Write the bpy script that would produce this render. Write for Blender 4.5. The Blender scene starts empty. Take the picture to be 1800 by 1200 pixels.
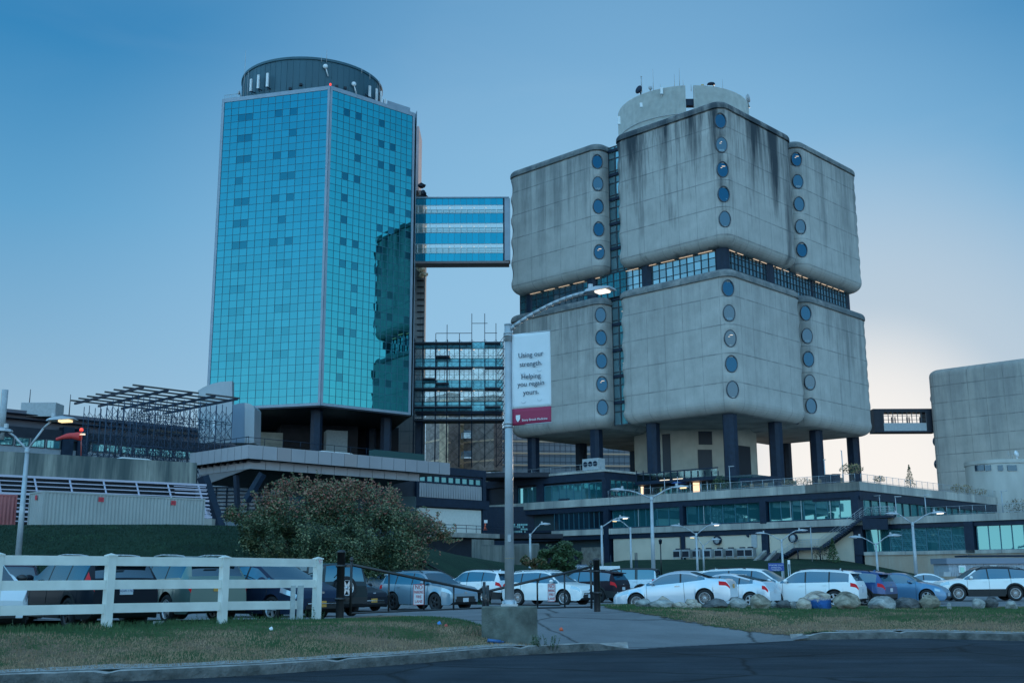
import bpy, bmesh, math, random
from mathutils import Vector, Matrix, noise
rad = math.radians
random.seed(11)
SC = bpy.context.scene
COL = SC.collection
PI = math.pi

# ---------------------------------------------------------------- camera geometry (1800 x 1200 photo pixels)
F = 1950.0
TH = math.atan(410 / F)
RO = rad(0.25)
EYE = Vector((0, 0, 1.6))
RT = Vector((1, 0, 0)); FW = Vector((0, math.cos(TH), math.sin(TH))); UP = Vector((0, -math.sin(TH), math.cos(TH)))
cR, sR = math.cos(RO), math.sin(RO)
def ray(px, py):
    x = (px - 900) / F; y = (600 - py) / F
    return FW + RT * (cR * x + sR * y) + UP * (-sR * x + cR * y)
def atY(px, py, Y):
    d = ray(px, py); return EYE + d * (Y / d.y)
def onz(px, py, z):
    d = ray(px, py); return EYE + d * ((z - EYE.z) / d.z)
def onp(px, py, P, n):
    d = ray(px, py); return EYE + d * ((P - EYE).dot(n) / d.dot(n))
def az(deg):
    a = rad(deg); return Vector((math.sin(a), math.cos(a), 0))
def proj(P):
    v = Vector(P) - EYE; z = v.dot(FW); X = v.dot(RT) / z; Y = v.dot(UP) / z
    return 900 + F * (cR * X - sR * Y), 600 - F * (sR * X + cR * Y)
Z = Vector((0, 0, 1))
U = az(-46); V = az(44)       # the two directions everything on the campus is laid out along

# ---------------------------------------------------------------- materials
MATS = {}
def mat(name, col=(.5, .5, .5), rough=.6, metal=0., var=0., vscale=3., bump=0., bscale=8., coat=0., emit=None, estr=0., spec=.5, col2=None, stretch=None, coord='Object', detail=4.):
    if name in MATS: return MATS[name]
    m = bpy.data.materials.new(name); m.use_nodes = True
    nt = m.node_tree; N = nt.nodes; L = nt.links
    b = N['Principled BSDF']
    b.inputs['Base Color'].default_value = (*col, 1)
    b.inputs['Roughness'].default_value = rough
    b.inputs['Metallic'].default_value = metal
    b.inputs['Specular IOR Level'].default_value = spec
    if coat: b.inputs['Coat Weight'].default_value = coat; b.inputs['Coat Roughness'].default_value = .04
    if emit: b.inputs['Emission Color'].default_value = (*emit, 1); b.inputs['Emission Strength'].default_value = estr
    tc = None
    def coords():
        nonlocal tc
        if tc: return tc
        t = N.new('ShaderNodeTexCoord')
        src = t.outputs[coord]
        if stretch:
            mp = N.new('ShaderNodeMapping'); mp.inputs['Scale'].default_value = stretch
            L.new(src, mp.inputs['Vector']); src = mp.outputs[0]
        tc = src; return tc
    if var or col2:
        n = N.new('ShaderNodeTexNoise'); n.inputs['Scale'].default_value = vscale; n.inputs['Detail'].default_value = detail
        L.new(coords(), n.inputs['Vector'])
        r = N.new('ShaderNodeMapRange'); r.inputs[1].default_value = .3; r.inputs[2].default_value = .7
        L.new(n.outputs['Fac'], r.inputs[0])
        mx = N.new('ShaderNodeMix'); mx.data_type = 'RGBA'
        L.new(r.outputs[0], mx.inputs[0])
        c2 = col2 or tuple(c * (1 + var) for c in col)
        c1 = col if col2 else tuple(c * (1 - var) for c in col)
        mx.inputs[6].default_value = (*c1, 1); mx.inputs[7].default_value = (*c2, 1)
        L.new(mx.outputs[2], b.inputs['Base Color'])
    if bump:
        n = N.new('ShaderNodeTexNoise'); n.inputs['Scale'].default_value = bscale; n.inputs['Detail'].default_value = 5
        L.new(coords(), n.inputs['Vector'])
        bp = N.new('ShaderNodeBump'); bp.inputs['Strength'].default_value = bump; bp.inputs['Distance'].default_value = .05
        L.new(n.outputs['Fac'], bp.inputs['Height']); L.new(bp.outputs[0], b.inputs['Normal'])
    MATS[name] = m; return m

def glass_mat(name, refl, inner, fac=.6, rough=.02, clear=0., var=.0):
    """window glass: tinted mirror reflection over a dark (or clear) interior"""
    if name in MATS: return MATS[name]
    m = bpy.data.materials.new(name); m.use_nodes = True
    nt = m.node_tree; N = nt.nodes; L = nt.links; N.clear()
    out = N.new('ShaderNodeOutputMaterial')
    g = N.new('ShaderNodeBsdfGlossy'); g.inputs['Color'].default_value = (*refl, 1); g.inputs['Roughness'].default_value = rough
    if clear:
        d = N.new('ShaderNodeBsdfTransparent'); d.inputs['Color'].default_value = (*inner, 1)
    else:
        d = N.new('ShaderNodeBsdfDiffuse'); d.inputs['Color'].default_value = (*inner, 1)
    fr = N.new('ShaderNodeFresnel'); fr.inputs['IOR'].default_value = 1.5
    mr = N.new('ShaderNodeMapRange'); mr.inputs[3].default_value = fac; mr.inputs[4].default_value = 1.
    L.new(fr.outputs[0], mr.inputs[0])
    mx = N.new('ShaderNodeMixShader'); L.new(mr.outputs[0], mx.inputs[0]); L.new(d.outputs[0], mx.inputs[1]); L.new(g.outputs[0], mx.inputs[2])
    if var:
        oi = N.new('ShaderNodeNewGeometry'); mr2 = N.new('ShaderNodeMapRange')
        mr2.inputs[3].default_value = 1 - var; mr2.inputs[4].default_value = 1.
        L.new(oi.outputs['Random Per Island'], mr2.inputs[0])
        hm = N.new('ShaderNodeMix'); hm.data_type = 'RGBA'; hm.blend_type = 'MULTIPLY'; hm.inputs[0].default_value = 1
        hm.inputs[6].default_value = (*refl, 1); L.new(mr2.outputs[0], hm.inputs[7]); L.new(hm.outputs[2], g.inputs['Color'])
    L.new(mx.outputs[0], out.inputs[0])
    MATS[name] = m; return m

# ---------------------------------------------------------------- objects
WL = {}
def wloc(o): return WL.get(o.name, Vector((0, 0, 0))) if o else Vector((0, 0, 0))
def tag(o, label=None, cat=None, group=None, kind=None):
    if label: o['label'] = label
    if cat: o['category'] = cat
    if group: o['group'] = group
    if kind: o['kind'] = kind
    return o
def thing(name, loc, label, cat, group=None, rz=0, kind=None):
    o = bpy.data.objects.new(name, None); COL.objects.link(o); o.empty_display_size = .3
    o.location = loc; o.rotation_euler.z = rz; WL[o.name] = Vector(loc)
    return tag(o, label, cat, group, kind)
def kids(o): return [c for c in bpy.data.objects if c.parent == o]
def copy_tree(o, parent=None):
    c = o.copy(); COL.objects.link(c); c.parent = parent
    for ch in kids(o): copy_tree(ch, c)
    return c

class MB:
    def __init__(s): s.v = []; s.f = []; s.m = []; s.uv = {}; s.sm = []
    def add(s, vs, fs, mi=0, uvs=None, smooth=False):
        b = len(s.v); s.v += [Vector(x) for x in vs]
        for k, f in enumerate(fs):
            s.f.append([b + i for i in f]); s.m.append(mi); s.sm.append(smooth)
            if uvs: s.uv[len(s.f) - 1] = uvs[k]
        return s
    def obox(s, o, ax, ay, az_, mi=0):
        o = Vector(o); ax = Vector(ax); ay = Vector(ay); az_ = Vector(az_)
        vs = [o, o + ax, o + ax + ay, o + ay]; vs += [x + az_ for x in vs]
        return s.add(vs, [(0, 3, 2, 1), (4, 5, 6, 7), (0, 1, 5, 4), (1, 2, 6, 5), (2, 3, 7, 6), (3, 0, 4, 7)], mi)
    def box(s, c, sx, sy, sz, mi=0, rz=0):
        a = Vector((math.cos(rz), math.sin(rz), 0)); b = Vector((-math.sin(rz), math.cos(rz), 0))
        return s.obox(Vector(c) - a * sx / 2 - b * sy / 2 - Z * sz / 2, a * sx, b * sy, Z * sz, mi)
    def prism(s, pts, h, mi=0, cap=True):
        """pts: 3d polygon (ccw from outside/top), extruded by vector h"""
        n = len(pts); h = Vector(h) if not isinstance(h, (int, float)) else Z * h
        vs = [Vector(p) for p in pts] + [Vector(p) + h for p in pts]
        fs = [(i, (i + 1) % n, n + (i + 1) % n, n + i) for i in range(n)]
        if cap: fs += [tuple(range(n - 1, -1, -1)), tuple(range(n, 2 * n))]
        return s.add(vs, fs, mi)
    def tube(s, p, q, r, n=6, mi=0, r2=None, smooth=True):
        p = Vector(p); q = Vector(q); d = (q - p)
        if d.length < 1e-6: return s
        d.normalize(); a = d.orthogonal().normalized(); b = d.cross(a); r2 = r if r2 is None else r2
        vs = [p + (a * math.cos(2 * PI * i / n) + b * math.sin(2 * PI * i / n)) * r for i in range(n)]
        vs += [q + (a * math.cos(2 * PI * i / n) + b * math.sin(2 * PI * i / n)) * r2 for i in range(n)]
        bse = len(s.v)
        s.add(vs, [(i, (i + 1) % n, n + (i + 1) % n, n + i) for i in range(n)], mi, smooth=smooth)
        return s.add([], [], mi) if n < 3 else s._cap(bse, n, mi)
    def _cap(s, b, n, mi):
        s.f.append([b + i for i in range(n - 1, -1, -1)]); s.m.append(mi); s.sm.append(False)
        s.f.append([b + n + i for i in range(n)]); s.m.append(mi); s.sm.append(False); return s
    def path(s, pts, r, n=8, mi=0):
        for a, b in zip(pts, pts[1:]): s.tube(a, b, r, n, mi)
        return s
    def lathe(s, prof, c, n=24, axis=Z, mi=0, smooth=True, a0=0, a1=2 * PI):
        """prof: (radius, height) list round axis through c"""
        c = Vector(c); ax = Vector(axis).normalized()
        e1 = Vector((1, 0, 0)) if abs(ax.z) > .9 else ax.cross(Z).normalized()
        e2 = ax.cross(e1)
        full = abs(a1 - a0 - 2 * PI) < 1e-6; k = n if full else n + 1
        vs = []
        for r, h in prof:
            for i in range(k):
                t = a0 + (a1 - a0) * i / n
                vs.append(c + ax * h + (e1 * math.cos(t) + e2 * math.sin(t)) * r)
        fs = []
        for j in range(len(prof) - 1):
            for i in range(n):
                i2 = (i + 1) % k
                fs.append((j * k + i, j * k + i2, (j + 1) * k + i2, (j + 1) * k + i))
        return s.add(vs, fs, mi, smooth=smooth)
    def build(s, name, mats, parent=None, local=False, loc=None, recalc=True, sharp=None):
        me = bpy.data.meshes.new(name)
        if parent is not None: off = Vector((0, 0, 0)) if local else wloc(parent)
        else: off = Vector(loc) if loc is not None else Vector((0, 0, 0))
        me.from_pydata([v - off for v in s.v], [], s.f)
        mats = mats if isinstance(mats, (list, tuple)) else [mats]
        for m in mats: me.materials.append(m)
        for p, mi, sm in zip(me.polygons, s.m, s.sm): p.material_index = mi; p.use_smooth = sm
        if s.uv:
            ul = me.uv_layers.new(name='UVMap')
            for fi, uvs in s.uv.items():
                for li, w in zip(me.polygons[fi].loop_indices, uvs): ul.data[li].uv = w
        if recalc:
            bm = bmesh.new(); bm.from_mesh(me); bmesh.ops.recalc_face_normals(bm, faces=bm.faces); bm.to_mesh(me); bm.free()
        if sharp:
            try: me.set_sharp_from_angle(angle=rad(sharp))
            except Exception: pass
        o = bpy.data.objects.new(name, me); COL.objects.link(o)
        if parent is not None: o.parent = parent; WL[o.name] = off
        else: o.location = off; WL[o.name] = off
        return o

def subtree_loc(o, base):  # children of a mesh part are written in the same coordinates as the part
    WL[o.name] = base; return o

def text_mesh(name, txt, size, origin, right, up, m, parent, local=False, align='LEFT', extrude=.002, off=None, spacing=1., bold=0.):
    cu = bpy.data.curves.new(name, 'FONT'); cu.body = txt; cu.size = size; cu.align_x = align; cu.extrude = extrude
    cu.space_line = spacing; cu.offset = bold
    t = bpy.data.objects.new(name + '_c', cu); COL.objects.link(t)
    bpy.context.view_layer.update()
    dg = bpy.context.evaluated_depsgraph_get()
    me = bpy.data.meshes.new_from_object(t.evaluated_get(dg)); bpy.data.objects.remove(t)
    right = Vector(right).normalized(); up = Vector(up).normalized(); nrm = right.cross(up)
    M = Matrix((right, up, nrm)).transposed().to_4x4(); M.translation = Vector(origin) - (Vector((0, 0, 0)) if local else wloc(parent))
    me.transform(M); me.materials.clear(); me.materials.append(m)
    o = bpy.data.objects.new(name, me); COL.objects.link(o); o.parent = parent
    return o
# ---------------------------------------------------------------- camera, sky and sun
cam = bpy.data.cameras.new('camera'); camo = bpy.data.objects.new('camera', cam); COL.objects.link(camo)
cam.sensor_width = 36; cam.lens = 36 * F / 1800; cam.clip_end = 6000; cam.clip_start = .1
Mx = Matrix((RT * cR + UP * -sR, RT * sR + UP * cR, -FW)).transposed().to_4x4(); Mx.translation = EYE
camo.matrix_world = Mx
SC.camera = camo
SUN_EL, SUN_AZ = 4.5, 17.5
w = bpy.data.worlds.new('World'); SC.world = w; w.use_nodes = True
nt = w.node_tree; N = nt.nodes; L = nt.links
bg = N['Background']
sky = N.new('ShaderNodeTexSky'); sky.sky_type = 'NISHITA'; sky.sun_disc = False
sky.sun_elevation = rad(SUN_EL); sky.sun_rotation = rad(SUN_AZ); sky.altitude = 20
sky.air_density = 1.0; sky.dust_density = .6; sky.ozone_density = 2.5
# the dusk sky of this evening: blue overhead paling to the horizon, whiter round the sun
tcn = N.new('ShaderNodeTexCoord'); sep = N.new('ShaderNodeSeparateXYZ'); L.new(tcn.outputs['Generated'], sep.inputs[0])
rp = N.new('ShaderNodeValToRGB'); L.new(sep.outputs['Z'], rp.inputs[0])
cr = rp.color_ramp
SKY = [(0., (.42, .56, .68)), (.06, (.39, .55, .68)), (.2, (.22, .44, .65)), (.3, (.12, .365, .62)), (.44, (.035, .235, .50)), (.62, (.08, .25, .48)), (1., (.19, .33, .50))]
while len(cr.elements) < len(SKY): cr.elements.new(.5)
for e, (p, c) in zip(cr.elements, SKY): e.position = p; e.color = (*c, 1)
sd = Vector((math.sin(rad(SUN_AZ)) * math.cos(rad(SUN_EL)), math.cos(rad(SUN_AZ)) * math.cos(rad(SUN_EL)), math.sin(rad(SUN_EL))))
dt = N.new('ShaderNodeVectorMath'); dt.operation = 'DOT_PRODUCT'; L.new(tcn.outputs['Generated'], dt.inputs[0]); dt.inputs[1].default_value = sd
def mrange(src, a, b, c, d, smooth='SMOOTHSTEP'):
    n = N.new('ShaderNodeMapRange'); n.interpolation_type = smooth
    for i, x in enumerate((a, b, c, d)): n.inputs[i + 1].default_value = x
    L.new(src, n.inputs[0]); return n.outputs[0]
def cmix(fac, a, b, bt='MIX'):
    n = N.new('ShaderNodeMix'); n.data_type = 'RGBA'; n.blend_type = bt; n.clamp_result = False
    for s_, k in ((fac, 0), (a, 6), (b, 7)):
        if isinstance(s_, (int, float)): n.inputs[k].default_value = s_
        elif isinstance(s_, tuple): n.inputs[k].default_value = (*s_, 1)
        else: L.new(s_, n.inputs[k])
    return n.outputs[2]
ga = Vector((math.sin(rad(6)) * math.cos(rad(8)), math.cos(rad(6)) * math.cos(rad(8)), math.sin(rad(8))))
dg_ = N.new('ShaderNodeVectorMath'); dg_.operation = 'DOT_PRODUCT'; L.new(tcn.outputs['Generated'], dg_.inputs[0]); dg_.inputs[1].default_value = ga
near = mrange(dg_.outputs['Value'], .84, 1.03, 0., .8)
col = cmix(near, rp.outputs[0], (.33, .59, .82))
mid = mrange(dt.outputs['Value'], .95, 1., 0., .70)
col = cmix(mid, col, (.62, .66, .70))
core = mrange(dt.outputs['Value'], .988, .9999, 0., 1.)
col = cmix(core, col, (.93, .90, .87))
wn = N.new('ShaderNodeTexNoise'); wn.inputs['Scale'].default_value = 3.; wn.inputs['Detail'].default_value = 7; wn.inputs['Distortion'].default_value = .6
wm = N.new('ShaderNodeMapping'); wm.inputs['Scale'].default_value = (1.2, 1., 5.); wm.inputs['Rotation'].default_value = (0, .25, .5); L.new(tcn.outputs['Generated'], wm.inputs[0]); L.new(wm.outputs[0], wn.inputs['Vector'])
col = cmix(mrange(wn.outputs['Fac'], .5, .85, 0., .035), col, (.70, .78, .84))
# unseen sky opposite the sun is brightened artificially to light the shaded fronts
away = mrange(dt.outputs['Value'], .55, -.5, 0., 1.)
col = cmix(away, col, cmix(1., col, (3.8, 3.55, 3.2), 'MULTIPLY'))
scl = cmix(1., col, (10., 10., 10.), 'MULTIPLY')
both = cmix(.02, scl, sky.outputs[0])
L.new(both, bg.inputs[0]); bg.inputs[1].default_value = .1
sl = bpy.data.lights.new('sun', 'SUN'); sl.energy = 2.0; sl.angle = rad(.5); sl.color = (1, .78, .58)
so = bpy.data.objects.new('sun', sl); COL.objects.link(so); so.rotation_euler = (-sd).to_track_quat('-Z', 'Y').to_euler(); so.location = (0, 0, 60)
SC.view_settings.view_transform = 'Standard'; SC.view_settings.look = 'None'; SC.view_settings.gamma = 1; SC.view_settings.exposure = 0
SC.cycles.max_bounces = 6; SC.cycles.glossy_bounces = 4; SC.cycles.transparent_max_bounces = 16
# ---------------------------------------------------------------- ground
def lerp(a, b, t): return a + (b - a) * t
def sstep(t): t = max(0, min(1, t)); return t * t * (3 - 2 * t)
def table(tb, x):
    if x <= tb[0][0]: return tb[0][1:]
    for a, b in zip(tb, tb[1:]):
        if x <= b[0]:
            t = (x - a[0]) / (b[0] - a[0]); return tuple(lerp(p, q, t) for p, q in zip(a[1:], b[1:]))
    return tb[-1][1:]
ROADZ = .1
KERB = [onz(x, y, ROADZ) for x, y in ((-700, 1262), (-300, 1228), (0, 1205), (250, 1196), (450, 1186), (700, 1168), (870, 1153), (1000, 1146), (1090, 1141), (1250, 1132), (1420, 1124), (1600, 1121), (1800, 1126), (2200, 1136))]
KX = [(p.x, p.y) for p in KERB]
def kerb_y(x): return table(KX, x)[0]
BANK = [(-.60, 56, 74, 5.0), (-.30, 57, 75, 5.0), (-.2, 58, 78, 4.9), (-.10, 62, 88, 4.3), (-.05, 68, 96, 3.3), (0.0, 76, 104, 2.6), (.05, 100, 140, 2.4), (.1, 116, 160, 3.6), (.29, 116, 160, 3.8), (.335, 112, 150, 2.2), (.38, 112, 150, 1.0), (.6, 112, 150, 1.0)]
XD0, XD1 = KERB[8].x, KERB[10].x      # the driveway between the two kerbs
def drive_w(x, y):  # 1 inside the driveway corridor
    c = lerp(5.2, -.4, sstep((y - 21) / 12)); h = lerp(4.6, 3.6, (y - 22) / 12)
    return 1 - sstep((abs(x - c) - h + 1.0) / 1.6)
def fence_y(x): return 21.5 + (x + 7.7) * 1.21 if x > -10 else 18.7 + (x + 10) * .25
def gh(x, y):
    yk = kerb_y(x); d = y - yk
    if d < -.25: return ROADZ
    d = max(d, 0)
    left = x < 1.5
    dw = drive_w(x, y)
    lotz = lerp(.42, .15, sstep((y - 30) / 14))
    crest = .64 if x < 0 else lerp(.64, .50, sstep(x / 12))
    if x < -3.6:
        yf = fence_y(x); r1 = max(2.2, min(5.0, yf - yk - .2)); y2 = max(yf + .35, yk + r1); fall = 1.6
    else:
        r1 = 5.0 if left else 7.5; y2 = yk + r1 + (3.5 if left else 6.5); fall = 7
    h = ROADZ + .15 + (crest - ROADZ - .15) * sstep(d / r1) if y < y2 else lerp(crest, lotz, sstep((y - y2) / fall))
    if y < 36: h = lerp(h, lerp(ROADZ, .55, sstep(d / 9)), dw)
    if y > 50:
        ys, ye, zt = table(BANK, x / y)
        t = sstep((y - ys) / (ye - ys)); h = lerp(h, zt, t)
    return h
def axis_pts(a, b, n, pw=1.0):
    return [a + (b - a) * ((i / n) ** pw) for i in range(n + 1)]
def sheet(name, xs, ys, hf, keep, m, kind='structure', dz=0., label=None, cat=None):
    mb = MB(); idx = {}
    for j, y in enumerate(ys):
        for i, x in enumerate(xs):
            X, Y = (x(y), y) if callable(x) else (x, y)
            idx[i, j] = len(mb.v); mb.v.append(Vector((X, Y, hf(X, Y) + dz)))
    for j in range(len(ys) - 1):
        for i in range(len(xs) - 1):
            q = [idx[i, j], idx[i + 1, j], idx[i + 1, j + 1], idx[i, j + 1]]
            c = sum((mb.v[k] for k in q), Vector()) / 4
            if keep(c.x, c.y): mb.f.append(q); mb.m.append(0); mb.sm.append(True)
    o = mb.build(name, m, recalc=False); tag(o, label, cat, kind=kind); return o

def ground_mat(name, ramp, s1, s2, rough=.9, bump=.4, bs=30, extra=None):
    m = bpy.data.materials.new(name); m.use_nodes = True; nt = m.node_tree; N = nt.nodes; L = nt.links; b = N['Principled BSDF']
    b.inputs['Roughness'].default_value = rough; b.inputs['Specular IOR Level'].default_value = .25
    tc = N.new('ShaderNodeTexCoord')
    n1 = N.new('ShaderNodeTexNoise'); n1.inputs['Scale'].default_value = s1; n1.inputs['Detail'].default_value = 6; n1.inputs['Roughness'].default_value = .65
    n2 = N.new('ShaderNodeTexNoise'); n2.inputs['Scale'].default_value = s2; n2.inputs['Detail'].default_value = 6; n2.inputs['Roughness'].default_value = .8
    for n in (n1, n2): L.new(tc.outputs['Object'], n.inputs['Vector'])
    ad = N.new('ShaderNodeMath'); ad.operation = 'ADD'; L.new(n1.outputs['Fac'], ad.inputs[0])
    ml = N.new('ShaderNodeMath'); ml.operation = 'MULTIPLY_ADD'; L.new(n2.outputs['Fac'], ml.inputs[0]); ml.inputs[1].default_value = .6; ml.inputs[2].default_value = -.3
    L.new(ml.outputs[0], ad.inputs[1])
    rp = N.new('ShaderNodeValToRGB'); L.new(ad.outputs[0], rp.inputs[0]); cr = rp.color_ramp
    while len(cr.elements) < len(ramp): cr.elements.new(.5)
    for e, (p, c) in zip(cr.elements, ramp): e.position = p; e.color = (*c, 1)
    src = rp.outputs[0]
    if extra: src = extra(nt, tc, src)
    L.new(src, b.inputs['Base Color'])
    bp = N.new('ShaderNodeBump'); bp.inputs['Strength'].default_value = bump; bp.inputs['Distance'].default_value = .04
    n3 = N.new('ShaderNodeTexNoise'); n3.inputs['Scale'].default_value = bs; n3.inputs['Detail'].default_value = 6; L.new(tc.outputs['Object'], n3.inputs['Vector'])
    L.new(n3.outputs['Fac'], bp.inputs['Height']); L.new(bp.outputs[0], b.inputs['Normal'])
    return m
M_grass = ground_mat('grass_soil', [(.25, (.004, .017, .012)), (.45, (.007, .029, .016)), (.62, (.013, .04, .022)), (.8, (.035, .05, .03))], .35, 5, bump=.9, bs=12)
M_verge = ground_mat('verge_soil', [(.3, (.025, .065, .022)), (.43, (.05, .09, .03)), (.56, (.19, .125, .08)), (.8, (.27, .185, .125))], .45, 9, bump=.9)
nt_ = M_verge.node_tree; N_ = nt_.nodes; L_ = nt_.links
at_ = N_.new('ShaderNodeAttribute'); at_.attribute_name = 'cover'; tr_ = N_.new('ShaderNodeBsdfTransparent'); ms_ = N_.new('ShaderNodeMixShader')
nn_ = N_.new('ShaderNodeTexNoise'); nn_.inputs['Scale'].default_value = 3.5; nn_.inputs['Detail'].default_value = 7; nn_.inputs['Roughness'].default_value = .75
tc_ = N_.new('ShaderNodeTexCoord'); L_.new(tc_.outputs['Object'], nn_.inputs['Vector'])
ad_ = N_.new('ShaderNodeMath'); ad_.operation = 'ADD'; L_.new(at_.outputs['Fac'], ad_.inputs[0]); L_.new(nn_.outputs['Fac'], ad_.inputs[1])
gt_ = N_.new('ShaderNodeMapRange'); gt_.inputs[1].default_value = .98; gt_.inputs[2].default_value = 1.04; L_.new(ad_.outputs[0], gt_.inputs[0])
L_.new(gt_.outputs[0], ms_.inputs[0]); L_.new(tr_.outputs[0], ms_.inputs[1]); L_.new(N_['Principled BSDF'].outputs[0], ms_.inputs[2]); L_.new(ms_.outputs[0], N_['Material Output'].inputs[0])
def cracks(nt, tc, src):
    N = nt.nodes; L = nt.links
    v = N.new('ShaderNodeTexVoronoi'); v.feature = 'DISTANCE_TO_EDGE'; v.inputs['Scale'].default_value = .28
    nz = N.new('ShaderNodeTexNoise'); nz.inputs['Scale'].default_value = 1.2; nz.inputs['Detail'].default_value = 4; L.new(tc.outputs['Object'], nz.inputs['Vector'])
    mp = N.new('ShaderNodeMix'); mp.data_type = 'VECTOR'; mp.inputs[0].default_value = .25; L.new(tc.outputs['Object'], mp.inputs[4]); L.new(nz.outputs['Color'], mp.inputs[5]); L.new(mp.outputs[1], v.inputs['Vector'])
    r = N.new('ShaderNodeMapRange'); r.inputs[1].default_value = 0; r.inputs[2].default_value = .016; r.inputs[3].default_value = .30; r.inputs[4].default_value = 1; L.new(v.outputs['Distance'], r.inputs[0])
    mx = N.new('ShaderNodeMix'); mx.data_type = 'RGBA'; mx.blend_type = 'MULTIPLY'; mx.inputs[0].default_value = 1; L.new(src, mx.inputs[6]); L.new(r.outputs[0], mx.inputs[7]); return mx.outputs[2]
def patches(nt, tc, src):
    """old repair patches, a sealed seam and oily spots on the carriageway, then cracks"""
    N = nt.nodes; L = nt.links
    v = N.new('ShaderNodeTexVoronoi'); v.inputs['Scale'].default_value = .22; v.distance = 'CHEBYCHEV'; L.new(tc.outputs['Object'], v.inputs['Vector'])
    r = N.new('ShaderNodeMapRange'); r.inputs[1].default_value = .55; r.inputs[2].default_value = .6; r.inputs[3].default_value = 1.; r.inputs[4].default_value = .72; L.new(v.outputs['Distance'], r.inputs[0])
    n = N.new('ShaderNodeTexNoise'); n.inputs['Scale'].default_value = 1.1; n.inputs['Detail'].default_value = 7; n.inputs['Roughness'].default_value = .7; mp = N.new('ShaderNodeMapping'); mp.inputs['Scale'].default_value = (.25, 1.5, 1); L.new(tc.outputs['Object'], mp.inputs[0]); L.new(mp.outputs[0], n.inputs['Vector'])
    r2 = N.new('ShaderNodeMapRange'); r2.inputs[1].default_value = .3; r2.inputs[2].default_value = .7; r2.inputs[3].default_value = .6; r2.inputs[4].default_value = 1.5; L.new(n.outputs['Fac'], r2.inputs[0])
    m1 = N.new('ShaderNodeMath'); m1.operation = 'MULTIPLY'; L.new(r.outputs[0], m1.inputs[0]); L.new(r2.outputs[0], m1.inputs[1])
    mx = N.new('ShaderNodeMix'); mx.data_type = 'RGBA'; mx.blend_type = 'MULTIPLY'; mx.inputs[0].default_value = 1; L.new(src, mx.inputs[6]); L.new(m1.outputs[0], mx.inputs[7]); return cracks(nt, tc, mx.outputs[2])
M_road = ground_mat('road_asphalt', [(.3, (.014, .022, .032)), (.7, (.036, .048, .062))], .5, 30, rough=.85, bump=.5, bs=60, extra=patches)
M_lot = ground_mat('lot_asphalt', [(.3, (.15, .155, .165)), (.7, (.24, .245, .255))], .4, 22, rough=.85, bump=.4, bs=60, extra=cracks)
M_gravel = ground_mat('gravel', [(.3, (.14, .14, .145)), (.5, (.34, .34, .33)), (.75, (.62, .61, .60))], 14, 60, bump=1., bs=50)

xs = [-1200, -600, -300, -160, -110] + axis_pts(-90, 90, 150) + [110, 160, 300, 600, 1200]
ys = axis_pts(33, 180, 120) + [200, 240, 300, 500, 900, 2500]
sheet('hill', xs, ys, gh, lambda x, y: y > 52 and (gh(x, y) > .18 or y > table(BANK, x / y)[0] + 1), M_grass)
sheet('parking_lot', xs, ys, gh, lambda x, y: True, M_lot, dz=-.012)
xs2 = axis_pts(-30, 36, 330); ys2 = axis_pts(10, 34, 170)
def soft_edge(o, fac):
    """grass gives way to gravel and asphalt along a ragged line: per-vertex cover, broken up by noise"""
    at = o.data.attributes.new('cover', 'FLOAT', 'POINT')
    for i, v in enumerate(o.data.vertices): at.data[i].value = fac(v.co.x, v.co.y)
def verge_keep(x, y):
    yk = kerb_y(x)
    if y < yk + .24: return False
    lim = fence_y(x) + 1.1 if x < -4.2 else (26.5 + (x + 4) * 1.0 if x < 2.5 else 37)
    if x < -4.2: return y < lim
    return drive_w(x, y) < .93
ys3 = axis_pts(10, 40, 200)
vg = sheet('verge', xs2, ys3, gh, verge_keep, M_verge, dz=.012)
soft_edge(vg, lambda x, y: 1 - drive_w(x, y) if (x > -4.2 or y < fence_y(x)) else 1)
sheet('driveway', xs2, ys3, gh, lambda x, y: (drive_w(x, y) > .001 or (XD0 - .5 < x < XD1 + 1.6 and y < kerb_y(x) + 1.2)) and y > kerb_y(x) + (-.1 if XD0 < x < XD1 else .24) and y < 40, M_lot, dz=0)
mbr = MB()
RX = axis_pts(-60, 90, 75)
for a, b in zip(RX, RX[1:]): mbr.add([(a, -40, ROADZ), (b, -40, ROADZ), (b, kerb_y(b) + .35, ROADZ), (a, kerb_y(a) + .35, ROADZ)], [(0, 1, 2, 3)])
tag(mbr.build('road', M_road), kind='structure')
mb = MB(); mb.add([(-3000, -3000, -.6), (3000, -3000, -.6), (3000, 4000, -.6), (-3000, 4000, -.6)], [(0, 1, 2, 3)])
tag(mb.build('ground', M_grass), kind='structure')
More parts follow.
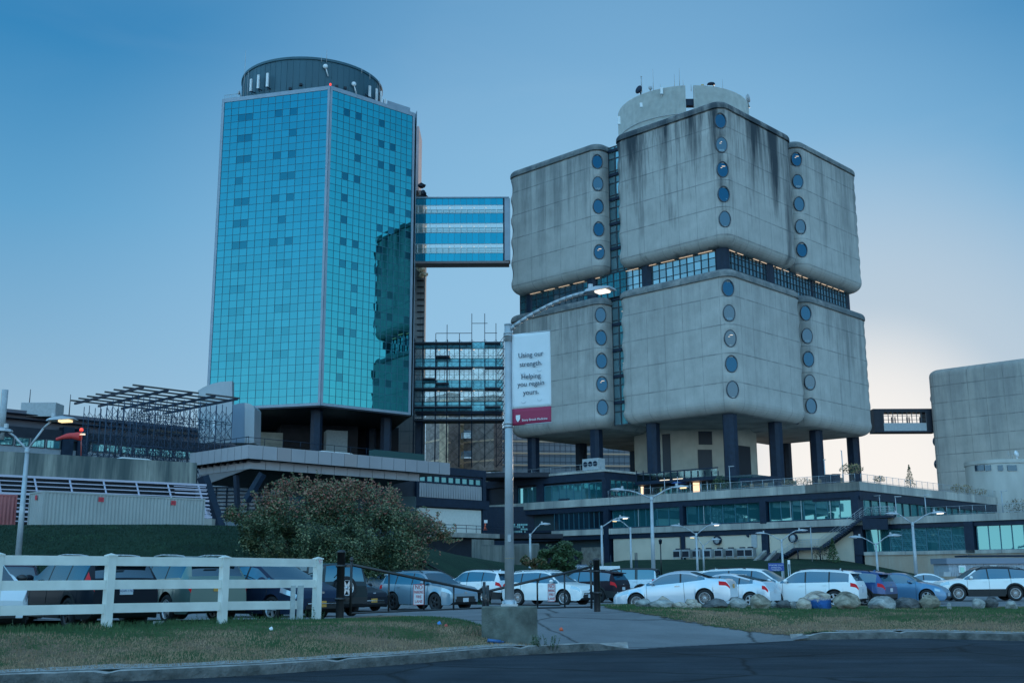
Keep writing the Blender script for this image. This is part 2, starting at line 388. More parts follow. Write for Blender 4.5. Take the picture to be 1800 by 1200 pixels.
# kerbs: rough worn concrete, one each side of the driveway, and a gravel edge behind
M_kerb = mat('kerb_concrete', (.30, .29, .28), .9, var=.45, vscale=2.5, bump=1., bscale=18)
M_kerbf = mat('kerb_face_stained', (.045, .05, .048), .95, col2=(.16, .16, .155), vscale=4, bump=1., bscale=22)
def kerb(x0, x1, name):
    mb = MB(); n = int((x1 - x0) / .16); prev = None
    for i in range(n + 1):
        x = lerp(x0, x1, i / n); y = kerb_y(x); r = noise.noise(Vector((x * 1.7, 3, 0))) * .03; r2 = noise.noise(Vector((x * 6, 9, 0))) * .006
        end = min(i, n - i) / 5; jt = .035 if (x % 3.05) < .15 else 0; e = min(1, .05 + end)
        ring = [(x, y - .01 + r, ROADZ - .05), (x, y + r + r2, ROADZ + .09 * e), (x, y + .035 + r, ROADZ + .15 * e + r2 - jt), (x, y + .15, ROADZ + .165 * e + r2 * .5 - jt), (x, y + .30, ROADZ + .13)]
        if prev: mb.add(prev + ring, [(k, 5 + k, 5 + k + 1, k + 1) for k in range(4)], smooth=True); mb.m[-4] = mb.m[-3] = 1
        prev = ring
    return tag(mb.build(name, [M_kerb, M_kerbf], recalc=False), kind='structure')
kerb(-34, XD0 + .2, 'kerb'); kerb(XD1 - .4, 40, 'kerb')
mb = MB(); n = 420
for (x0, x1) in ((-34, XD0 - .6), (XD1 + .8, 40)):
    prev = None; n = int((x1 - x0) / .12)
    for i in range(n + 1):
        x = lerp(x0, x1, i / n); y = kerb_y(x); wd = .55 + .22 * noise.noise(Vector((x * .9, 0, 4))) + .08 * noise.noise(Vector((x * 4, 0, 4)))
        ring = [(x, y + .17, gh(x, y + .17) + .02), (x, y + .17 + wd, gh(x, y + .17 + wd) + .02)]
        if prev: mb.add(prev + ring, [(0, 2, 3, 1)])
        prev = ring
tag(mb.build('gravel_edge', M_gravel, recalc=False), kind='structure')

# grass blades and weeds on the verge
def GREEN(x, y):
    d = y - kerb_y(x); return lerp(-.85, .42, min(1, d / (4.5 if x < 2 else 7)))
def blades(name, n, region, hgt, mats, wd=.010, seed=3, label=None, lean=.5):
    rnd = random.Random(seed); mb = MB(); k = 0
    while k < n:
        p = region(rnd)
        if p is None: continue
        x, y, s = p; z = gh(x, y) + .01
        a = rnd.random() * 2 * PI; h = hgt * s * rnd.uniform(.5, 1.2); l = h * lean * rnd.random()
        dx, dy = math.cos(a) * wd, math.sin(a) * wd; lx, ly = math.cos(a * 3) * l, math.sin(a * 3) * l
        mi = 0 if noise.noise(Vector((x * .45, y * .7, 1))) + .35 * noise.noise(Vector((x * 2, y * 2, 5))) + rnd.uniform(-.25, .25) + GREEN(x, y) > 0 else 1
        mb.add([(x - dx, y - dy, z), (x + dx, y + dy, z), (x + lx * .4, y + ly * .4, z + h * .6), (x + lx, y + ly, z + h)], [(0, 1, 2), (0, 2, 3)], mi); k += 1
    o = mb.build(name, mats, recalc=False); return tag(o, label, 'grass', kind='stuff')
def reg_left(r):
    x = r.uniform(-16, 4); d = r.uniform(.3, 7.5) ; y = kerb_y(x) + d
    if drive_w(x, y) > .4 and x > -4: return None
    if y > (fence_y(x) + .8 if x < -4.2 else 27.5): return None
    return x, y, .6 + .5 * r.random() + (1.5 * sstep((y - fence_y(x) + .9) / .8) if x < -4.4 else 0)
def reg_right(r):
    x = r.uniform(2, 21); y = kerb_y(x) + r.uniform(.3, 13)
    if drive_w(x, y) > .45 or y > 37.5: return None
    return x, y, 1
def reg_bank(r):
    y = r.uniform(57, 80); x = y * r.uniform(-.47, -.02)
    if gh(x, y) > 4.85: return None
    return x, y, 1
blades('bank_grass', 42000, reg_bank, .11, [mat('bank_grass_dark', (.008, .036, .018), .8), mat('bank_grass_light', (.022, .07, .033), .8)], wd=.045, seed=15, label='dark rough grass covering the bank behind the cars')
Mg1 = mat('grass_green', (.03, .085, .03), .8, col2=(.065, .13, .045), vscale=1.2); Mg2 = mat('grass_dry', (.25, .165, .10), .85, col2=(.40, .28, .18), vscale=2)
blades('grass', 52000, reg_left, .055, [Mg1, Mg2], label='short patchy green and dry brown grass along the kerb')
blades('grass', 42000, reg_right, .06, [Mg1, Mg2], wd=.014, seed=8, label='short lawn grass in front of the row of boulders')
# ---------------------------------------------------------------- the concrete medical tower on columns (right)
def concrete(name, base, stain, seam_u=3.73, seam_v=4.75, v0=0., streak=.7, lip=False):
    """precast concrete in panels: UV in metres (u round the wall, v = height below the top edge)"""
    if name in MATS: return MATS[name]
    m = bpy.data.materials.new(name); m.use_nodes = True; nt = m.node_tree; N = nt.nodes; L = nt.links; b = N['Principled BSDF']
    b.inputs['Roughness'].default_value = .85; b.inputs['Specular IOR Level'].default_value = .3
    uv = N.new('ShaderNodeUVMap'); sp = N.new('ShaderNodeSeparateXYZ'); L.new(uv.outputs[0], sp.inputs[0])
    tc = N.new('ShaderNodeTexCoord')
    def mth(op, a, b_=None, c=None):
        n = N.new('ShaderNodeMath'); n.operation = op
        for i, x in enumerate((a, b_, c)):
            if x is None: continue
            if isinstance(x, (int, float)): n.inputs[i].default_value = x
            else: L.new(x, n.inputs[i])
        return n.outputs[0]
    def mr(x, a, b_, c, d):
        n = N.new('ShaderNodeMapRange'); L.new(x, n.inputs[0])
        for i, y in enumerate((a, b_, c, d)): n.inputs[i + 1].default_value = y
        return n.outputs[0]
    def nz(scale, detail, vec, rough=.6):
        n = N.new('ShaderNodeTexNoise'); n.inputs['Scale'].default_value = scale; n.inputs['Detail'].default_value = detail; n.inputs['Roughness'].default_value = rough; L.new(vec, n.inputs['Vector']); return n.outputs['Fac']
    def mp(vec, sc):
        n = N.new('ShaderNodeMapping'); n.inputs['Scale'].default_value = sc; L.new(vec, n.inputs['Vector']); return n.outputs[0]
    def mixc(f, a, b_, bt='MIX'):
        n = N.new('ShaderNodeMix'); n.data_type = 'RGBA'; n.blend_type = bt
        for x, k in ((f, 0), (a, 6), (b_, 7)):
            if isinstance(x, (int, float)): n.inputs[k].default_value = x
            elif isinstance(x, tuple): n.inputs[k].default_value = (*x, 1)
            else: L.new(x, n.inputs[k])
        return n.outputs[2]
    # seams
    wob = mth('MULTIPLY_ADD', nz(.8, 2, tc.outputs['Object']), .25, -.125)
    du = mth('PINGPONG', mth('ADD', sp.outputs[0], mth('MULTIPLY', wob, .15)), seam_u / 2)
    dv = mth('PINGPONG', mth('ADD', mth('ADD', sp.outputs[1], v0), mth('MULTIPLY', wob, .3)), seam_v / 2)
    su = mr(du, .02, .10, 1, 0); sv = mr(dv, .04, .15, 1, 0)
    jag = mr(nz(.5, 4, tc.outputs['Object']), .35, .65, .3, 1.)
    seam = mth('MULTIPLY', mth('MAXIMUM', mth('MULTIPLY', su, .6), mth('MULTIPLY', sv, .72)), jag)
    c = mixc(mr(nz(.35, 5, tc.outputs['Object']), .3, .7, 0, 1), tuple(x * .86 for x in base), tuple(min(1, x * 1.1) for x in base))
    fine = nz(7, 3, mp(tc.outputs['Object'], (1, 1, .12)), .8)
    c = mixc(mr(fine, .3, .75, 0, .30), c, tuple(x * .6 for x in base))
    # dark runs of algae down from the roof edge and from the seams
    st1 = nz(1.0, 6, mp(tc.outputs['Object'], (.34, .34, .028)), .62)
    fall = mr(sp.outputs[1], 0, 22, .12, -.09)
    s1 = mr(mth('ADD', st1, fall), .465, .66, 0, streak)
    st2 = nz(1.0, 5, mp(tc.outputs['Object'], (1.6, 1.6, .12)), .7)
    s2 = mth('MULTIPLY', mr(st2, .50, .66, 0, .75 * streak), mr(sp.outputs[1], 0, 14, 1, .15))
    c = mixc(s1, c, stain); c = mixc(s2, c, stain); c = mixc(mth('MULTIPLY', mr(sp.outputs[1], 1.35, 1.5, .85, 0), mr(nz(.6, 4, tc.outputs['Object']), .3, .6, .35, 1.)) if lip else 0., c, tuple(x * 1.3 for x in stain))
    c = mixc(mth('MULTIPLY', seam, .75), c, (.05, .06, .07))
    L.new(c, b.inputs['Base Color'])
    bp = N.new('ShaderNodeBump'); bp.inputs['Strength'].default_value = .5; bp.inputs['Distance'].default_value = .05
    hh = mth('ADD', mth('MULTIPLY', seam, -1.), mth('MULTIPLY', fine, .4)); L.new(hh, bp.inputs['Height']); L.new(bp.outputs[0], b.inputs['Normal'])
    MATS[name] = m; return m
CB = (.48, .46, .435); ST = (.075, .09, .10)
M_conc = concrete('precast_concrete', CB, ST, streak=.5, lip=True)
M_concS = concrete('stained_concrete', CB, (.045, .055, .065), streak=1., lip=True)
M_concL = concrete('plain_concrete', CB, ST, streak=.22, lip=True)
M_dark = mat('dark_blue_metal', (.010, .022, .045), .5, .0, spec=.25, var=.2, vscale=1.5)
M_dark2 = mat('dark_brown_metal', (.018, .022, .034), .55, spec=.3, var=.2, vscale=1.)
M_frame = mat('window_frame_dark', (.03, .04, .055), .4)
G_port = glass_mat('porthole_glass', (.10, .17, .23), (.008, .03, .06), .45, .03)
G_band = glass_mat('band_glass', (.40, .54, .60), (.05, .12, .16), .45, .04, var=.45)
M_warm = mat('warm_lamp', (1, .8, .6), emit=(1., .74, .52), estr=.8)
M_warm2 = mat('warm_lamp_dim', (1, .8, .6), emit=(1., .66, .4), estr=.8)
M_white = mat('white_paint', (.72, .74, .76), .5, var=.08)
M_grey = mat('grey_paint', (.38, .40, .42), .5, var=.1)
M_galv = mat('galvanised_steel', (.42, .45, .48), .42, .55, var=.15, vscale=4)
M_black = mat('black_paint', (.012, .013, .016), .4, coat=.3)
M_rubber = mat('rubber', (.018, .018, .02), .85)

T0 = atY(1292, 722, 175); T0.z = 0
def T(s, t, z=0): return T0 + U * s + V * t + Z * z
BS = 23.5; ZB = (27.0, 50.8); ZT = (54.95, 80.3); DECK = 13.9
tower = thing('medical_tower', T(24, 24, DECK), 'raw concrete tower of giant rounded blocks with oval corner portholes, raised on dark columns', 'hospital tower')
def cornerpts(s0, t0, s1, t1, r, n):
    """rounded rectangle outline, corner arcs of radius r; returns list of (s,t,corner weight)"""
    out = []
    for (cs, ct, a0) in ((s0 + r, t0 + r, 180), (s1 - r, t0 + r, 270), (s1 - r, t1 - r, 0), (s0 + r, t1 - r, 90)):
        for i in range(n + 1):
            a = rad(a0 + 90 * i / n); out.append((cs + r * math.cos(a), ct + r * math.sin(a), math.sin(PI * i / n), math.cos(rad(a0 + 45)), math.sin(rad(a0 + 45))))
    return out
def block(s0, t0, z0, z1, m, ports=(0, 1, 3), name='concrete_block'):
    s1, t1 = s0 + BS, t0 + BS
    H = z1 - z0; pz = [z1 - 3.75 - 4.35 * k for k in range(5)]
    if H < 24.5: pz = [z1 - 3.45 - 4.2 * k for k in range(5)]
    lv = []   # (z, inset, wave)
    br = 2.0
    for i in range(8):
        a = PI / 2 * i / 7; lv.append((z0 + br - br * math.cos(a), br - br * math.sin(a), 0))
    zz = z0 + br
    while zz < z1 - 2.0:
        zz += .45
        dmin = min(abs(zz - p) for p in pz); wv = max(0, 1 - (dmin / 1.75) ** 2)
        lv.append((min(zz, z1 - 2.0), 0, wv))
    lv += [(z1 - 1.75, 0, 0), (z1 - 1.7, .22, 0), (z1 - 1.45, .22, 0), (z1 - 1.4, -.12, 0)]
    for i in range(6):
        a = PI / 2 * i / 5; lv.append((z1 - 1.0 + 1.0 * math.sin(a), -.12 + 1.0 * (1 - math.cos(a)), 0))
    n = 8; mb = MB(); rings = []
    for (z, ins, wv) in lv:
        r = max(.3, 2.0 - ins * .5)
        pts = cornerpts(s0 + ins, t0 + ins, s1 - ins, t1 - ins, r, n)
        rings.append([T(s - cx * wv * .30 * k, t - cy * wv * .30 * k, z) for (s, t, k, cx, cy) in pts])
    per = [0]; P0 = rings[12]
    for a, b in zip(P0, P0[1:] + P0[:1]): per.append(per[-1] + (b - a).length)
    # seams start at the middle of each face
    k = len(rings[0])
    off = per[n] + .0
    for j in range(len(rings) - 1):
        b = len(mb.v); mb.v += rings[j] + rings[j + 1]
        for i in range(k):
            i2 = (i + 1) % k
            mb.f.append([b + i, b + i2, b + k + i2, b + k + i]); mb.m.append(0); mb.sm.append(True)
            ua, ub = per[i] - off, per[i + 1] - off; va, vb = z1 - lv[j][0], z1 - lv[j + 1][0]
            mb.uv[len(mb.f) - 1] = [(ua, va), (ub, va), (ub, vb), (ua, vb)]
    b = len(mb.v); mb.v += rings[0] + rings[-1]
    mb.f.append([b + i for i in range(k)][::-1]); mb.m.append(1); mb.sm.append(False)
    mb.f.append([b + k + i for i in range(k)]); mb.m.append(1); mb.sm.append(False)
    o = mb.build(name, [m, M_under], tower, recalc=False)
    me = o.data
    try: me.set_sharp_from_angle(angle=rad(40))
    except Exception: pass
    # portholes on the rounded corners
    cs = {0: (s0, t0, -1, -1), 1: (s1, t0, 1, -1), 3: (s0, t1, -1, 1), 2: (s1, t1, 1, 1)}
    for c in ports:
        s, t, a, b2 = cs[c]; d = (U * a + V * b2).normalized()
        cen = T(s, t) - d * (2.0 * (math.sqrt(2) - 1) + .30)
        side = d.cross(Z).normalized()
        if c: cen -= d * .34
        for q in pz:
            PORTS.append((cen + Z * q, side, d, random.random()))
    return o
M_under = mat('concrete_soffit', (.30, .29, .27), .85, var=.25, vscale=.3)
PORTS = []
for (s0, t0, ms) in ((0, 0, (M_conc, M_concS)), (27, 0, (M_conc, M_conc)), (0, 25, (M_conc, M_conc)), (27, 25, (M_conc, M_conc))):
    ports = {(0, 0): (0,), (27, 0): (0, 1), (0, 25): (0, 3)}.get((s0, t0), ())
    block(s0, t0, *ZB, M_concL if (s0, t0) == (0, 0) else ms[0], ports); block(s0, t0, *ZT, ms[1], ports)
# one porthole mesh (frame ring and glass), shared by all
def ellipse(rx, rz, z, n=22, egg=.0): return [(rx * math.cos(2 * PI * i / n), rz * math.sin(2 * PI * i / n), z) for i in range(n)]
fm = MB(); n = 22
rings = [ellipse(1.02, 1.47, -.7), ellipse(1.02, 1.47, .24), ellipse(.96, 1.41, .33), ellipse(.88, 1.30, .30), ellipse(.86, 1.28, -.05)]
for a, b in zip(rings, rings[1:]): fm.add(a + b, [(i, (i + 1) % n, n + (i + 1) % n, n + i) for i in range(n)], smooth=True)
fo = fm.build('porthole', mat('porthole_frame', (.06, .07, .085), .55), recalc=False); fme = fo.data
gm_ = MB(); gm_.add(ellipse(.88, 1.30, .19), [tuple(range(n))])
go = gm_.build('glass', G_port, recalc=False); gme = go.data
hb = MB(); hb.box((-.15, .55, .22), .55, .10, .03); hb.box((.2, .28, .22), .3, .06, .03); lo_ = hb.build('ceiling_light', M_warm2); lme = lo_.data
bl = MB(); bl.box((0, -.95, .21), .9, .38, .02); blo = bl.build('painted_glint', mat('painted_glint', (.20, .29, .35), .6)); blme = blo.data  # pale bar painted in as the highlight low on the glass
for x in (fo, go, lo_, blo): bpy.data.objects.remove(x)
for k, (c, side, d, r) in enumerate(PORTS):
    o = bpy.data.objects.new('porthole', fme); COL.objects.link(o)
    M = Matrix((side, Z, d)).transposed().to_4x4(); M.translation = c - wloc(tower); o.parent = tower; o.matrix_local = M
    g = bpy.data.objects.new('glass', gme); COL.objects.link(g); g.parent = o; g.rotation_euler = ((random.random() - .5) * .16, (random.random() - .5) * .16, 0)
    if k % 11 in (2, 6, 7): q = bpy.data.objects.new('ceiling_light', lme); COL.objects.link(q); q.parent = o
    if k % 5 in (1, 3): q = bpy.data.objects.new('painted_glint', blme); COL.objects.link(q); q.parent = o
# columns
CPOS = [(3, 3), (18.5, 3), (3, 17), (31, 2.8), (47, 3.4), (47, 17.3), (3.6, 32), (4.2, 47.2), (18.6, 46.8), (48, 36)]
for (s, t) in CPOS:
    mb = MB(); hw = 1.05
    mb.prism([T(s - hw, t - hw * .5, DECK - 2), T(s - hw * .5, t - hw, DECK - 2), T(s + hw * .5, t - hw, DECK - 2), T(s + hw, t - hw * .5, DECK - 2), T(s + hw, t + hw * .5, DECK - 2), T(s + hw * .5, t + hw, DECK - 2), T(s - hw * .5, t + hw, DECK - 2), T(s - hw, t + hw * .5, DECK - 2)], ZT[0] + .5 - DECK + 2)
    mb.build('column', M_dark, tower)
# glazed storey between the lower and the upper blocks
def glazed_wall(P, d, length, z0, z1, nx, rows, parent, glass=G_band, frame=M_frame, name='glazed_band', fr=.07, depth=.14, sub=None, seed=1, tilt=.004):
    """panes set one by one (slightly out of true) in a frame of real bars; outward normal = d x Z"""
    rnd = random.Random(seed); nrm = Vector(d).cross(Z).normalized(); mb = MB(); w = length / nx
    zs = rows if isinstance(rows, (list, tuple)) else [z0 + (z1 - z0) * i / rows for i in range(rows + 1)]
    for i in range(nx):
        for j in range(len(zs) - 1):
            a, b, c, e = (rnd.uniform(-tilt, tilt) for _ in range(4))
            p0 = P + d * (w * i) + Z * zs[j]; p1 = p0 + d * w; p2 = p1 + Z * (zs[j + 1] - zs[j]); p3 = p0 + Z * (zs[j + 1] - zs[j])
            mb.add([p0 + nrm * a, p1 + nrm * b, p2 + nrm * c, p3 + nrm * (a - b + c)], [(0, 1, 2, 3)])
    o = mb.build(name, glass, parent, recalc=False)
    fb = MB()
    for i in range(nx + 1): fb.obox(P + d * (w * i - fr / 2) + Z * zs[0] + nrm * .02, d * fr, nrm * depth, Z * (zs[-1] - zs[0]))
    for z in zs: fb.obox(P + Z * (z - fr / 2) + nrm * .022, d * length, nrm * (depth * .8), Z * fr)
    f = fb.build('mullion', frame, parent)
    return o
zb = ZB[1] - .1; zt = ZT[0] + .2
for (s, t, d, ln) in ((2.6, 2.6, U, 20.5), (23.1, 2.6, U, 26.3), (49.4 - 2.6 + 0, 2.6, U, 0.),):
    if ln: glazed_wall(T(s, t) + d * ln, -d, ln, zb, zt, int(ln / 1.45), 3, tower, seed=int(s))
def flip(P, d, ln): return P + d * ln, -d
for (s, t, ln) in ((2.6, 2.6, 20.5), (2.6, 23.1, 22.)):
    P, d = T(s, t), V
    # normal of V x Z points to +? use reversed direction so panes face outwards
    glazed_wall(P, d, ln, zb, zt, int(ln / 1.1), 4, tower, seed=int(t) + 40)
mb = MB()
mb.prism([T(4.5, 4.5, zb), T(45, 4.5, zb), T(45, 43, zb), T(4.5, 43, zb)], zt - zb); mb.build('inner_wall', mat('interior_dark', (.05, .09, .11), .8), tower)
# warm strips of ceiling light along the glazed storey
for (s, t, d, n, st) in ((4.5, 2.2, U, 5, 3.9), (29, 2.2, U, 5, 3.7), (2.2, 4, V, 8, 2.5), (2.2, 26, V, 8, 2.3)):
    for i in range(n):
        if (i * 7 + n) % 9 == 4: continue
        mb = MB(); P = T(s, t, ZT[0] - .12) + d * (st * i); wd = V if d is U else U
        mb.obox(P, d * (st * .72), wd * .12, Z * .045); mb.build('light_strip', M_warm, tower)
# gaps between the blocks: recessed strips of glazing with floors behind
G_gap = glass_mat('gap_glass', (.45, .58, .62), (.14, .26, .30), .4, .03, var=.75)
rows = [27.5 + 2.37 * i for i in range(23)]
glazed_wall(T(27, 3.2), -U, 4.6, 27.5, 79.6, 3, rows, tower, glass=G_gap, name='stair_glazing', fr=.16, seed=5)
glazed_wall(T(3.2, 22.4), V, 2.6, 27.5, 79.6, 2, rows, tower, glass=G_gap, name='stair_glazing', fr=.16, seed=6)
for k in range(11):
    mb = MB(); mb.obox(T(22.5, 3.0, 31.2 + 4.74 * k), U * 4.4, V * -.12, Z * .55); mb.build('floor_edge', M_dark, tower)
    if k in (1, 3, 4, 8): mb = MB(); mb.obox(T(23.4, 2.9, 33.6 + 4.74 * k), U * 1.2, V * .1, Z * .09); mb.build('light_strip', M_warm, tower)
# core behind the columns and core above
def ngon(c, r, n, a0=0): return [c + Vector((math.cos(a0 + 2 * PI * i / n) * r, math.sin(a0 + 2 * PI * i / n) * r, 0)) for i in range(n)]
mb = MB(); cc = T(24.5, 24, DECK - 1); N12 = ngon(cc, 11.8, 10, rad(-99)); mb.prism(N12, ZB[0] + 1.5 - DECK)
mb.build('core_wall', mat('core_concrete', (.46, .43, .37), .85, var=.15, vscale=.4), tower)
mb = MB(); mb.prism(ngon(T(24.5, 24, 30), 8, 10, rad(-99)), ZT[1] - 28); mb.build('core_wall', M_under, tower)
mb = MB(); mb.obox(T(6, 6, ZT[1] - .5), U * 39, V * 36, Z * .45); mb.build('roof_slab', M_under, tower)
core_open = []
for (x0, y0, x1, y1) in ((1142, 766, 1150, 838), (1166, 762, 1178, 830), (1228, 758, 1251, 781), (1228, 790, 1251, 835), (1295, 785, 1318, 845)):
    fr_ = min(N12, key=lambda p: abs(proj(p + Z * 8)[0] - (x0 + x1) / 2) + (p.y > cc.y) * 999)
    cx = (x0 + x1) / 2
    best = None
    for a, b in zip(N12, N12[1:] + N12[:1]):
        if (a + b).y / 2 > cc.y: continue
        xa, xb = proj(a + Z * 8)[0], proj(b + Z * 8)[0]
        if min(xa, xb) - 1 <= cx <= max(xa, xb) + 1: best = (a, b)
    if not best: continue
    a, b = best; d = (b - a).normalized(); nr = d.cross(Z).normalized()
    if nr.y > 0: nr = -nr
    P = onp(x0, y1, a, nr); Q = onp(x1, y0, a, nr)
    mb = MB(); mb.obox(P + nr * .03, d * ((Q - P).dot(d)), nr * .06, Z * (Q.z - P.z)); mb.build('doorway', mat('doorway_dark', (.012, .02, .035), .5), tower)
# penthouse: two curved shells of ribbed cladding with a slot between them
M_rib = mat('ribbed_cladding', (.46, .47, .45), .6, var=.1, vscale=1)
pc = T(24.2, 23.8, 0)
def shell(a0, a1, z0, z1, rr, slope=0):
    mb = MB(); n = int((a1 - a0) / 1.1); lastp = None
    for i in range(n * 2 + 1):
        a = rad(lerp(a0, a1, i / (2 * n))); r = rr + (.09 if i % 2 else -.05)
        d = Vector((math.cos(a), math.sin(a), 0)); di = d * (rr - .8)
        ring = [pc + d * r + Z * z0, pc + d * r + Z * z1, pc + di + Z * z1, pc + di + Z * z0]
        if lastp: mb.add(lastp + ring, [(k, k + 1, 5 + k, 4 + k) for k in range(3)])
        if i in (0, 2 * n): mb.add(ring, [(0, 1, 2, 3)])
        lastp = ring
    return mb
PR = 12.9
shell(150, 263.5, 79.8, 92.3, PR).build('penthouse_wall', M_rib, tower)
shell(270.5, 385, 79.8, 92.3, PR).build('penthouse_wall', M_rib, tower)
mb = MB()
for i in range(40):
    a, b = rad(lerp(150, 263, i / 40)), rad(lerp(150, 263, (i + 1) / 40))
    mb.tube(pc + Vector((math.cos(a), math.sin(a), 0)) * (PR + .1) + Z * 86.6, pc + Vector((math.cos(b), math.sin(b), 0)) * (PR + .1) + Z * 86.6, .07, 4)
mb.build('cladding_rail', M_grey, tower)
mb = MB(); mb.box(pc + Vector((-.7, -11.6, 89.2)), 3.0, 1.2, 1.3); mb.box(pc + Vector((-.7, -11.2, 87.)), 3.0, 1., .5); mb.build('plant_duct', M_dark, tower)
mb = MB(); mb.box(pc + Vector((0, 0, 83)), 12, 12, 6.); mb.build('plant_room', M_dark2, tower)
def roof_item(px, py, Y): return atY(px, py, Y)
def antenna(px, y0, y1, Y, r=.05, name='whip_antenna', par=None, m=None):
    mb = MB(); a = atY(px, y0, Y); b = atY(px, y1, Y); b.x = a.x; mb.tube(a, b, r, 5, r2=r * .5); return mb.build(name, m or M_grey, par)
Yf = pc.y - PR
for (px, y0, y1, Y) in ((1149, 170, 122, Yf + 3), (1195, 158, 120, Yf + 1), (1186, 158, 131, Yf + 2), (1215, 160, 148, Yf + .5), (1271, 165, 140, Yf + 4), (1161, 162, 148, Yf + 2), (1201, 155, 141, Yf + 1)):
    antenna(px, y0, y1, Y, .07, 'whip_antenna', tower)
def dish(px, py, Y, r, dirv, name='dish_antenna', par=None, m=None):
    c = atY(px, py, Y); mb = MB(); d = Vector(dirv).normalized()
    mb.lathe([(r * .2, -.45 * r), (r * .7, -.3 * r), (r * .95, -.05 * r), (r, .12 * r), (.01, .2 * r)], c, 18, d)
    mb.tube(c - d * .3 * r, c - d * .3 * r + Vector((.5, .3, -1.8)), .12, 6); return mb.build(name, m or M_grey, par or tower)
dish(1123, 158, Yf + 5, .85, (-.75, -.6, .15), m=M_dark); dish(1143, 155, Yf + 2.5, .42, (.3, -1, 0)); dish(1315, 173, Yf + 8, .85, (.8, -.55, .05)); 
mb = MB(); a = atY(1128, 163, Yf + 5); mb.tube(a, a + Z * 3.2, .1, 6); mb.lathe([(.02, 0), (.2, .2), (.02, .45)], a + Z * 3.1, 8); mb.build('antenna_mast', M_grey, tower)
for (px, py, h) in ((1246, 160, 2.1), (1251, 158, 1.6), (1235, 155, 1.4), (1265, 160, 1.3), (1163, 160, 1.3), (1127, 185, .9), (1088, 212, 1.6)):
    c = atY(px, py, Yf + .2 + abs(px - 1200) * .02); mb = MB(); mb.box(c, .5, .3, h); mb.tube(c + Vector((0, .3, h / 2)), c + Vector((0, .3, -h * .8)), .05, 5)
    mb.build('antenna_panel', M_white if px != 1235 else mat('yellow_paint', (.45, .33, .10), .5), tower)
mb = MB(); c = atY(1250, 150, Yf + 3); mb.lathe([(.5, -.6), (.5, 0), (.8, .1), (.7, .35), (.01, .45)], c, 12); mb.build('roof_vent', M_dark, tower)
# ---------------------------------------------------------------- the six-sided mirror glass tower (left)
H0 = atY(563, 712, 185); HZ0 = H0.z; HZ1 = 87.1; H0.z = 0
HV = az(49); HU = az(-75); HW = az(-15); HS = 20.7
C0 = H0; CR = H0 + HV * 18.55; CL = H0 + HU * 21.4; CL2 = CL + HW * HS; HC = H0 + HW * HS
CR2 = CR + HW * HS; CB_ = CL2 + HV * HS
gtower = thing('glass_tower', HC + Z * 16, 'six-sided tower of teal mirror glass squares with a dark round drum on top', 'hospital tower')
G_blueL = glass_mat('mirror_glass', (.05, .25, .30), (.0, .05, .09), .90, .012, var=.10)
G_tealR = glass_mat('mirror_glass_right', (.065, .385, .42), (.0, .05, .07), .90, .012, var=.10)  # same glass as the left; lighter tint makes up for its dimmer reflected sky
G_oper = glass_mat('openable_glass', (.04, .205, .255), (.005, .04, .08), .72, .02, var=.3)
G_oper2 = glass_mat('openable_glass_pale', (.048, .235, .28), (.005, .05, .09), .85, .02, var=.2)
M_trim = mat('aluminium_trim', (.26, .31, .37), .45, .2, var=.1, vscale=.5)
M_mull = mat('tower_mullion', (.04, .16, .22), .4)
NR = 42; rnd = random.Random(4)
def hexface(P, d, ln, nc, glass, opened, name='curtain_wall', fine=True):
    nrm = d.cross(Z).normalized(); m = .42
    w = (ln - 2 * m) / nc; h = (HZ1 - HZ0 - .9) / NR; zb = HZ0 + .45
    mb = MB(); fb = MB()
    P0 = P + d * m
    for j in range(NR):
        for i in range(nc):
            if (i, j) in opened: continue
            q = P0 + d * (w * i) + Z * (zb + h * j); a, b, c = (rnd.uniform(-.0035, .0035) for _ in range(3))
            mb.add([q + nrm * a, q + d * w + nrm * b, q + d * w + Z * h + nrm * c, q + Z * h + nrm * (a - b + c)], [(0, 1, 2, 3)])
    o = mb.build(name, glass, gtower, recalc=False)
    for i in range(nc + 1): fb.obox(P0 + d * (w * i - .024) + nrm * .01 + Z * zb, d * .048, nrm * .05, Z * (h * NR))
    for j in range(NR + 1): fb.obox(P0 + nrm * .012 + Z * (zb + h * j - .024), d * (w * nc), nrm * .04, Z * .048)
    fb.build('mullion', M_mull, gtower)
    for (i, j) in opened:
        q = P0 + d * (w * i) + Z * (zb + h * j); wb = MB(); ti = rnd.uniform(.0, .02)
        wb.add([q + nrm * .0, q + d * w + nrm * 0, q + d * w + Z * h - nrm * ti, q + Z * h - nrm * ti], [(0, 1, 2, 3)])
        wo = wb.build('openable_window', G_oper if j > NR * .45 else G_oper2, gtower, recalc=False)
    # metal strips up the corners, along the foot and the parapet
    tb = MB(); tb.obox(P + Z * HZ0, d * m, nrm * .12, Z * (HZ1 - HZ0 + .3)); tb.obox(P + d * (ln - m) + Z * HZ0, d * m, nrm * .12, Z * (HZ1 - HZ0 + .3))
    tb.obox(P + d * m + Z * HZ0, d * (ln - 2 * m), nrm * .10, Z * .44); tb.obox(P + d * m + Z * (HZ1 - .45), d * (ln - 2 * m), nrm * .10, Z * .75)
    for k in range(1, 44): pass
    tb.build('corner_trim', M_trim, gtower)
opL = [(i, j) for k in range(13) for j in [NR - 3 - 3 * k] for i in ((2, 3, 7, 9) if k % 2 == 0 else (2, 3, 8, 9)) if (i * 5 + k * 7) % 11 != 3 and j >= 4]
opR = [(i, j) for k in range(13) for j in [NR - 3 - 3 * k] for i in (2, 4, 8, 10, 13) if (i * 3 + k * 5) % 7 not in (2, 4) and j >= 0]
opR = [(i - 0, j) for (i, j) in opR if i < 14]
hexface(CL, -HU, 21.4, 14, G_blueL, set(opL))
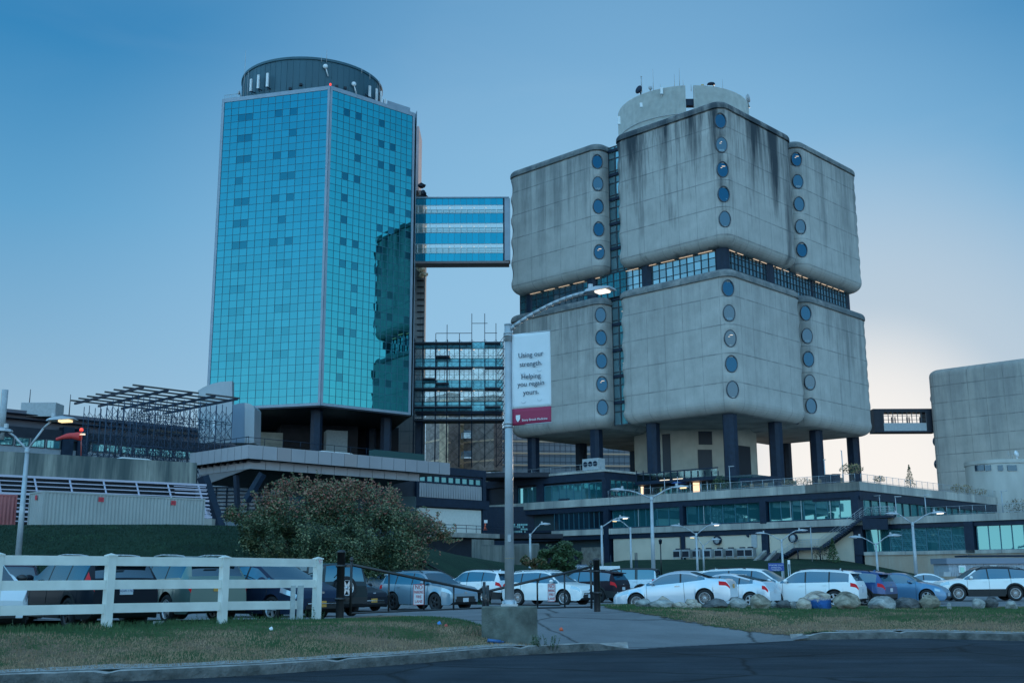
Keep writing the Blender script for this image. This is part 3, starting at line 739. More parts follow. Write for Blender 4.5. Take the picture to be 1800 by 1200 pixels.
hexface(C0, HV, 18.55, 14, G_tealR, set(opR))
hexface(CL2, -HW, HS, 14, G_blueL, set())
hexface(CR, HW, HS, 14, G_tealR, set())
mb = MB(); inn = [C0, CR, CR2, CB_ if False else CL2 + HV * 18.55, CL2, CL]
cen = sum(inn, Vector()) / 6
ring = [p + (cen - p).normalized() * .35 for p in inn]
mb.prism([p + Z * HZ0 for p in ring], HZ1 - HZ0 - .2); mb.build('tower_body', M_dark, gtower)
mb = MB(); mb.prism([p + Z * (HZ0 - .25) for p in inn], .3); mb.build('soffit', M_dark2, gtower)
# parapet fin on the right-hand side
mb = MB(); P = CR + HV * -4.6; mb.obox(P - HU * -1.4 + Z * HZ1, HV * 5.2, HW * .3, Z * 1.7); mb.obox(CR + HV * .62 + Z * HZ0, HW * 6, HV * -.1 + Vector((0, 0, 0)), Z * (HZ1 - HZ0 + .9)); mb.build('parapet_fin', M_trim, gtower)
# columns and walls beneath
for p in (cen + (C0 - cen) * .80, cen + (CR - cen) * .78, cen + (CL - cen) * .78, cen + (CL2 - cen) * .75, cen + (CR2 - cen) * .75):
    mb = MB(); mb.prism(ngon(p + Z * 15.5, 1.0, 6, .3), HZ0 - 15.6); mb.build('column', M_dark, gtower)
for (a, b) in (((465, 480), (0, 0)),):
    pass
mb = MB(); P = cen + Vector((-11.5, -6, 15.5)); mb.obox(P, Vector((8.2, 2.6, 0)), Vector((-1, 3, 0)), Z * 11.5); mb.build('lobby_wall', mat('lobby_concrete', (.22, .24, .22), .6, var=.25, vscale=.5), gtower)
mb = MB(); mb.obox(cen + Vector((-5, 3, 15.5)), Vector((14, 3, 0)), Vector((-3, 9, 0)), Z * 14); mb.build('core_wall', M_dark2, gtower)
mb = MB(); mb.obox(cen + Vector((4.6, -3.2, 15.5)), Vector((3.6, 1.5, 0)), Vector((-1, 3, 0)), Z * 12); mb.build('lobby_wall', mat('lobby_panel', (.25, .30, .33), .6, var=.1), gtower)
mb = MB(); mb.obox(cen + Vector((-17, 13, 15.5)), Vector((33, 0, 0)), Vector((0, .5, 0)), Z * 14.5); mb.build('rear_wall', M_dark2, gtower)
# roof drum with mobile-phone aerials
M_drum = mat('drum_cladding', (.03, .095, .13), .55, var=.15, vscale=.25, stretch=(1, 1, .1))
dc = cen + Vector((-.35, -1.9, 0)); DR = 13.4
mb = MB(); mb.lathe([(DR, HZ1 - 2), (DR, 94.2), (DR + .18, 94.3), (DR + .18, 94.75), (DR - .6, 94.75), (DR - .6, 93.5), (.1, 93.5)], dc, 72, smooth=False); drum = mb.build('roof_drum', M_drum, gtower)
mb = MB()
for i in range(72):
    a = 2 * PI * i / 72; e = Vector((math.cos(a), math.sin(a), 0)); mb.tube(dc + e * (DR + .02) + Z * HZ1, dc + e * (DR + .02) + Z * 94.2, .035, 4)
mb.build('cladding_rib', M_drum, gtower)
def on_drum(px, py, out=.5):
    best = min((abs(proj(dc + Vector((math.cos(a), math.sin(a), 0)) * (DR + out) + Z * 90)[0] - px), a) for a in [rad(180 + i * .5) for i in range(361)])
    e = Vector((math.cos(best[1]), math.sin(best[1]), 0)); p = dc + e * (DR + out)
    return atY(px, py, p.y), e
for (px, py, h) in ((441, 150, 2.4), (454, 144, 2.7), (470, 141, 2.7), (650, 161, 2.2), (662, 167, 2.5), (670, 171, 2.3), (677, 182, 1.8)):
    c, e = on_drum(px, py, .9); mb = MB(); a = math.atan2(e.y, e.x); mb.box(c, .28, .42, h, rz=a)
    o = mb.build('antenna_panel', M_white, gtower)
    mb = MB(); mb.tube(c - e * .3 + Z * (-h * .7), c - e * .3 + Z * h * .45, .07, 5); mb.tube(c - e * .3 - Z * h * .5, c - e * 1.0 - Z * h * .5, .1, 5); mb.tube(c - e * .3 - Z * h * .5, c - e * .35 + e.cross(Z) * .9 - Z * h * .35, .1, 5); mb.build('antenna_mount', M_dark, gtower)
for (px, y0, y1, Y0) in ((428, 172, 89, -8), (481, 118, 106, -8), (565, 110, 98, -13), (574, 110, 88, -13), (636, 129, 120, -10), (650, 140, 129, -9), (667, 152, 141, -8), (434, 180, 126, -9)):
    antenna(px, y0, y1, dc.y + Y0, .07, 'whip_antenna', gtower)
c, e = on_drum(572, 117); dish(572, 117, c.y, .45, (.1, -1, 0), par=gtower, m=M_white)
c, e = on_drum(622, 148); dish(622, 148, c.y, .45, (.3, -1, 0), par=gtower, m=M_white)
c, e = on_drum(420, 163, .2); dish(420, 163, c.y, .45, (-.8, -.6, 0), par=gtower, m=M_grey)
for (px, py) in ((529, 149), (592, 152), (607, 155), (641, 171), (510, 156)):
    c, e = on_drum(px, py, .15); mb = MB(); mb.box(c, .5, .3, .45); mb.build('roof_box', M_dark2, gtower)
mb = MB(); mb.lathe([(.12, 0), (.2, .1), (.18, .35), (.01, .45)], C0 + Z * (HZ1 + .35), 8); mb.build('warning_light', mat('red_lamp', (.8, .05, .04), emit=(1, .08, .05), estr=1.2), gtower)
mb = MB(); a = atY(398, 165, CL.y + 2)
for i in range(9): mb.tube(CL - HU * (.3 + i * .35) + Z * HZ1, CL - HU * (.3 + i * .35) + Z * (HZ1 + 1), .03, 4)
mb.tube(CL - HU * .3 + Z * (HZ1 + 1), CL - HU * 3.1 + Z * (HZ1 + 1), .04, 4); mb.build('roof_railing', M_grey, gtower)

# ---------------------------------------------------------------- high glass bridge between the towers
BY = 209.5
def bx(px, y=400): return atY(px, y, BY).x
def bz(py, px=810): return atY(px, py, BY).z
bridge = thing('sky_bridge', (bx(812), BY, bz(462)), 'glazed blue link bridge high between the mirror tower and the concrete tower', 'bridge')
G_spandrel = glass_mat('bridge_spandrel', (.03, .28, .37), (.0, .06, .11), .72, .02, var=.12)
G_clear = glass_mat('bridge_clear_glass', (.30, .42, .45), (.88, .95, .94), .2, .01, clear=1)
xa, xb = bx(724), bx(884); z0, z1 = bz(458), bz(349)
ys_ = [349, 361, 375, 393, 411, 430, 444, 458]
bands = [(349, 361, 0), (361, 375, 1), (375, 393, 0), (393, 409, 1), (409, 429, 0), (429, 445, 1), (445, 459, 0)]
X = Vector((1, 0, 0)); BD = 2.8
for face in (0, 1):
    for (ya, yb, cl) in bands:
        n = 15 if cl else 15
        if face and not cl: continue
        if not face:
            glazed_wall(Vector((xa, BY, 0)), X, xb - xa, bz(yb), bz(ya), n, 1, bridge, glass=G_clear if cl else G_spandrel, frame=M_white if cl else M_mull, name='window_band' if cl else 'spandrel_band', fr=.10 if cl else .05, depth=.05, tilt=.003)
        else:
            glazed_wall(Vector((xb, BY + BD, 0)), -X, xb - xa, bz(yb), bz(ya), n, 1, bridge, glass=G_clear, frame=M_white, name='window_band', fr=.12, depth=.05)
for (ya, yb) in ((458, 452), (411, 408), (377, 374), (350, 347)):
    mb = MB(); mb.obox(Vector((xa, BY + .15, bz(ya))), X * (xb - xa), Vector((0, BD - .3, 0)), Z * (bz(yb) - bz(ya))); mb.build('floor_slab', M_white, bridge)
mb = MB(); mb.obox(Vector((xa, BY - .15, bz(463))), X * (bx(895) - xa), Vector((0, BD + .3, 0)), Z * (bz(459) - bz(463)) * .95); mb.build('underside', mat('bridge_underside', (.20, .15, .15), .6), bridge)
mb = MB(); mb.obox(Vector((xa, BY - .2, bz(348.6))), X * (bx(895) - xa), Vector((0, BD + .4, 0)), Z * .25); mb.build('roof_edge', M_trim, bridge)
mb = MB(); mb.obox(Vector((bx(887), BY - .12, z0)), X * (bx(897) - bx(887)), Vector((0, BD, 0)), Z * (z1 - z0)); mb.build('end_panel', M_trim, bridge)
mb = MB(); mb.obox(Vector((xb, BY - .02, z0)), X * (bx(887) - xb) * .98, Vector((0, .3, 0)), Z * (z1 - z0)); mb.build('expansion_joint', M_dark, bridge)
for yy in (359, 392, 428):
    for xx in (748, 790, 811, 833, 854):
        mb = MB(); mb.box((bx(xx), BY + 1.2, bz(yy + 3.0)),   .18, .3, .10); mb.build('ceiling_lamp', M_warm, bridge)
    for yb in (6, 10): mb = MB(); mb.obox(Vector((xa, BY + 3, bz(yy + yb))), X * (xb - xa), Vector((0, .06, 0)), Z * .05); mb.build('handrail', M_grey, bridge)

# ---------------------------------------------------------------- the second tower behind, part stripped and wrapped
btower = thing('stripped_tower', atY(742, 700, 226) * 1.0, 'narrow sliver of a half-stripped tower wrapped in sheeting behind the link bridge', 'building')
M_panel = concrete('cladding_panels', (.30, .33, .36), (.10, .11, .12), 1.9, 2.5, streak=.4)
M_pink = mat('salmon_trim', (.42, .30, .30), .6, var=.15, vscale=.3)
M_sheet = mat('tan_sheeting', (.62, .50, .36), .8, var=.35, vscale=.8, bump=1., bscale=1.2)
def wallpx(x0, x1, y0, y1, Y, m, name, par, depth=2., uvs=True, ym=None, uoff=0):
    """a fronto-parallel wall box at depth Y between photo columns x0..x1 and rows y0..y1"""
    a = atY(x0, ym or y1, Y); b = atY(x1, ym or y1, Y); zt_ = atY((x0 + x1) / 2, y0, Y).z; zb_ = atY((x0 + x1) / 2, y1, Y).z
    mb = MB(); mb.obox(Vector((a.x, Y, zb_)), X * (b.x - a.x), Vector((0, depth, 0)), Z * (zt_ - zb_))
    for fi, f in enumerate(mb.f):
        mb.uv[fi] = [((mb.v[i] - a).x + (mb.v[i].y - Y), zt_ - mb.v[i].z) for i in f]
    return mb.build(name, m, par)
wallpx(690, 746, 468, 800, 226, M_panel, 'panel_wall', btower, 3, ym=600)
wallpx(700, 742, 335, 468, 227, M_under, 'bare_floors', btower, 12)
wallpx(700, 735, 222, 335, 224, M_pink, 'stair_shaft', btower, 8)
for i, (x0, x1, y0, y1) in enumerate(((733, 747, 463, 478), (736, 750, 478, 488), (733, 746, 322, 331), (740, 749, 334, 346), (737, 750, 343, 349))):
    mb = MB(); a = atY((x0 + x1) / 2, (y0 + y1) / 2, 224.6); sx = (x1 - x0) / 1992 * 224; sz = (y1 - y0) / 1992 * 224
    bm = bmesh.new(); bmesh.ops.create_icosphere(bm, subdivisions=2, radius=.5)
    for v in bm.verts: v.co *= 1 + .8 * noise.noise(v.co * 2.5 + Vector((i, 0, 0)))
    mb.add([a + Vector((v.co.x * sx * 1.2, v.co.y * 2, v.co.z * sz * 1.2)) for v in bm.verts], [tuple(v.index for v in f.verts) for f in bm.faces]); bm.free()
    mb.build('torn_sheeting', M_sheet if i < 2 else M_dark2, btower)
for k in range(11): wallpx(733, 745, 492 + k * 11, 494 + k * 11, 225.8, M_dark2, 'panel_joint', btower, .2)

# ---------------------------------------------------------------- lower link building wrapped in scaffolding
LYD = 207.0
def lx(px): return atY(px, 680, LYD).x
def lz(py): return atY(810, py, LYD).z
link = thing('link_building', (lx(806), LYD, lz(800)), 'lower glazed link behind the scaffolding between the two towers', 'building')
G_link = glass_mat('link_glass', (.35, .52, .56), (.30, .48, .54), .42, .03, var=.35)
xa, xb = lx(730), lx(884)
G_link2 = glass_mat('link_spandrel', (.16, .42, .50), (.20, .50, .58), .35, .03, var=.3)
for (ya, yb, cl) in ((601, 613, 0), (613, 630, 1), (630, 645, 0), (645, 668, 1), (668, 684, 0), (684, 706, 1), (706, 722, 0), (722, 736, 0)):
    if ya == 722: wallpx(730, 884, 722, 726, LYD, M_dark, 'floor_edge', link, 3.4); wallpx(730, 884, 736, 740, LYD, M_dark, 'floor_edge', link, 3.4); continue
    glazed_wall(Vector((xa, LYD, 0)), X, xb - xa, lz(yb), lz(ya), 18 if cl else 12, 1, link, glass=G_clear if cl else G_link2, frame=M_mull, name='window_band' if cl else 'spandrel_band', fr=.09, depth=.06, seed=ya)
for (ya, yb) in ((601, 604), (640, 643), (680, 683), (733, 737)): wallpx(730, 884, ya, yb, LYD + .3, M_white, 'floor_slab', link, 3.2)
wallpx(729, 743, 735, 806, LYD + .3, M_dark, 'dark_pier', link, 5)
for px in (771, 789, 811, 833):
    for yy in (615, 648, 687): mb = MB(); mb.box((lx(px) , LYD - .1, lz(yy)), .3, .1, .14); mb.build('ceiling_lamp', M_warm, link)
scaf = thing('bridge_scaffold', (lx(806), LYD - 2.2, lz(815)), 'tall tube scaffold with plank decks wrapped round the lower link', 'scaffold')
SY = LYD - 2.3
upx = [727, 742, 765, 785, 807, 829, 852, 872, 886]
uptop = [598, 560, 590, 575, 590, 556, 556, 573, 590]
def sxy(px, y): return atY(px, 700, y).x
for i, px in enumerate(upx):
    for yy in (SY, SY + 1.5):
        mb = MB(); x = sxy(px, SY); mb.tube((x, yy, lz(822 if px > 750 else 800)), (x, yy, lz(uptop[i] if yy == SY else 598)), .065, 5); mb.build('upright', M_dark, scaf)
mb = MB(); mb_r = MB()
levels = [604, 620, 636, 652, 670, 690, 708, 722, 736]
lv = [822 - k * 18.4 for k in range(13)]
for i in range(len(upx) - 1):
    xa_, xb_ = sxy(upx[i], SY), sxy(upx[i + 1], SY)
    for k in range(len(lv) - 1):
        if lv[k] < 600 and i in (0,): continue
        if lv[k] < 640 and lv[k] > 600 and False: continue
        a, b = lz(lv[k]), lz(lv[k + 1])
        mb.tube((xa_, SY, a), (xb_, SY, b), .022, 3); mb.tube((xa_, SY + .05, b), (xb_, SY + .05, a), .022, 3)
        if (i + k) % 2: mb_r.tube((xa_, SY + 1.5, a), (xb_, SY + 1.5, b), .03, 3)
mb.build('cross_brace', M_dark, scaf); mb_r.build('rear_brace', M_dark, scaf)
for yy in (606, 617, 630, 640, 651, 662, 676, 690, 701, 715, 729, 742):
    mb = MB(); mb.tube((sxy(727, SY), SY - .06, lz(yy)), (sxy(886, SY), SY - .06, lz(yy)), .06 if yy % 2 else .045, 4); mb.build('ledger', M_dark, scaf)
for (x0, x1, y) in ((727, 829, 606), (852, 880, 606), (765, 790, 629), (727, 829, 649), (852, 886, 649), (742, 765, 668), (727, 829, 685), (852, 880, 685), (765, 788, 676), (727, 829, 717), (852, 880, 717), (727, 886, 740)):
    mb = MB(); mb.obox((sxy(x0, SY), SY - .1, lz(y + 2)), X * (sxy(x1, SY) - sxy(x0, SY)), Vector((0, 1.7, 0)), Z * .28); mb.build('deck_board', M_dark2, scaf)
for (x0, x1, y) in ((765, 829, 590), (852, 874, 590), (829, 857, 573)):
    mb = MB(); mb.tube((sxy(x0, SY), SY, lz(y)), (sxy(x1, SY), SY, lz(y)), .07, 4); mb.build('guard_rail', M_dark, scaf)
mb = MB()
for k in range(14):
    a, b = lz(820 - k * 16), lz(804 - k * 16); mb.tube((sxy(874, SY), SY + .1, a), (sxy(886, SY), SY + .1, b), .05, 3); mb.tube((sxy(886, SY), SY + .1, a), (sxy(874, SY), SY + .1, a), .05, 3)
    mb.tube((sxy(880, SY), SY + .7, a), (sxy(890, SY), SY + .7, b), .05, 3)
mb.build('lattice_brace', M_dark, scaf)

# ---------------------------------------------------------------- brick wing and far glazed hospital pavilion behind
brick = thing('brick_wing', atY(808, 815, 238), 'dark brick hospital wing with pale bands and a painted sunset reflection behind the scaffold', 'building')
M_brick = mat('dark_brick', (.36, .30, .28), .55, var=.3, vscale=1.2, bump=.3, bscale=6)
M_cream = mat('cream_band', (.90, .66, .48), .6)
G_sky = glass_mat('sky_glass', (.40, .48, .55), (.42, .58, .74), .4, .02)
M_gold = mat('painted_sunset_reflection', (.22, .15, .10), .3, col2=(.95, .72, .45), vscale=.45, spec=.6)  # gold mottling paints a sunset reflection into the glazing colour
bl0 = atY(748, 780, 246); bl1 = atY(788, 780, 238); bl2 = atY(815, 780, 241); bl3 = atY(868, 780, 236)
def seg_wall(a, b, ya, yb, m, name, par, depth=3., proud=0.):
    d = Vector((b.x - a.x, b.y - a.y, 0)); ln = d.length; d.normalize(); nrm = d.cross(Z)
    if nrm.y > 0: nrm = -nrm
    za = atY(proj(a)[0], yb, a.y).z; zt_ = atY(proj(a)[0], ya, a.y).z
    mb = MB(); mb.obox(Vector((a.x, a.y, za)) + nrm * proud, d * ln, -nrm * depth, Z * (zt_ - za)); return mb.build(name, m, par)
for (a, b) in ((bl0, bl1), (bl1, bl2), (bl2, bl3)):
    seg_wall(a, b, 700, 830, M_gold if a is bl1 else M_brick, 'brick_wall', brick)
    for yy in (742, 777, 812): seg_wall(a, b, yy - 1, yy + 2, M_cream, 'stone_band', brick, .3, .1)
for (x0, x1, y0, y1) in ((811, 813, 760, 771), (815, 830, 756, 770), (811, 813, 794, 805), (815, 830, 792, 805)):
    fr_ = wallpx(x0, x1, y0, y1, 236.5 + .6, G_sky, 'window', brick, .3)
far = thing('far_pavilion', atY(1010, 825, 262), 'long glazed hospital pavilion with orange floor bands seen under the concrete tower', 'building')
G_far = glass_mat('pavilion_glass', (.45, .52, .62), (.42, .52, .62), .30, .05, var=.25)
A = onp(870, 790, atY(870, 790, 262), Vector((0, 1, 0))); fd = az(82)
A = Vector((A.x, A.y, 0)); ff = lambda y: atY(900, y, 262).z
glazed_wall(A, fd, 60, ff(840), ff(752), 46, 9, far, glass=G_far, frame=mat('pavilion_frame', (.12, .17, .22), .5), name='glazed_wall', fr=.12, depth=.08)
for yy in (776, 797, 818):
    mb = MB(); mb.obox(A + Z * ff(yy) + fd.cross(Z) * .12, fd * 60, fd.cross(Z) * .1, Z * .38); mb.build('floor_band', M_cream, far)
mb = MB(); mb.obox(A + Z * ff(840) - fd.cross(Z) * .3, fd * 60, fd.cross(Z) * -8, Z * (ff(752) - ff(840))); mb.build('building_core', mat('pavilion_core', (.2, .26, .32), .7), far)
# ---------------------------------------------------------------- podium below the concrete tower
Q = atY(1508, 846, 148); DZ = Q.z; Q.z = 0
nU = -V                     # outward normal of facades that run along U
def fp(px, py): return onp(px, py, Q, nU)                 # photo point on the long podium facade
def su(px, py=900): return (fp(px, py) - Q).dot(U)          # distance along the facade
podium = thing('hospital_podium', fp(1285, 985), 'long low hospital base with dark steel beams, teal windows and a roof terrace', 'hospital base')
G_pod = glass_mat('podium_glass', (.17, .40, .42), (.03, .17, .20), .55, .02, var=.10)
G_pod2 = glass_mat('podium_glass_bright', (.20, .45, .48), (.08, .25, .28), .6, .03, var=.12)
M_slab = concrete('slab_edge_concrete', (.56, .53, .48), (.14, .15, .16), 6, 30, streak=.5)
M_beige = mat('beige_wall', (.60, .52, .42), .8, var=.12, vscale=.35, bump=.1)
def fbox(s0, s1, z0, z1, m, name, par, proud=0., depth=1.0, uv=False):
    """box on the podium facade: s measured from the corner Q towards the left"""
    mb = MB(); mb.obox(Q + U * s0 + nU * proud + Z * z0, U * (s1 - s0), -nU * (depth + proud), Z * (z1 - z0))
    for fi, f in enumerate(mb.f): mb.uv[fi] = [((mb.v[i] - Q).dot(U), z1 - mb.v[i].z + 3) for i in f]
    return mb.build(name, m, par)
def fz(px, py): return fp(px, py).z
S_L = su(845, 900); S_C = su(1066, 860)
zA1, zA0 = DZ, fz(1400, 868)      # upper slab edge
zB1, zB0 = fz(1340, 918), fz(1340, 929)
z_w2t, z_w2b = fz(1400, 879), fz(1340, 916)
print('podium', S_L, S_C, DZ, zA0, zB1, zB0, z_w2t, z_w2b, fz(1285, 985), fz(1250, 938))
fbox(-.4, S_L, zA0, zA1, M_slab, 'slab_edge', podium, .35, 1.2)
fbox(-.2, S_L, z_w2t, zA0 - .01, M_dark, 'steel_beam', podium, .15, 1)
fbox(-32, su(972, 935), zB0, zB1, M_slab, 'slab_edge', podium, .38, 1.2)
zb2 = fz(1250, 941)
fbox(.0, S_L - 12, zb2, zB0 - .01, M_dark, 'steel_beam', podium, .15, 1)
zg = fz(1285, 990)
for (x0, x1) in ((1063, 1072), (1197, 1203), (1338, 1349), (1499, 1512), (1192, 1200)):
    s0, s1 = su(x1), su(x0)
    if x0 == 1192: continue
    fbox(s0, s1, z_w2b - .3 if x0 != 1063 else zg, z_w2t + .2, M_dark, 'column', podium, .42, 1.)
    fbox(s0, s1, zg - 1, zb2 + .1, M_dark, 'column', podium, .3, 1.)
# glass of the middle storey, bay by bay
def fglass(x0, x1, z0, z1, n, glass, par, proud=-.25, seed=1, rows=1, frame=M_mull):
    s0, s1 = su(x1), su(x0)
    return glazed_wall(Q + U * s1 + nU * proud, -U, s1 - s0, z0, z1, n, rows, par, glass=glass, frame=frame, name='window', fr=.07, depth=.08, seed=seed, tilt=.012)
for (x0, x1, n) in ((1076, 1195, 6), (1206, 1336, 6), (1352, 1497, 7)): fglass(x0, x1, z_w2b, z_w2t, n, G_pod, podium, seed=x0)
fglass(973, 1061, z_w2b, z_w2t, 10, glass_mat('dark_podium_glass', (.06, .12, .15), (.01, .03, .05), .45, .05, var=.3), podium)
for (px, w) in ((1122, .06), (1237, .06), (1409, .06), (1390, .06), (1460, .06)):
    fbox(su(px), su(px) + .1, z_w2b, z_w2t, M_grey, 'mullion', podium, -.05, .1)
fbox(0, S_L, z_w2b - .35, z_w2b, M_dark, 'window_sill', podium, -.1, .6)
fbox(.5, S_L, zg - 3, DZ - .3, mat('podium_inside', (.03, .05, .06), .8), 'building_core', podium, -.9, 30)
# ground storey: beige wall panels
fbox(su(1193), su(1077), zg + .3, zb2 - .05, M_beige, 'wall_panel', podium, -.0, .8)
fbox(su(1336), su(1203), zg + .3, zb2 - .05, M_beige, 'wall_panel', podium, -.0, .8)
fbox(su(1497), su(1350), zg - 1, zb2 - .05, M_beige, 'wall_panel', podium, -.0, .8)
fbox(su(1336), su(1077), zg - 2, zg + .29, M_dark2, 'plinth', podium, .02, .8)
fbox(su(1062), su(1020), zg - 1, zb2 - 1.2, mat('weathered_brick', (.20, .19, .17), .8, var=.4, vscale=1.5), 'wall_panel', podium, -.1, .8)
fbox(su(1062), su(930), zg - 2, zg + 2.2, M_dark, 'wall_panel', podium, -.4, .8)
# upper-left storey
zC1, zC0 = fz(950, 838), fz(950, 851)
fbox(S_C + .2, su(848), zC0, zC1, M_dark, 'roof_beam', podium, .2, 24)
fbox(S_C - .1, su(846), zC1, zC1 + .35, M_slab, 'roof_edge', podium, .3, 24.2)
fbox(S_C + .4, su(846), DZ, zC0, M_dark2, 'wall_panel', podium, -.35, 24)
for (x0, x1, n) in ((911, 945, 4), (957, 1035, 6), (1036, 1060, 2)):
    fglass(x0, x1, fz(950, 886), fz(950, 855), n, G_pod2 if x0 < 1036 else G_pod, podium, proud=-.15, seed=x0)
for (x0, x1) in ((945, 957), (1061, 1068), (899, 911), (851, 857)): fbox(su(x1), su(x0), DZ + .0, zC0 + .1, M_dark, 'column', podium, .3, 1.)
fbox(su(1000), su(982), fz(990, 886), fz(990, 876), M_dark, 'vent_panel', podium, .02, .2)
# side of the upper storey and the recessed terrace front (lit)
sideP = Q + U * S_C
glazed_wall(sideP - nU * .8, V, 9, DZ + .4, zC0, 6, 1, podium, glass=G_pod, frame=M_frame, name='terrace_window', fr=.1)
mb = MB(); mb.obox(Q + U * su(1250) + V * 12 + Z * DZ, U * (S_C - 1 - su(1250)), V * 6, Z * (3.2)); mb.build('terrace_building', mat('terrace_wall', (.06, .09, .10), .6), podium)
glazed_wall(Q + U * (S_C - .6) + V * 11.8, -U, S_C - .6 - su(1250), DZ + .3, DZ + 2.9, 20, 1, podium, glass=G_pod, frame=M_frame, name='terrace_window', fr=.08)
# the right-hand return of the upper storey, running away along V
mb = MB(); mb.obox(Q + Z * zA0 - U * .35 - V * .35, V * 66, U * 8, Z * (zA1 - zA0))
for fi, f in enumerate(mb.f): mb.uv[fi] = [((mb.v[i] - Q).dot(V), zA1 - mb.v[i].z + 3) for i in f]
mb.build('slab_edge', M_slab, podium)
mb = MB(); mb.obox(Q + Z * (z_w2t - .3) - U * .15, V * 65, U * 7, Z * (zA0 - z_w2t + .28)); mb.build('steel_beam', M_dark, podium)
glazed_wall(Q + V * 1.2 + U * .2, V, 62, z_w2b, z_w2t, 26, 1, podium, glass=G_pod, frame=M_frame, name='window', fr=.09)
mb = MB(); mb.obox(Q + V * .3 + U * 1. + Z * (z_w2b - 1), V * 64, U * 6, Z * (z_w2t - z_w2b + .8)); mb.build('building_core', MATS['podium_inside'], podium)
mb = MB(); mb.obox(Q + U * .2 + V * .2 + Z * (DZ - .25), U * (S_L - 1), V * 75, Z * .2); mb.build('terrace_floor', M_under, podium)
# right-hand wing, one storey lower, same facade line
zR = zB1
s_r0 = su(1512)
zw1, zw0 = fz(1650, 926), fz(1650, 967)
fbox(-32, su(1500), zw1, zB0 - .01, M_dark, 'steel_beam', podium, .15, 1)
for (x0, x1) in ((1500, 1516), (1694, 1710)): fbox(su(x1), su(x0), zw0 - .4, zB0, M_dark, 'column', podium, .42, 1)
for (x0, x1, n) in ((1519, 1691, 8), (1713, 1860, 7)): fglass(x0, x1, zw0, zw1, n, G_pod, podium, seed=x0)
M_rust = concrete('rusty_concrete', (.44, .40, .34), (.30, .14, .07), 7, 9, streak=.35)
fbox(-34, su(1516), -1, zw0 - .02, M_rust, 'base_wall', podium, .25, 1.)
fbox(-34, su(1516), zw0 - .45, zw0 - .02, M_slab, 'window_sill', podium, .42, .8)
fbox(-34, -.5, 0, zB0, MATS['podium_inside'], 'building_core', podium, -.9, 30)
mb = MB(); mb.obox(Q + U * 0 + V * .4 + Z * (zR - .2), -U * 34, V * 45, Z * .18); mb.build('terrace_floor', M_slab, podium)

# railings
def railing(name, P, d, ln, step, label, rows=(1.05, .12), m=M_galv, h=1.1, bars=6, group=None, r=.03, single=None):
    r_ = thing(name, P, label, 'railing', group)
    n = max(1, round(ln / step))
    for i in range(n + 1):
        mb = MB(); mb.tube(P + d * (ln * i / n), P + d * (ln * i / n) + Z * h, r, 5); mb.build('post', m, r_)
    mb = MB()
    for z in rows: mb.tube(P + Z * z, P + d * ln + Z * z, r, 5)
    mb.build('rail', m, r_)
    if bars:
        mb = MB()
        for k in range(bars): z = .2 + (h - .3) * k / bars; mb.tube(P + Z * z, P + d * ln + Z * z, .010, 3)
        mb.build('wire', m, r_)
    return r_
railing('railing', Q + nU * .2 + Z * DZ + U * .3, U, S_C - .8, 1.75, 'pale steel railing along the edge of the roof terrace under the concrete tower')
railing('railing', Q - U * .2 + Z * DZ + V * .5, V, 60, 1.9, 'steel railing on the receding right side of the upper terrace')
railing('railing', Q + nU * .2 + Z * zR - U * 8.5, -U, 24, 1.6, 'grey railing along the lower terrace on the right')
railing('railing', Q + nU * .1 + Z * (zC1 + .35) + U * (S_C + 1), U, 26, 2.2, 'thin railing on the roof of the upper left storey', h=1.0, bars=2)
# raised balcony under the tower with glass-panelled balustrade
mb = MB()
bal = thing('balcony', fp(1180, 845) + V * 6, 'dark raised balcony with a solid balustrade under the concrete tower', 'balcony')
def bwall(x0, x1, y0, y1, back, m, name, par, depth=.2):
    a = onp(x0, y1, Q + V * back, nU); b = onp(x1, y1, Q + V * back, nU); zt_ = onp((x0 + x1) / 2, y0, Q + V * back, nU).z; zb_ = onp((x0 + x1) / 2, y1, Q + V * back, nU).z
    s0, s1 = (b - Q).dot(U), (a - Q).dot(U)
    mb = MB(); mb.obox(Q + V * back + U * s0 + Z * zb_, U * (s1 - s0), V * depth, Z * (zt_ - zb_)); return mb.build(name, m, par)
bwall(1116, 1262, 841, 847, 6, M_dark, 'floor', bal, 6)
bwall(1118, 1262, 826, 828, 6, M_dark, 'rail', bal, .12)
for i in range(13): bwall(1118 + i * 12, 1119.3 + i * 12, 827, 843, 6, M_dark, 'post', bal, .1)
bwall(1119, 1261, 829, 842, 6.1, glass_mat('balustrade_glass', (.4, .6, .65), (.25, .4, .42), .2, .05, clear=1), 'balustrade_panel', bal, .03)
bwall(1300, 1355, 838, 846, 9, M_dark, 'planter', bal, 3)
for px in (1123, 1143, 1168, 1190, 1213, 1232, 1243):
    a = onp(px, 845, Q + V * 6.5, nU); pz = MB(); pz.tube(Vector((a.x, a.y, DZ)), a, .09, 6); pz.build('prop', M_galv, bal)
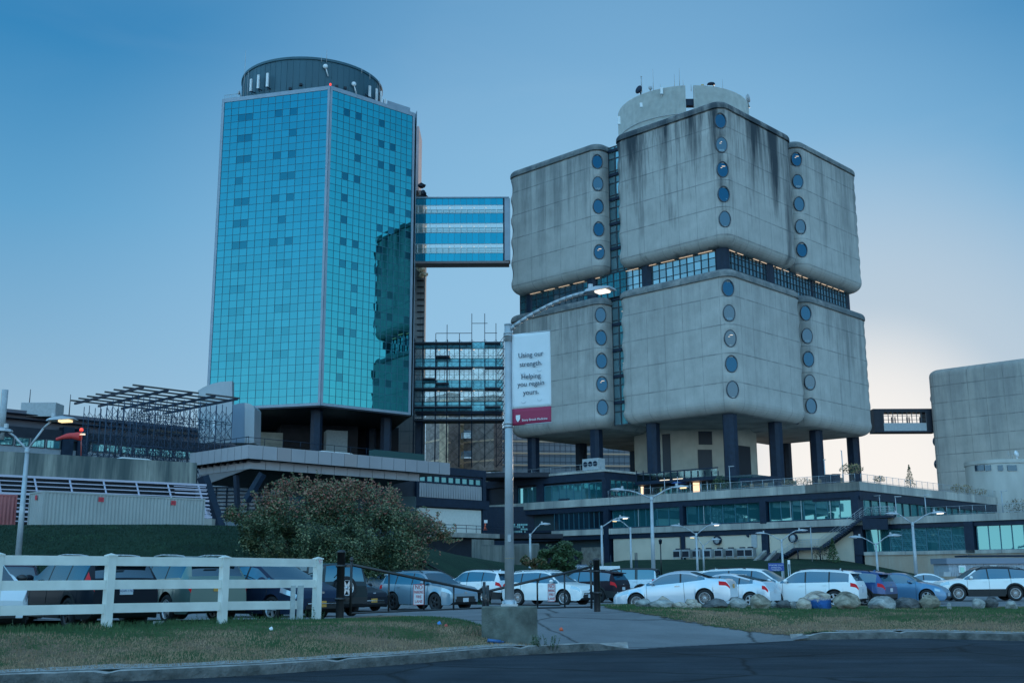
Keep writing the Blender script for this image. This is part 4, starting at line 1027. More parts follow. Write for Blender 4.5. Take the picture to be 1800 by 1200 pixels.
# cross-shaped lit lamps, people-height furniture on the terrace
for k, (px, py) in enumerate(((1168, 845), (1191, 843))):
    a = onp(px, py, Q + V * 4, nU); t = thing('terrace_lamp', Vector((a.x, a.y, DZ)), ['cross-shaped terrace lamp, the left of the two under the balcony', 'cross-shaped terrace lamp, the right of the two under the balcony'][k], 'lamp', 'terrace lamps')
    mb = MB(); mb.tube((a.x, a.y, DZ), (a.x, a.y, a.z + .5), .05, 6); mb.build('pole', M_galv, t)
    mb = MB(); mb.obox(a - U * .9 + Z * .1, U * 1.8, V * .15, Z * .12); mb.build('lamp_bar', M_warm2, t)
for k, (px, y0, y1) in enumerate(((1126, 853, 870), (1224, 848, 856))):
    a = onp(px, y1, Q + V * 9, nU); b = onp(px, y0, Q + V * 9, nU); t = MB(); t.box((a.x, a.y, DZ + 1.3), 1.0, .2, 1.9)
    tag(t.build('lit_window', mat('lit_window', (1, .8, .6), emit=(1, .62, .35), estr=1.6), loc=(a.x, a.y, DZ)), ['tall warm lit doorway on the terrace near its left end', 'small warm lit opening on the terrace below the balcony'][k], 'lit doorway')
M_furn = mat('terrace_furniture', (.20, .15, .10), .7, var=.4, vscale=4)
rnd = random.Random(5)
for k, (px, kind) in enumerate(((1310, 't'), (1322, 'c'), (1335, 't'), (1347, 'c'), (1385, 'p'), (1398, 'c'), (1412, 'p'), (1425, 't'), (1442, 'c'), (1458, 'd'), (1470, 'd'), (1480, 'c'))):
    a = onp(px, 850, Q + V * 3.5, nU); P = Vector((a.x, a.y, DZ - .05))
    if kind == 't':
        t = thing('patio_table', P, 'round patio table on the upper terrace at place %s from the big columns' % ['', 'one', 'two', 'three'][0], 'table', 'patio furniture on the terrace'); t['label'] = ['patio table left of the tall right-hand column', 'patio table just right of the first one', 'patio table near the middle of the right terrace'][[1310, 1335, 1425].index(px)]
        mb = MB(); mb.lathe([(.01, .78), (.6, .78), (.6, .73), (.01, .73)], P, 14); mb.build('table_top', M_furn, t)
        mb = MB(); mb.tube(P, P + Z * .75, .05, 6); mb.lathe([(.3, 0), (.3, .05), (.01, .06)], P, 10); mb.build('pedestal', M_furn, t)
    elif kind == 'c':
        t = thing('patio_chair', P, '', 'chair', 'patio furniture on the terrace'); t['label'] = {1322: 'patio chair between the two left patio tables', 1347: 'patio chair right of the left tables', 1398: 'patio chair between two brown shrub tubs', 1442: 'patio chair beside the middle patio table', 1480: 'patio chair at the right end of the furniture'}[px]
        mb = MB(); mb.box(P + Z * .45, .5, .5, .05); mb.build('seat', M_furn, t); mb = MB(); mb.box(P + Vector((0, .24, .75)), .5, .05, .6); mb.build('backrest', M_furn, t)
        for sx in (-1, 1):
            for sy in (-1, 1): mb = MB(); mb.tube(P + Vector((sx * .22, sy * .22, 0)), P + Vector((sx * .22, sy * .22, .45)), .025, 4); mb.build('leg', M_furn, t)
    elif kind == 'd':
        mb = MB(); mb.box(P + Z * .75, 1.0, .8, 1.5); mb.box(P + Z * 1.53, 1.1, .9, .08)
        tag(mb.build('terrace_bin', M_dark, loc=P), 'dark waste cabinet on the upper terrace, %s of the pair' % ('left' if px == 1458 else 'right'), 'bin', 'waste cabinets')
def leafball(name, P, rx, rz, mats, n, label, cat, lf=.12, trunk=.0, seed=1, group=None, spiky=False, rng=None):
    rnd = random.Random(seed); t = thing(name, P, label, cat, group); mb = MB()
    for i in range(n):
        if spiky:
            h = rnd.random(); r = rx * (1 - h) * rnd.random() ** .4; z = trunk + h * rz * 2
        else:
            while True:
                q = Vector((rnd.uniform(-1, 1), rnd.uniform(-1, 1), rnd.uniform(-1, 1)))
                if q.length < 1 and q.length > .3 and noise.noise(q * 2.2 + Vector((seed, 0, 0))) > -.22: break
            r = None
        if r is None: c = Vector((q.x * rx, q.y * rx, trunk + rz + q.z * rz))
        else:
            a = rnd.random() * 6.28; c = Vector((math.cos(a) * r, math.sin(a) * r, z))
        d1 = Vector((rnd.uniform(-1, 1), rnd.uniform(-1, 1), rnd.uniform(-1, 1))).normalized(); d2 = d1.orthogonal().normalized(); s_ = lf * rnd.uniform(.5, 1.2)
        mb.add([P + c - d1 * s_, P + c + d2 * s_ * .5, P + c + d1 * s_, P + c - d2 * s_ * .5], [(0, 1, 2, 3)], rnd.choice(range(len(mats))))
    mb.build('foliage', mats, t, recalc=False)
    mb = MB(); mb.tube(P, P + Z * (trunk + rz * .8), max(.03, rx * .06), 6, r2=.02); mb.build('stem', M_bark, t)
    return t
M_bark = mat('bark', (.08, .065, .05), .9, var=.3, vscale=8)
Mlf = [mat('leaf_green_dark', (.022, .055, .022), .6), mat('leaf_green', (.045, .095, .035), .6), mat('leaf_olive', (.09, .11, .045), .6)]
Mwarm = [mat('leaf_gold', (.35, .24, .10), .6), mat('leaf_olive', (.09, .11, .045)), mat('leaf_brown', (.20, .12, .07), .6)]
def tp(px, back): a = onp(px, 850, Q + V * back, nU); return Vector((a.x, a.y, DZ - .05))
leafball('potted_tree', tp(1498, 2.0), 1.6, .8, Mwarm, 420, 'bushy golden-green small tree on the terrace corner', 'tree', .16, 1.2, 2)
P = Q + V * 18 + U * 1.0 + Z * DZ
leafball('conifer', P, .95, 1.7, Mlf, 420, 'small dark conifer standing behind the terrace railing', 'tree', .14, .1, 3, spiky=True)
for k, (v, lab) in enumerate(((8, 'leggy shrub on the terrace right of the corner tree'), (34, 'golden shrub on the terrace right of the conifer'), (38, 'low golden shrub at the middle of the receding terrace'), (43, 'brown leafy shrub near the end of the receding terrace'), (50, 'bright bronze shrub at the far end of the terrace'), (55, 'last low shrub by the concrete block on the terrace'))):
    leafball('terrace_shrub', Q + V * v + U * .9 + Z * DZ, .8 + .12 * k, .6 + .1 * (k % 3), Mwarm, 260, lab, 'shrub', .13, .2, 10 + k, 'shrubs along the terrace')
leafball('terrace_shrub', tp(1266, 2.), 1.3, 1.1, Mlf, 350, 'dark green shrub on the terrace between balcony and tall column', 'shrub', .13, .3, 31, 'shrubs along the terrace')
leafball('terrace_shrub', tp(1385, 2.6), 1.1, .45, Mwarm, 260, 'brown shrub tub on the left of the right terrace', 'shrub', .1, .3, 32, 'shrubs along the terrace')
leafball('terrace_shrub', tp(1413, 2.6), 1.2, .5, Mwarm, 260, 'wide brown shrub right of the patio chair', 'shrub', .1, .3, 33, 'shrubs along the terrace')
# umbrella folded / blue parasol
a = tp(1194, 7); mb = MB(); mb.lathe([(.05, 2.9), (1.3, 2.2), (1.28, 2.15), (.03, 2.6)], a, 12); mb.tube(a, a + Z * 2.8, .04, 6)
tag(mb.build('parasol', mat('blue_canvas', (.04, .12, .38), .7), loc=a), 'blue parasol open on the terrace below the balcony', 'parasol')
def hvac(P, label):
    t = thing('roof_unit', P, label, 'air unit')
    mb = MB(); mb.obox(P - U * -1 + Z * .6, U * 3.4, V * 1.8, Z * 1.9); mb.build('casing', M_grey, t)
    mb = MB()
    for k in range(3): mb.lathe([(.01, 0), (.42, 0), (.42, .12), (.36, .12), (.36, .04), (.01, .04)], P + U * (1.6 + k * 1.05) + nU * .02 + Z * 1.6, 14, nU)
    mb.build('fan', M_dark, t)
    mb = MB()
    for k in range(4): mb.tube(P + U * (1.1 + k * 1.05), P + U * (1.1 + k * 1.05) + Z * .6, .06, 5)
    mb.build('support', M_dark, t)
a = onp(1060, 832, Q + V * 3, nU); hvac(Vector((a.x, a.y, zC1 + .2)), 'grey air handling unit with round fans on the podium roof')
# stair from the bank up to the lower terrace
st = thing('steel_stair', fp(1400, 975), 'long open steel stair climbing the podium facade to the lower terrace', 'stair')
off = 1.6
def sp_(px, py): return onp(px, py, Q + nU * off, nU)
pts = [(1352, 990), (1396, 962), (1440, 962), (1516, 906), (1565, 906)]
def rail3(a, b, m=M_galv):
    mb = MB(); n = max(2, int((b - a).length / 1.1))
    for h in (1.05, .75, .5, .25): mb.tube(a + Z * h, b + Z * h, .03 if h > 1 else .018, 4)
    for i in range(n + 1): p = a + (b - a) * (i / n); mb.tube(p, p + Z * 1.05, .022, 4)
    return mb
W_ = nU * -1.3
P_ = [sp_(*p) for p in pts]; 
for k in (0, 2):
    a, b = P_[k], P_[k + 1]; mb = MB(); mb.obox(a - Z * .45, (b - a), W_ * .08, Z * .5); mb.obox(a - Z * .45 + W_, (b - a), W_ * .08, Z * .5); mb.build('stringer', M_dark, st)
    n = int((b.z - a.z) / .18); mb = MB()
    for i in range(n): p = a + (b - a) * ((i + .5) / n); mb.obox(p + Z * .02, Vector((b.x - a.x, b.y - a.y, 0)).normalized() * .34, W_, Z * .05); 
    mb.build('tread', M_grey, st)
for k in (1, 3):
    a, b = P_[k], P_[k + 1]; b = Vector((b.x, b.y, a.z)); mb = MB(); mb.obox(a - Z * .35, b - a, W_, Z * .35); mb.build('landing', M_dark, st)
for k in range(4):
    a, b = P_[k], P_[k + 1]; b = Vector((b.x, b.y, b.z if k % 2 == 0 else a.z)); rail3(a, b).build('handrail', M_galv, st); rail3(a + W_, b + W_).build('handrail', M_galv, st)
for px in (1402, 1441): a = sp_(px, 962); mb = MB(); mb.tube((a.x, a.y, gh(a.x, a.y)), a - Z * .3, .08, 6); mb.build('support', M_dark, st)
mb = MB(); a = P_[3]; mb.obox(a - Z * .35, (P_[4] - a) * .9, W_ * -.1, Z * -1.4); mb.build('bracket', M_dark, st)
# concrete ramp wall in the bank
a = onp(1318, 1000, Q + nU * 9, nU); 
for k, (x0, y0, x1, y1) in enumerate(((1317, 992, 1342, 968), (1336, 994, 1360, 968))):
    p0 = onp(x0, y0, Q + nU * 8, nU); p1 = onp(x1, y1, Q + nU * 3, nU); mb = MB(); mb.obox(p0 - Z * 1.5, p1 - p0, U * -.5, Z * 1.6)
    tag(mb.build('ramp_wall', M_slab, loc=p0), 'low sloping concrete wall in the grass bank, %s of the pair' % ('left' if k == 0 else 'right'), 'wall', 'sloping walls beside the bank steps')
mb = MB(); p0 = onp(1326, 994, Q + nU * 8, nU); p1 = onp(1350, 969, Q + nU * 3, nU); mb.obox(p0 - Z * .3, p1 - p0, U * -2.3, Z * .12)
tag(mb.build('bank_steps', M_dark2, loc=p0), 'dark flight of steps between two sloping walls in the bank', 'steps')
# chillers along the wall
for k, px in enumerate((1199, 1215, 1233, 1252, 1272, 1291, 1311, 1325)):
    a = fp(px, 978) + nU * 2.2; P = Vector((a.x, a.y, fz(1285, 986) + .1)); t = thing('chiller', P, '%s grey cooling unit from the left along the beige wall' % ['first', 'second', 'third', 'fourth', 'fifth', 'sixth', 'seventh', 'eighth'][k], 'air unit', 'row of cooling units')
    mb = MB(); mb.obox(P + Z * .5, U * -1.25, V * .9, Z * 1.15); mb.build('casing', M_galv if k % 3 else M_grey, t)
    mb = MB(); mb.obox(P + Z * .6 + nU * .02, U * -1.1, V * .02, Z * .8); mb.build('coil', M_dark2, t)
    mb = MB(); mb.lathe([(.42, 0), (.42, .18), (.36, .18), (.01, .1)], P + U * -.62 + V * .45 + Z * 1.65, 12); mb.build('fan', M_dark2, t)
    for sx in (.05, 1.2): mb = MB(); mb.obox(P + U * -sx, U * -.08, V * .08, Z * .5); mb.build('leg', M_grey, t)
for k, (px, py) in enumerate(((1263, 949), (1396, 945))):
    a = fp(px, py); t = thing('wall_fan', a, 'round grey wall fan in a black ring, %s of the two' % ('left' if k == 0 else 'right'), 'wall fan', 'round wall fans')
    mb = MB(); mb.lathe([(.62, 0), (.62, .5), (.5, .5), (.5, .3), (.62, 0)], a + nU * .05, 20, nU); mb.build('ring', M_dark, t)
    mb = MB(); mb.lathe([(.5, .32), (.3, .42), (.01, .45)], a + nU * .05, 16, nU); mb.build('cover', M_grey, t)
a = fp(1322, 962); mb = MB(); mb.obox(a + nU * .1, U * -.9, V * .3, Z * 2.2); tag(mb.build('service_cabinet', M_grey, loc=a), 'narrow grey cabinet against the beige wall', 'cabinet')
mb = MB(); a = fp(1315, 941); mb.lathe([(.22, 0), (.2, .12), (.01, .2)], a, 12, nU); tag(mb.build('wall_light', M_dark, loc=a), 'small round light high on the beige wall', 'light')

# ---------------------------------------------------------------- far right concrete building, its drum, link and hut
rbld = thing('concrete_annex', atY(1720, 900, 212), 'big grey concrete building with a rounded edge at the right of the picture', 'building')
RB = atY(1645, 858, 212); RB.z = 0
M_conc4 = concrete('annex_concrete', (.50, .47, .43), (.13, .15, .17), 3.3, 3.3, streak=.35)
d = -U  # towards the camera side, to the right
zt_ = atY(1650, 651, 212).z
mb = MB(); pr = []; ln = 44; dep = 40
lv = [(10, 0), (zt_ - 1.3, 0)] + [(zt_ - 1.3 + 1.3 * math.sin(a), 1.3 * (1 - math.cos(a))) for a in [rad(x) for x in (20, 40, 60, 75, 90)]]
rings = []
for (z, ins) in lv:
    R_ = 1.3; out = []
    A0 = RB + V * ins
    for i in range(7):
        a = rad(90 * i / 6); out.append(RB + d * (ins + R_ - R_ * math.sin(a) ) + V * (ins * .6 + R_ - R_ * math.cos(a)) * 1.0 + Z * z)
    o_ = [RB + d * ln + V * (ins * .6) + Z * z] + out + [RB + d * ins + V * dep + Z * z, RB + d * ln + V * dep + Z * z]
    rings.append(o_)
k = len(rings[0]); per = [0]
for a, b in zip(rings[0], rings[0][1:] + rings[0][:1]): per.append(per[-1] + (b - a).length)
for j in range(len(rings) - 1):
    b = len(mb.v); mb.v += rings[j] + rings[j + 1]
    for i in range(k):
        i2 = (i + 1) % k; mb.f.append([b + i, b + i2, b + k + i2, b + k + i]); mb.m.append(0); mb.sm.append(j >= 0)
        va, vb = zt_ - lv[j][0], zt_ - lv[j + 1][0]; mb.uv[len(mb.f) - 1] = [(per[i], va), (per[i + 1], va), (per[i + 1], vb), (per[i], vb)]
b = len(mb.v); mb.v += rings[-1]; mb.f.append([b + i for i in range(k)]); mb.m.append(0); mb.sm.append(False)
mb.build('concrete_block', M_conc4, rbld, sharp=35)
for yy in (700, 735, 775, 815):
    a = atY(1634 + (yy - 650) * .06, yy, 214); mb = MB(); mb.lathe([(.9, 0), (.9, .5), (.6, .5), (.01, .35)], a + Vector((.9, .4, 0)), 16, Vector((-1, -.3, 0))); mb.build('porthole', M_port_side if False else G_port, rbld)
drum_t = thing('concrete_drum', atY(1760, 900, 172), 'round concrete drum with small dark windows on the lower terrace', 'building')
DC = atY(1762, 880, 172 + 11); DC.z = 0; RD = 6.6 + 2.2
a = atY(1706, 820, 178); DC = Vector((atY(1765, 850, 185).x, 186, 0)); RD = (DC.x - atY(1703, 850, 186).x)
zt2 = atY(1770, 806, DC.y - RD).z
mb = MB(); mb.lathe([(RD, zR - .3), (RD, zt2 - .7), (RD + .15, zt2 - .6), (RD + .15, zt2), (RD - .5, zt2), (.1, zt2)], DC, 60)
mb.build('drum_wall', mat('drum_concrete', (.44, .43, .40), .8, var=.18, vscale=.4, stretch=(1, 1, .3)), drum_t, sharp=30)
def drum_win(px0, px1, y0, y1, name, m):
    pxc = (px0 + px1) / 2; best = min((abs(proj(DC + Vector((math.cos(a), math.sin(a), 0)) * RD + Z * 17)[0] - pxc), a) for a in [rad(180 + i * .5) for i in range(361)])
    e = Vector((math.cos(best[1]), math.sin(best[1]), 0)); p = DC + e * (RD + .02); c = atY(pxc, (y0 + y1) / 2, p.y); w_ = (px1 - px0) / 1992 * p.y / max(.35, abs(e.y)); h_ = (y1 - y0) / 1992 * p.y
    mb = MB(); mb.box(Vector((p.x, p.y, c.z)), w_, .2, h_, rz=math.atan2(e.y, e.x) + PI / 2); mb.build(name, m, drum_t)
for (a, b) in ((1719, 1729), (1735, 1742), (1756, 1764), (1772, 1788)): drum_win(a, b, 817, 827, 'window', G_port)
c = atY(1787, 797, DC.y - 4); dish(1787, 797, DC.y - 4, .55, (.5, -.8, .3), par=drum_t, m=M_white); antenna(1780, 806, 795, DC.y - 4, .05, 'antenna_mast', drum_t)
mb = MB(); a = atY(1768, 797, DC.y - 4); mb.tube(a, a + X * 1.8, .05, 4); mb.tube(a + X * .4 - Z * .5, a + X * .4 + Z * .5, .04, 4); mb.build('aerial', M_grey, drum_t)
# small link bridge
BY2 = 213.0
lk = thing('link_bridge', atY(1592, 757, BY2), 'short dark enclosed bridge from the concrete tower to the right-hand building', 'bridge')
def wall2(x0, x1, y0, y1, m, name, proud=0., depth=3., Yb=BY2):
    a = atY(x0, 738, Yb); b = atY(x1, 738, Yb); z1_ = atY(1592, y0, Yb).z; z0_ = atY(1592, y1, Yb).z
    mb = MB(); mb.obox(Vector((a.x, Yb - proud, z0_)), X * (b.x - a.x), Vector((0, depth + proud, 0)), Z * (z1_ - z0_)); return mb.build(name, m, lk)
wall2(1536, 1553, 718, 757, M_dark2, 'end_panel'); wall2(1628, 1646, 718, 757, M_dark2, 'end_panel')
wall2(1553, 1628, 743, 757, M_grey, 'lower_panel'); wall2(1553, 1628, 718, 724, M_dark2, 'roof_beam')
wall2(1536, 1646, 757, 759, M_dark, 'underside', .1, 3.1)
for Yb in (BY2, BY2 + 2.8):
    for k in range(10): wall2(1553 + k * 8.3, 1554 + k * 8.3, 724, 743, M_frame, 'mullion', .03, .12, Yb)
    for yy in (730, 737): wall2(1553, 1628, yy, yy + .7, M_frame, 'transom', .02, .1, Yb)
for (px, w_) in ((1571, 1.4), (1577, 1.0), (1598, 1.6), (1602, 1.), (1621, 1.)): wall2(px, px + w_ * 1.2, 731, 743, M_dark, 'inner_post', -1.2, 1.5)
# prefabricated hut
hut = thing('site_hut', atY(1740, 1003, 112), 'long grey prefabricated hut with small white-framed windows behind the white car', 'hut')
def wall3(x0, x1, y0, y1, m, name, par, Yb, proud=0., depth=4.):
    a = atY(x0, 990, Yb); b = atY(x1, 990, Yb); z1_ = atY(900 + 850, y0, Yb).z; z0_ = atY(1750, y1, Yb).z
    mb = MB(); mb.obox(Vector((a.x, Yb - proud, z0_)), X * (b.x - a.x), Vector((0, depth + proud, 0)), Z * (z1_ - z0_)); return mb.build(name, m, par)
M_ribgrey = mat('hut_cladding', (.42, .45, .50), .6, var=.1)
wall3(1667, 1830, 982, 1012, M_ribgrey, 'wall', hut, 112)
mb = MB()
for k in range(56): p = atY(1668 + k * 2.9, 990, 112); mb.tube((p.x, 111.98, atY(1750, 1012, 112).z), (p.x, 111.98, atY(1750, 990, 112).z), .03, 3)
mb.build('wall_ribs', M_ribgrey, hut)
wall3(1664, 1832, 980, 990, mat('hut_fascia', (.20, .23, .29), .6), 'fascia', hut, 111.8, .05, 4.3)
wall3(1700, 1832, 975, 978, M_dark, 'roof_beam', hut, 111.8, .1, 3)
for (x0, x1) in ((1684, 1696), (1739, 1751)):
    f_ = wall3(x0, x1, 993, 1006, M_white, 'window', hut, 111.9, .12, .1)
    g_ = wall3(x0 + 2.2, x1 - 2.4, 996, 1006, G_pod, 'pane', hut, 111.9, .14, .02)
tag(wall3(1656, 1668, 1004, 1012, M_grey, 'hut_step', hut, 111, .2, 1)); 
# ---------------------------------------------------------------- canopy in front of the glass tower
K0 = atY(437, 781, 125); KZ = K0.z; K0.z = 0
M_fascia = mat('fascia_panel', (.34, .33, .36), .45, .2, var=.12, vscale=.15)
M_fasc2 = mat('fascia_panel_pink', (.33, .29, .30), .5, .2)
canopy = thing('entrance_canopy', K0 + Z * 5 + V * 10 + U * 6, 'huge wedge-shaped entrance canopy with a pale panelled edge and dark underside', 'canopy')
cvl = min((abs(proj(K0 + V * t + Z * KZ)[0] - 791), t) for t in [i * .25 for i in range(400)])[1]
cul = min((abs(proj(K0 + U * t + Z * KZ)[0] - 333), t) for t in [i * .25 for i in range(400)])[1]
FH = 1.55
print('canopy', cvl, cul, KZ, proj(K0 + V * cvl + Z * KZ), proj(K0 + U * cul + Z * KZ))
for (d, ln, nn, o_) in ((V, cvl, 16, -U), (U, cul, 9, -V)):
    for i in range(nn):
        mb = MB(); mb.obox(K0 + d * (ln * i / nn + .03) + Z * (KZ - FH), d * (ln / nn - .06), -o_ * .25, Z * FH); mb.build('fascia_panel', M_fasc2 if (i in (2, 7) and d is V) else M_fascia, canopy)
def quadmesh(pts, m, name, par, th=.12):
    mb = MB(); n_ = (pts[1] - pts[0]).cross(pts[2] - pts[0]).normalized() * th; mb.prism(pts, n_); return mb.build(name, m, par)
k1 = K0 + V * 1.2 + U * 1.2; z1 = KZ - FH; zlo = 8.3
v2, u2 = cvl - 6.5, cul - .5
top = [k1, k1 + V * (cvl - 2.0), k1 + V * (cvl - 2.0) + U * (cul), k1 + U * cul]
mb = MB(); mb.prism([p + Z * (KZ - FH + .05) for p in (K0 + V * .3 + U * .3, K0 + V * (cvl - .1) + U * .3, K0 + V * (cvl - .1) + U * cul, K0 + V * .3 + U * cul)], FH - .35); mb.build('canopy_deck', M_dark2, canopy)
# second, stepped-back fascia then the tapering hull
for (d, ln, nn, o_) in ((V, cvl - 5.5, 13, -U), (U, cul - 1.5, 7, -V)):
    for i in range(nn):
        mb = MB(); mb.obox(k1 + d * (ln * i / nn + .03) + Z * (z1 - 1.0), d * (ln / nn - .06), -o_ * .2, Z * 1.0); mb.build('lower_fascia', M_fascia, canopy)
zt3 = z1 - .9; c0 = k1 + U * .2 + V * .2
a0, a1, a2, a3 = c0, c0 + V * (cvl - 6.5), c0 + V * (cvl - 6.5) + U * (cul - 2), c0 + U * (cul - 2)
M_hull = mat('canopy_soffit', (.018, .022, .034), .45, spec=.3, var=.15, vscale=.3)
Cc = onp(362, 852, c0 + V * .4, V); Ee = a1 - V * 6.5 + U * 6; Ee = Vector((Ee.x, Ee.y, atY(proj(Ee + Z * 9)[0], 869, Ee.y).z))
tB, tD, t2, tA = [p + Z * zt3 for p in (a0, a1, a2, a3)]
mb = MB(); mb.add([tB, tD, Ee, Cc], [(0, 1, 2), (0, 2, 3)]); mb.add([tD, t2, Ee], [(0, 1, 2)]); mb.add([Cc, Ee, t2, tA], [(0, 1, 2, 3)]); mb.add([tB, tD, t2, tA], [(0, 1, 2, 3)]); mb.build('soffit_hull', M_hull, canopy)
mb = MB(); mb.prism([tB - V * .02, Cc - V * .02, tA - V * .02], V * -.1); mb.build('side_panel', M_fascia, canopy)
mb = MB()
for i in range(9):
    p = K0 + U * (.8 + i * cul / 9) + V * .7; mb.obox(p + Z * (KZ - FH - .25), U * .2, V * 1.5, Z * .3)
mb.build('joist_end', M_dark2, canopy)
# raking struts
for (x0, y0, x1, y1, Y, r) in ((357, 838, 392, 945, 121, .75), (462, 832, 433, 880, 128, .55), (415, 835, 418, 905, 130, .4)):
    a = atY(x0, y0, Y); b = atY(x1, y1, Y); mb = MB(); mb.tube(a, b, r, 6, smooth=False); mb.build('raking_strut', M_dark, canopy)
# wall and glazing under the canopy
und = thing('entrance_wall', atY(420, 905, 142), 'pale lattice-glazed entrance wall in the shade of the canopy', 'wall')
a = atY(350, 880, 142); zz = (atY(400, 915, 142).z, atY(400, 856, 142).z)
glazed_wall(Vector((a.x - 2, 142, 0)), X, 11, zz[0], zz[1], 8, 9, und, glass=mat('entrance_panel', (.28, .32, .38), .5), frame=M_dark, name='lattice_wall', fr=.14)
ur = thing('undercroft', atY(560, 900, 150), 'dark recessed ground floor behind the big shrub', 'building')
mb = MB(); a = atY(440, 905, 150); mb.obox(Vector((a.x, 150, 3)), X * 22, Vector((0, 2, 0)), Z * 9); mb.build('wall', MATS['interior_dark'], ur)
# railing and vehicles on the canopy deck
railing('railing', K0 + V * .6 + U * 1.5 + Z * KZ, V, cvl - 6, 2.4, 'thin dark railing along the canopy edge', m=M_dark, bars=2, r=.035)
railing('railing', K0 + U * 1.0 + V * .6 + Z * KZ, U, cul, 2.4, 'thin railing on the left edge of the canopy', m=M_dark, bars=2, r=.035)
# parked ambulance roofs seen above the edge
def vanroof(px, py, Y, ln, label, d=V, dk=None):
    KZ = dk or globals()['KZ']
    P = atY(px, py, Y); P.z = KZ; t = thing('parked_van', P, label, 'van', 'vans parked above the canopy')
    wd = d.cross(Z) * -1
    zt_ = atY(px, py, Y).z
    zt_ = max(zt_, KZ + 1.7)
    mb = MB(); prof = [(0, .45), (0, 1.0), (.1, zt_ - KZ - .25), (.5, zt_ - KZ), (ln - 1.6, zt_ - KZ), (ln - 1.0, (zt_ - KZ) * .93), (ln - .2, (zt_ - KZ) * .5), (ln, .9), (ln, .45)]
    mb.prism([P + d * x + Z * z for x, z in prof], wd * 2.0); mb.build('body', M_white, t)
    mb = MB(); mb.prism([P + d * x + Z * z - wd * .02 for x, z in ((.4, 1.2), (.4, zt_ - KZ - .4), (ln - 1.7, zt_ - KZ - .4), (ln - .9, 1.2))], wd * 2.04); mb.build('window', G_pod, t)
    for x in (.9, ln - 1.):
        mb = MB(); mb.lathe([(.01, 0), (.36, 0), (.36, .25), (.01, .25)], P + d * x + Z * .36 - wd * .03, 14, wd); mb.build('wheel', M_rubber, t)
vanroof(525, 793, 149, 5.0, 'white van roof showing above the canopy edge, shorter left one'); vanroof(562, 791, 153, 7, 'long white van roof above the canopy edge under the tower')
vanroof(208, 803, 118, 5.0, 'white car roof showing over the long concrete parapet', dk=atY(208, 803, 118).z - 1.65)
# low dark hedge wall and cab at the right end of the deck
mb = MB(); P = K0 + V * (cvl * .62) + U * 1.2 + Z * KZ; mb.obox(P, V * (cvl * .27), U * 1.2, Z * 1.0); tag(mb.build('deck_screen', mat('green_screen', (.02, .07, .07), .7), loc=P), 'dark green screen wall on the canopy deck right end', 'screen')
# low clad building at the right end of the canopy
side = thing('clad_wing', atY(790, 930, 160), 'low grey-clad service wing with a strip window and white lower wall', 'building')
SW = atY(851, 850, 168); SW.z = 0
def sz(px, py): return onp(px, py, SW, -U)
def swall(x0, x1, y0, y1, m, name, proud=0., depth=8.):
    """wall on the plane through SW running along V"""
    P0 = sz(x0, (y0 + y1) / 2); P1 = sz(x1, (y0 + y1) / 2); c = sz((x0 + x1) / 2, y0).z, sz((x0 + x1) / 2, y1).z
    s0, s1 = (P0 - SW).dot(V), (P1 - SW).dot(V)
    mb = MB(); mb.obox(SW + V * s0 - U * proud + Z * c[1], V * (s1 - s0), U * (depth + proud), Z * (c[0] - c[1])); return mb.build(name, m, side)
M_clad = mat('grey_cladding', (.33, .32, .34), .5, .1, var=.1, vscale=.4)
swall(690, 851, 823, 946, M_dark2, 'wall', 0, 14)
swall(735, 852, 822, 835, M_dark, 'roof_beam', .3, 14)
c_ = [sz(735, 846), sz(845, 846)]; s0, s1 = (c_[0] - SW).dot(V), (c_[1] - SW).dot(V)
zt_, zb_ = sz(790, 838).z, sz(790, 850).z
glazed_wall(SW + V * s0 - U * .1, V, s1 - s0, zb_, zt_, 9, 1, side, glass=G_pod2, frame=M_dark, name='strip_window', fr=.25)
swall(735, 845, 851, 876, M_clad, 'cladding', .2)
mb = MB()
for k in range(26):
    p = sz(735 + k * 4.3, 860); s = (p - SW).dot(V); mb.tube(SW + V * s - U * .24 + Z * sz(790, 876).z, SW + V * s - U * .24 + Z * sz(790, 851).z, .03, 3)
mb.build('cladding_rib', M_clad, side)
swall(690, 856, 876, 891, M_dark, 'floor_beam', .5)
swall(690, 845, 893, 936, mat('white_wall', (.62, .60, .56), .7, var=.06), 'white_wall', .1)
swall(729, 734, 838, 893, M_dark, 'column', .4); swall(846, 851, 838, 946, M_dark, 'column', .35)
swall(690, 860, 936, 944, M_slab, 'dock_edge', 2.2); swall(680, 858, 944, 1000, M_dark2, 'base_wall', .6)
mb = MB(); P = sz(730, 936) - U * 2.0
railing('railing', Vector((P.x, P.y, sz(790, 936).z)), V, 22, 2.0, 'dark pipe railing on the loading dock of the clad wing', m=M_dark, bars=0, rows=(1.05, .6), r=.04)
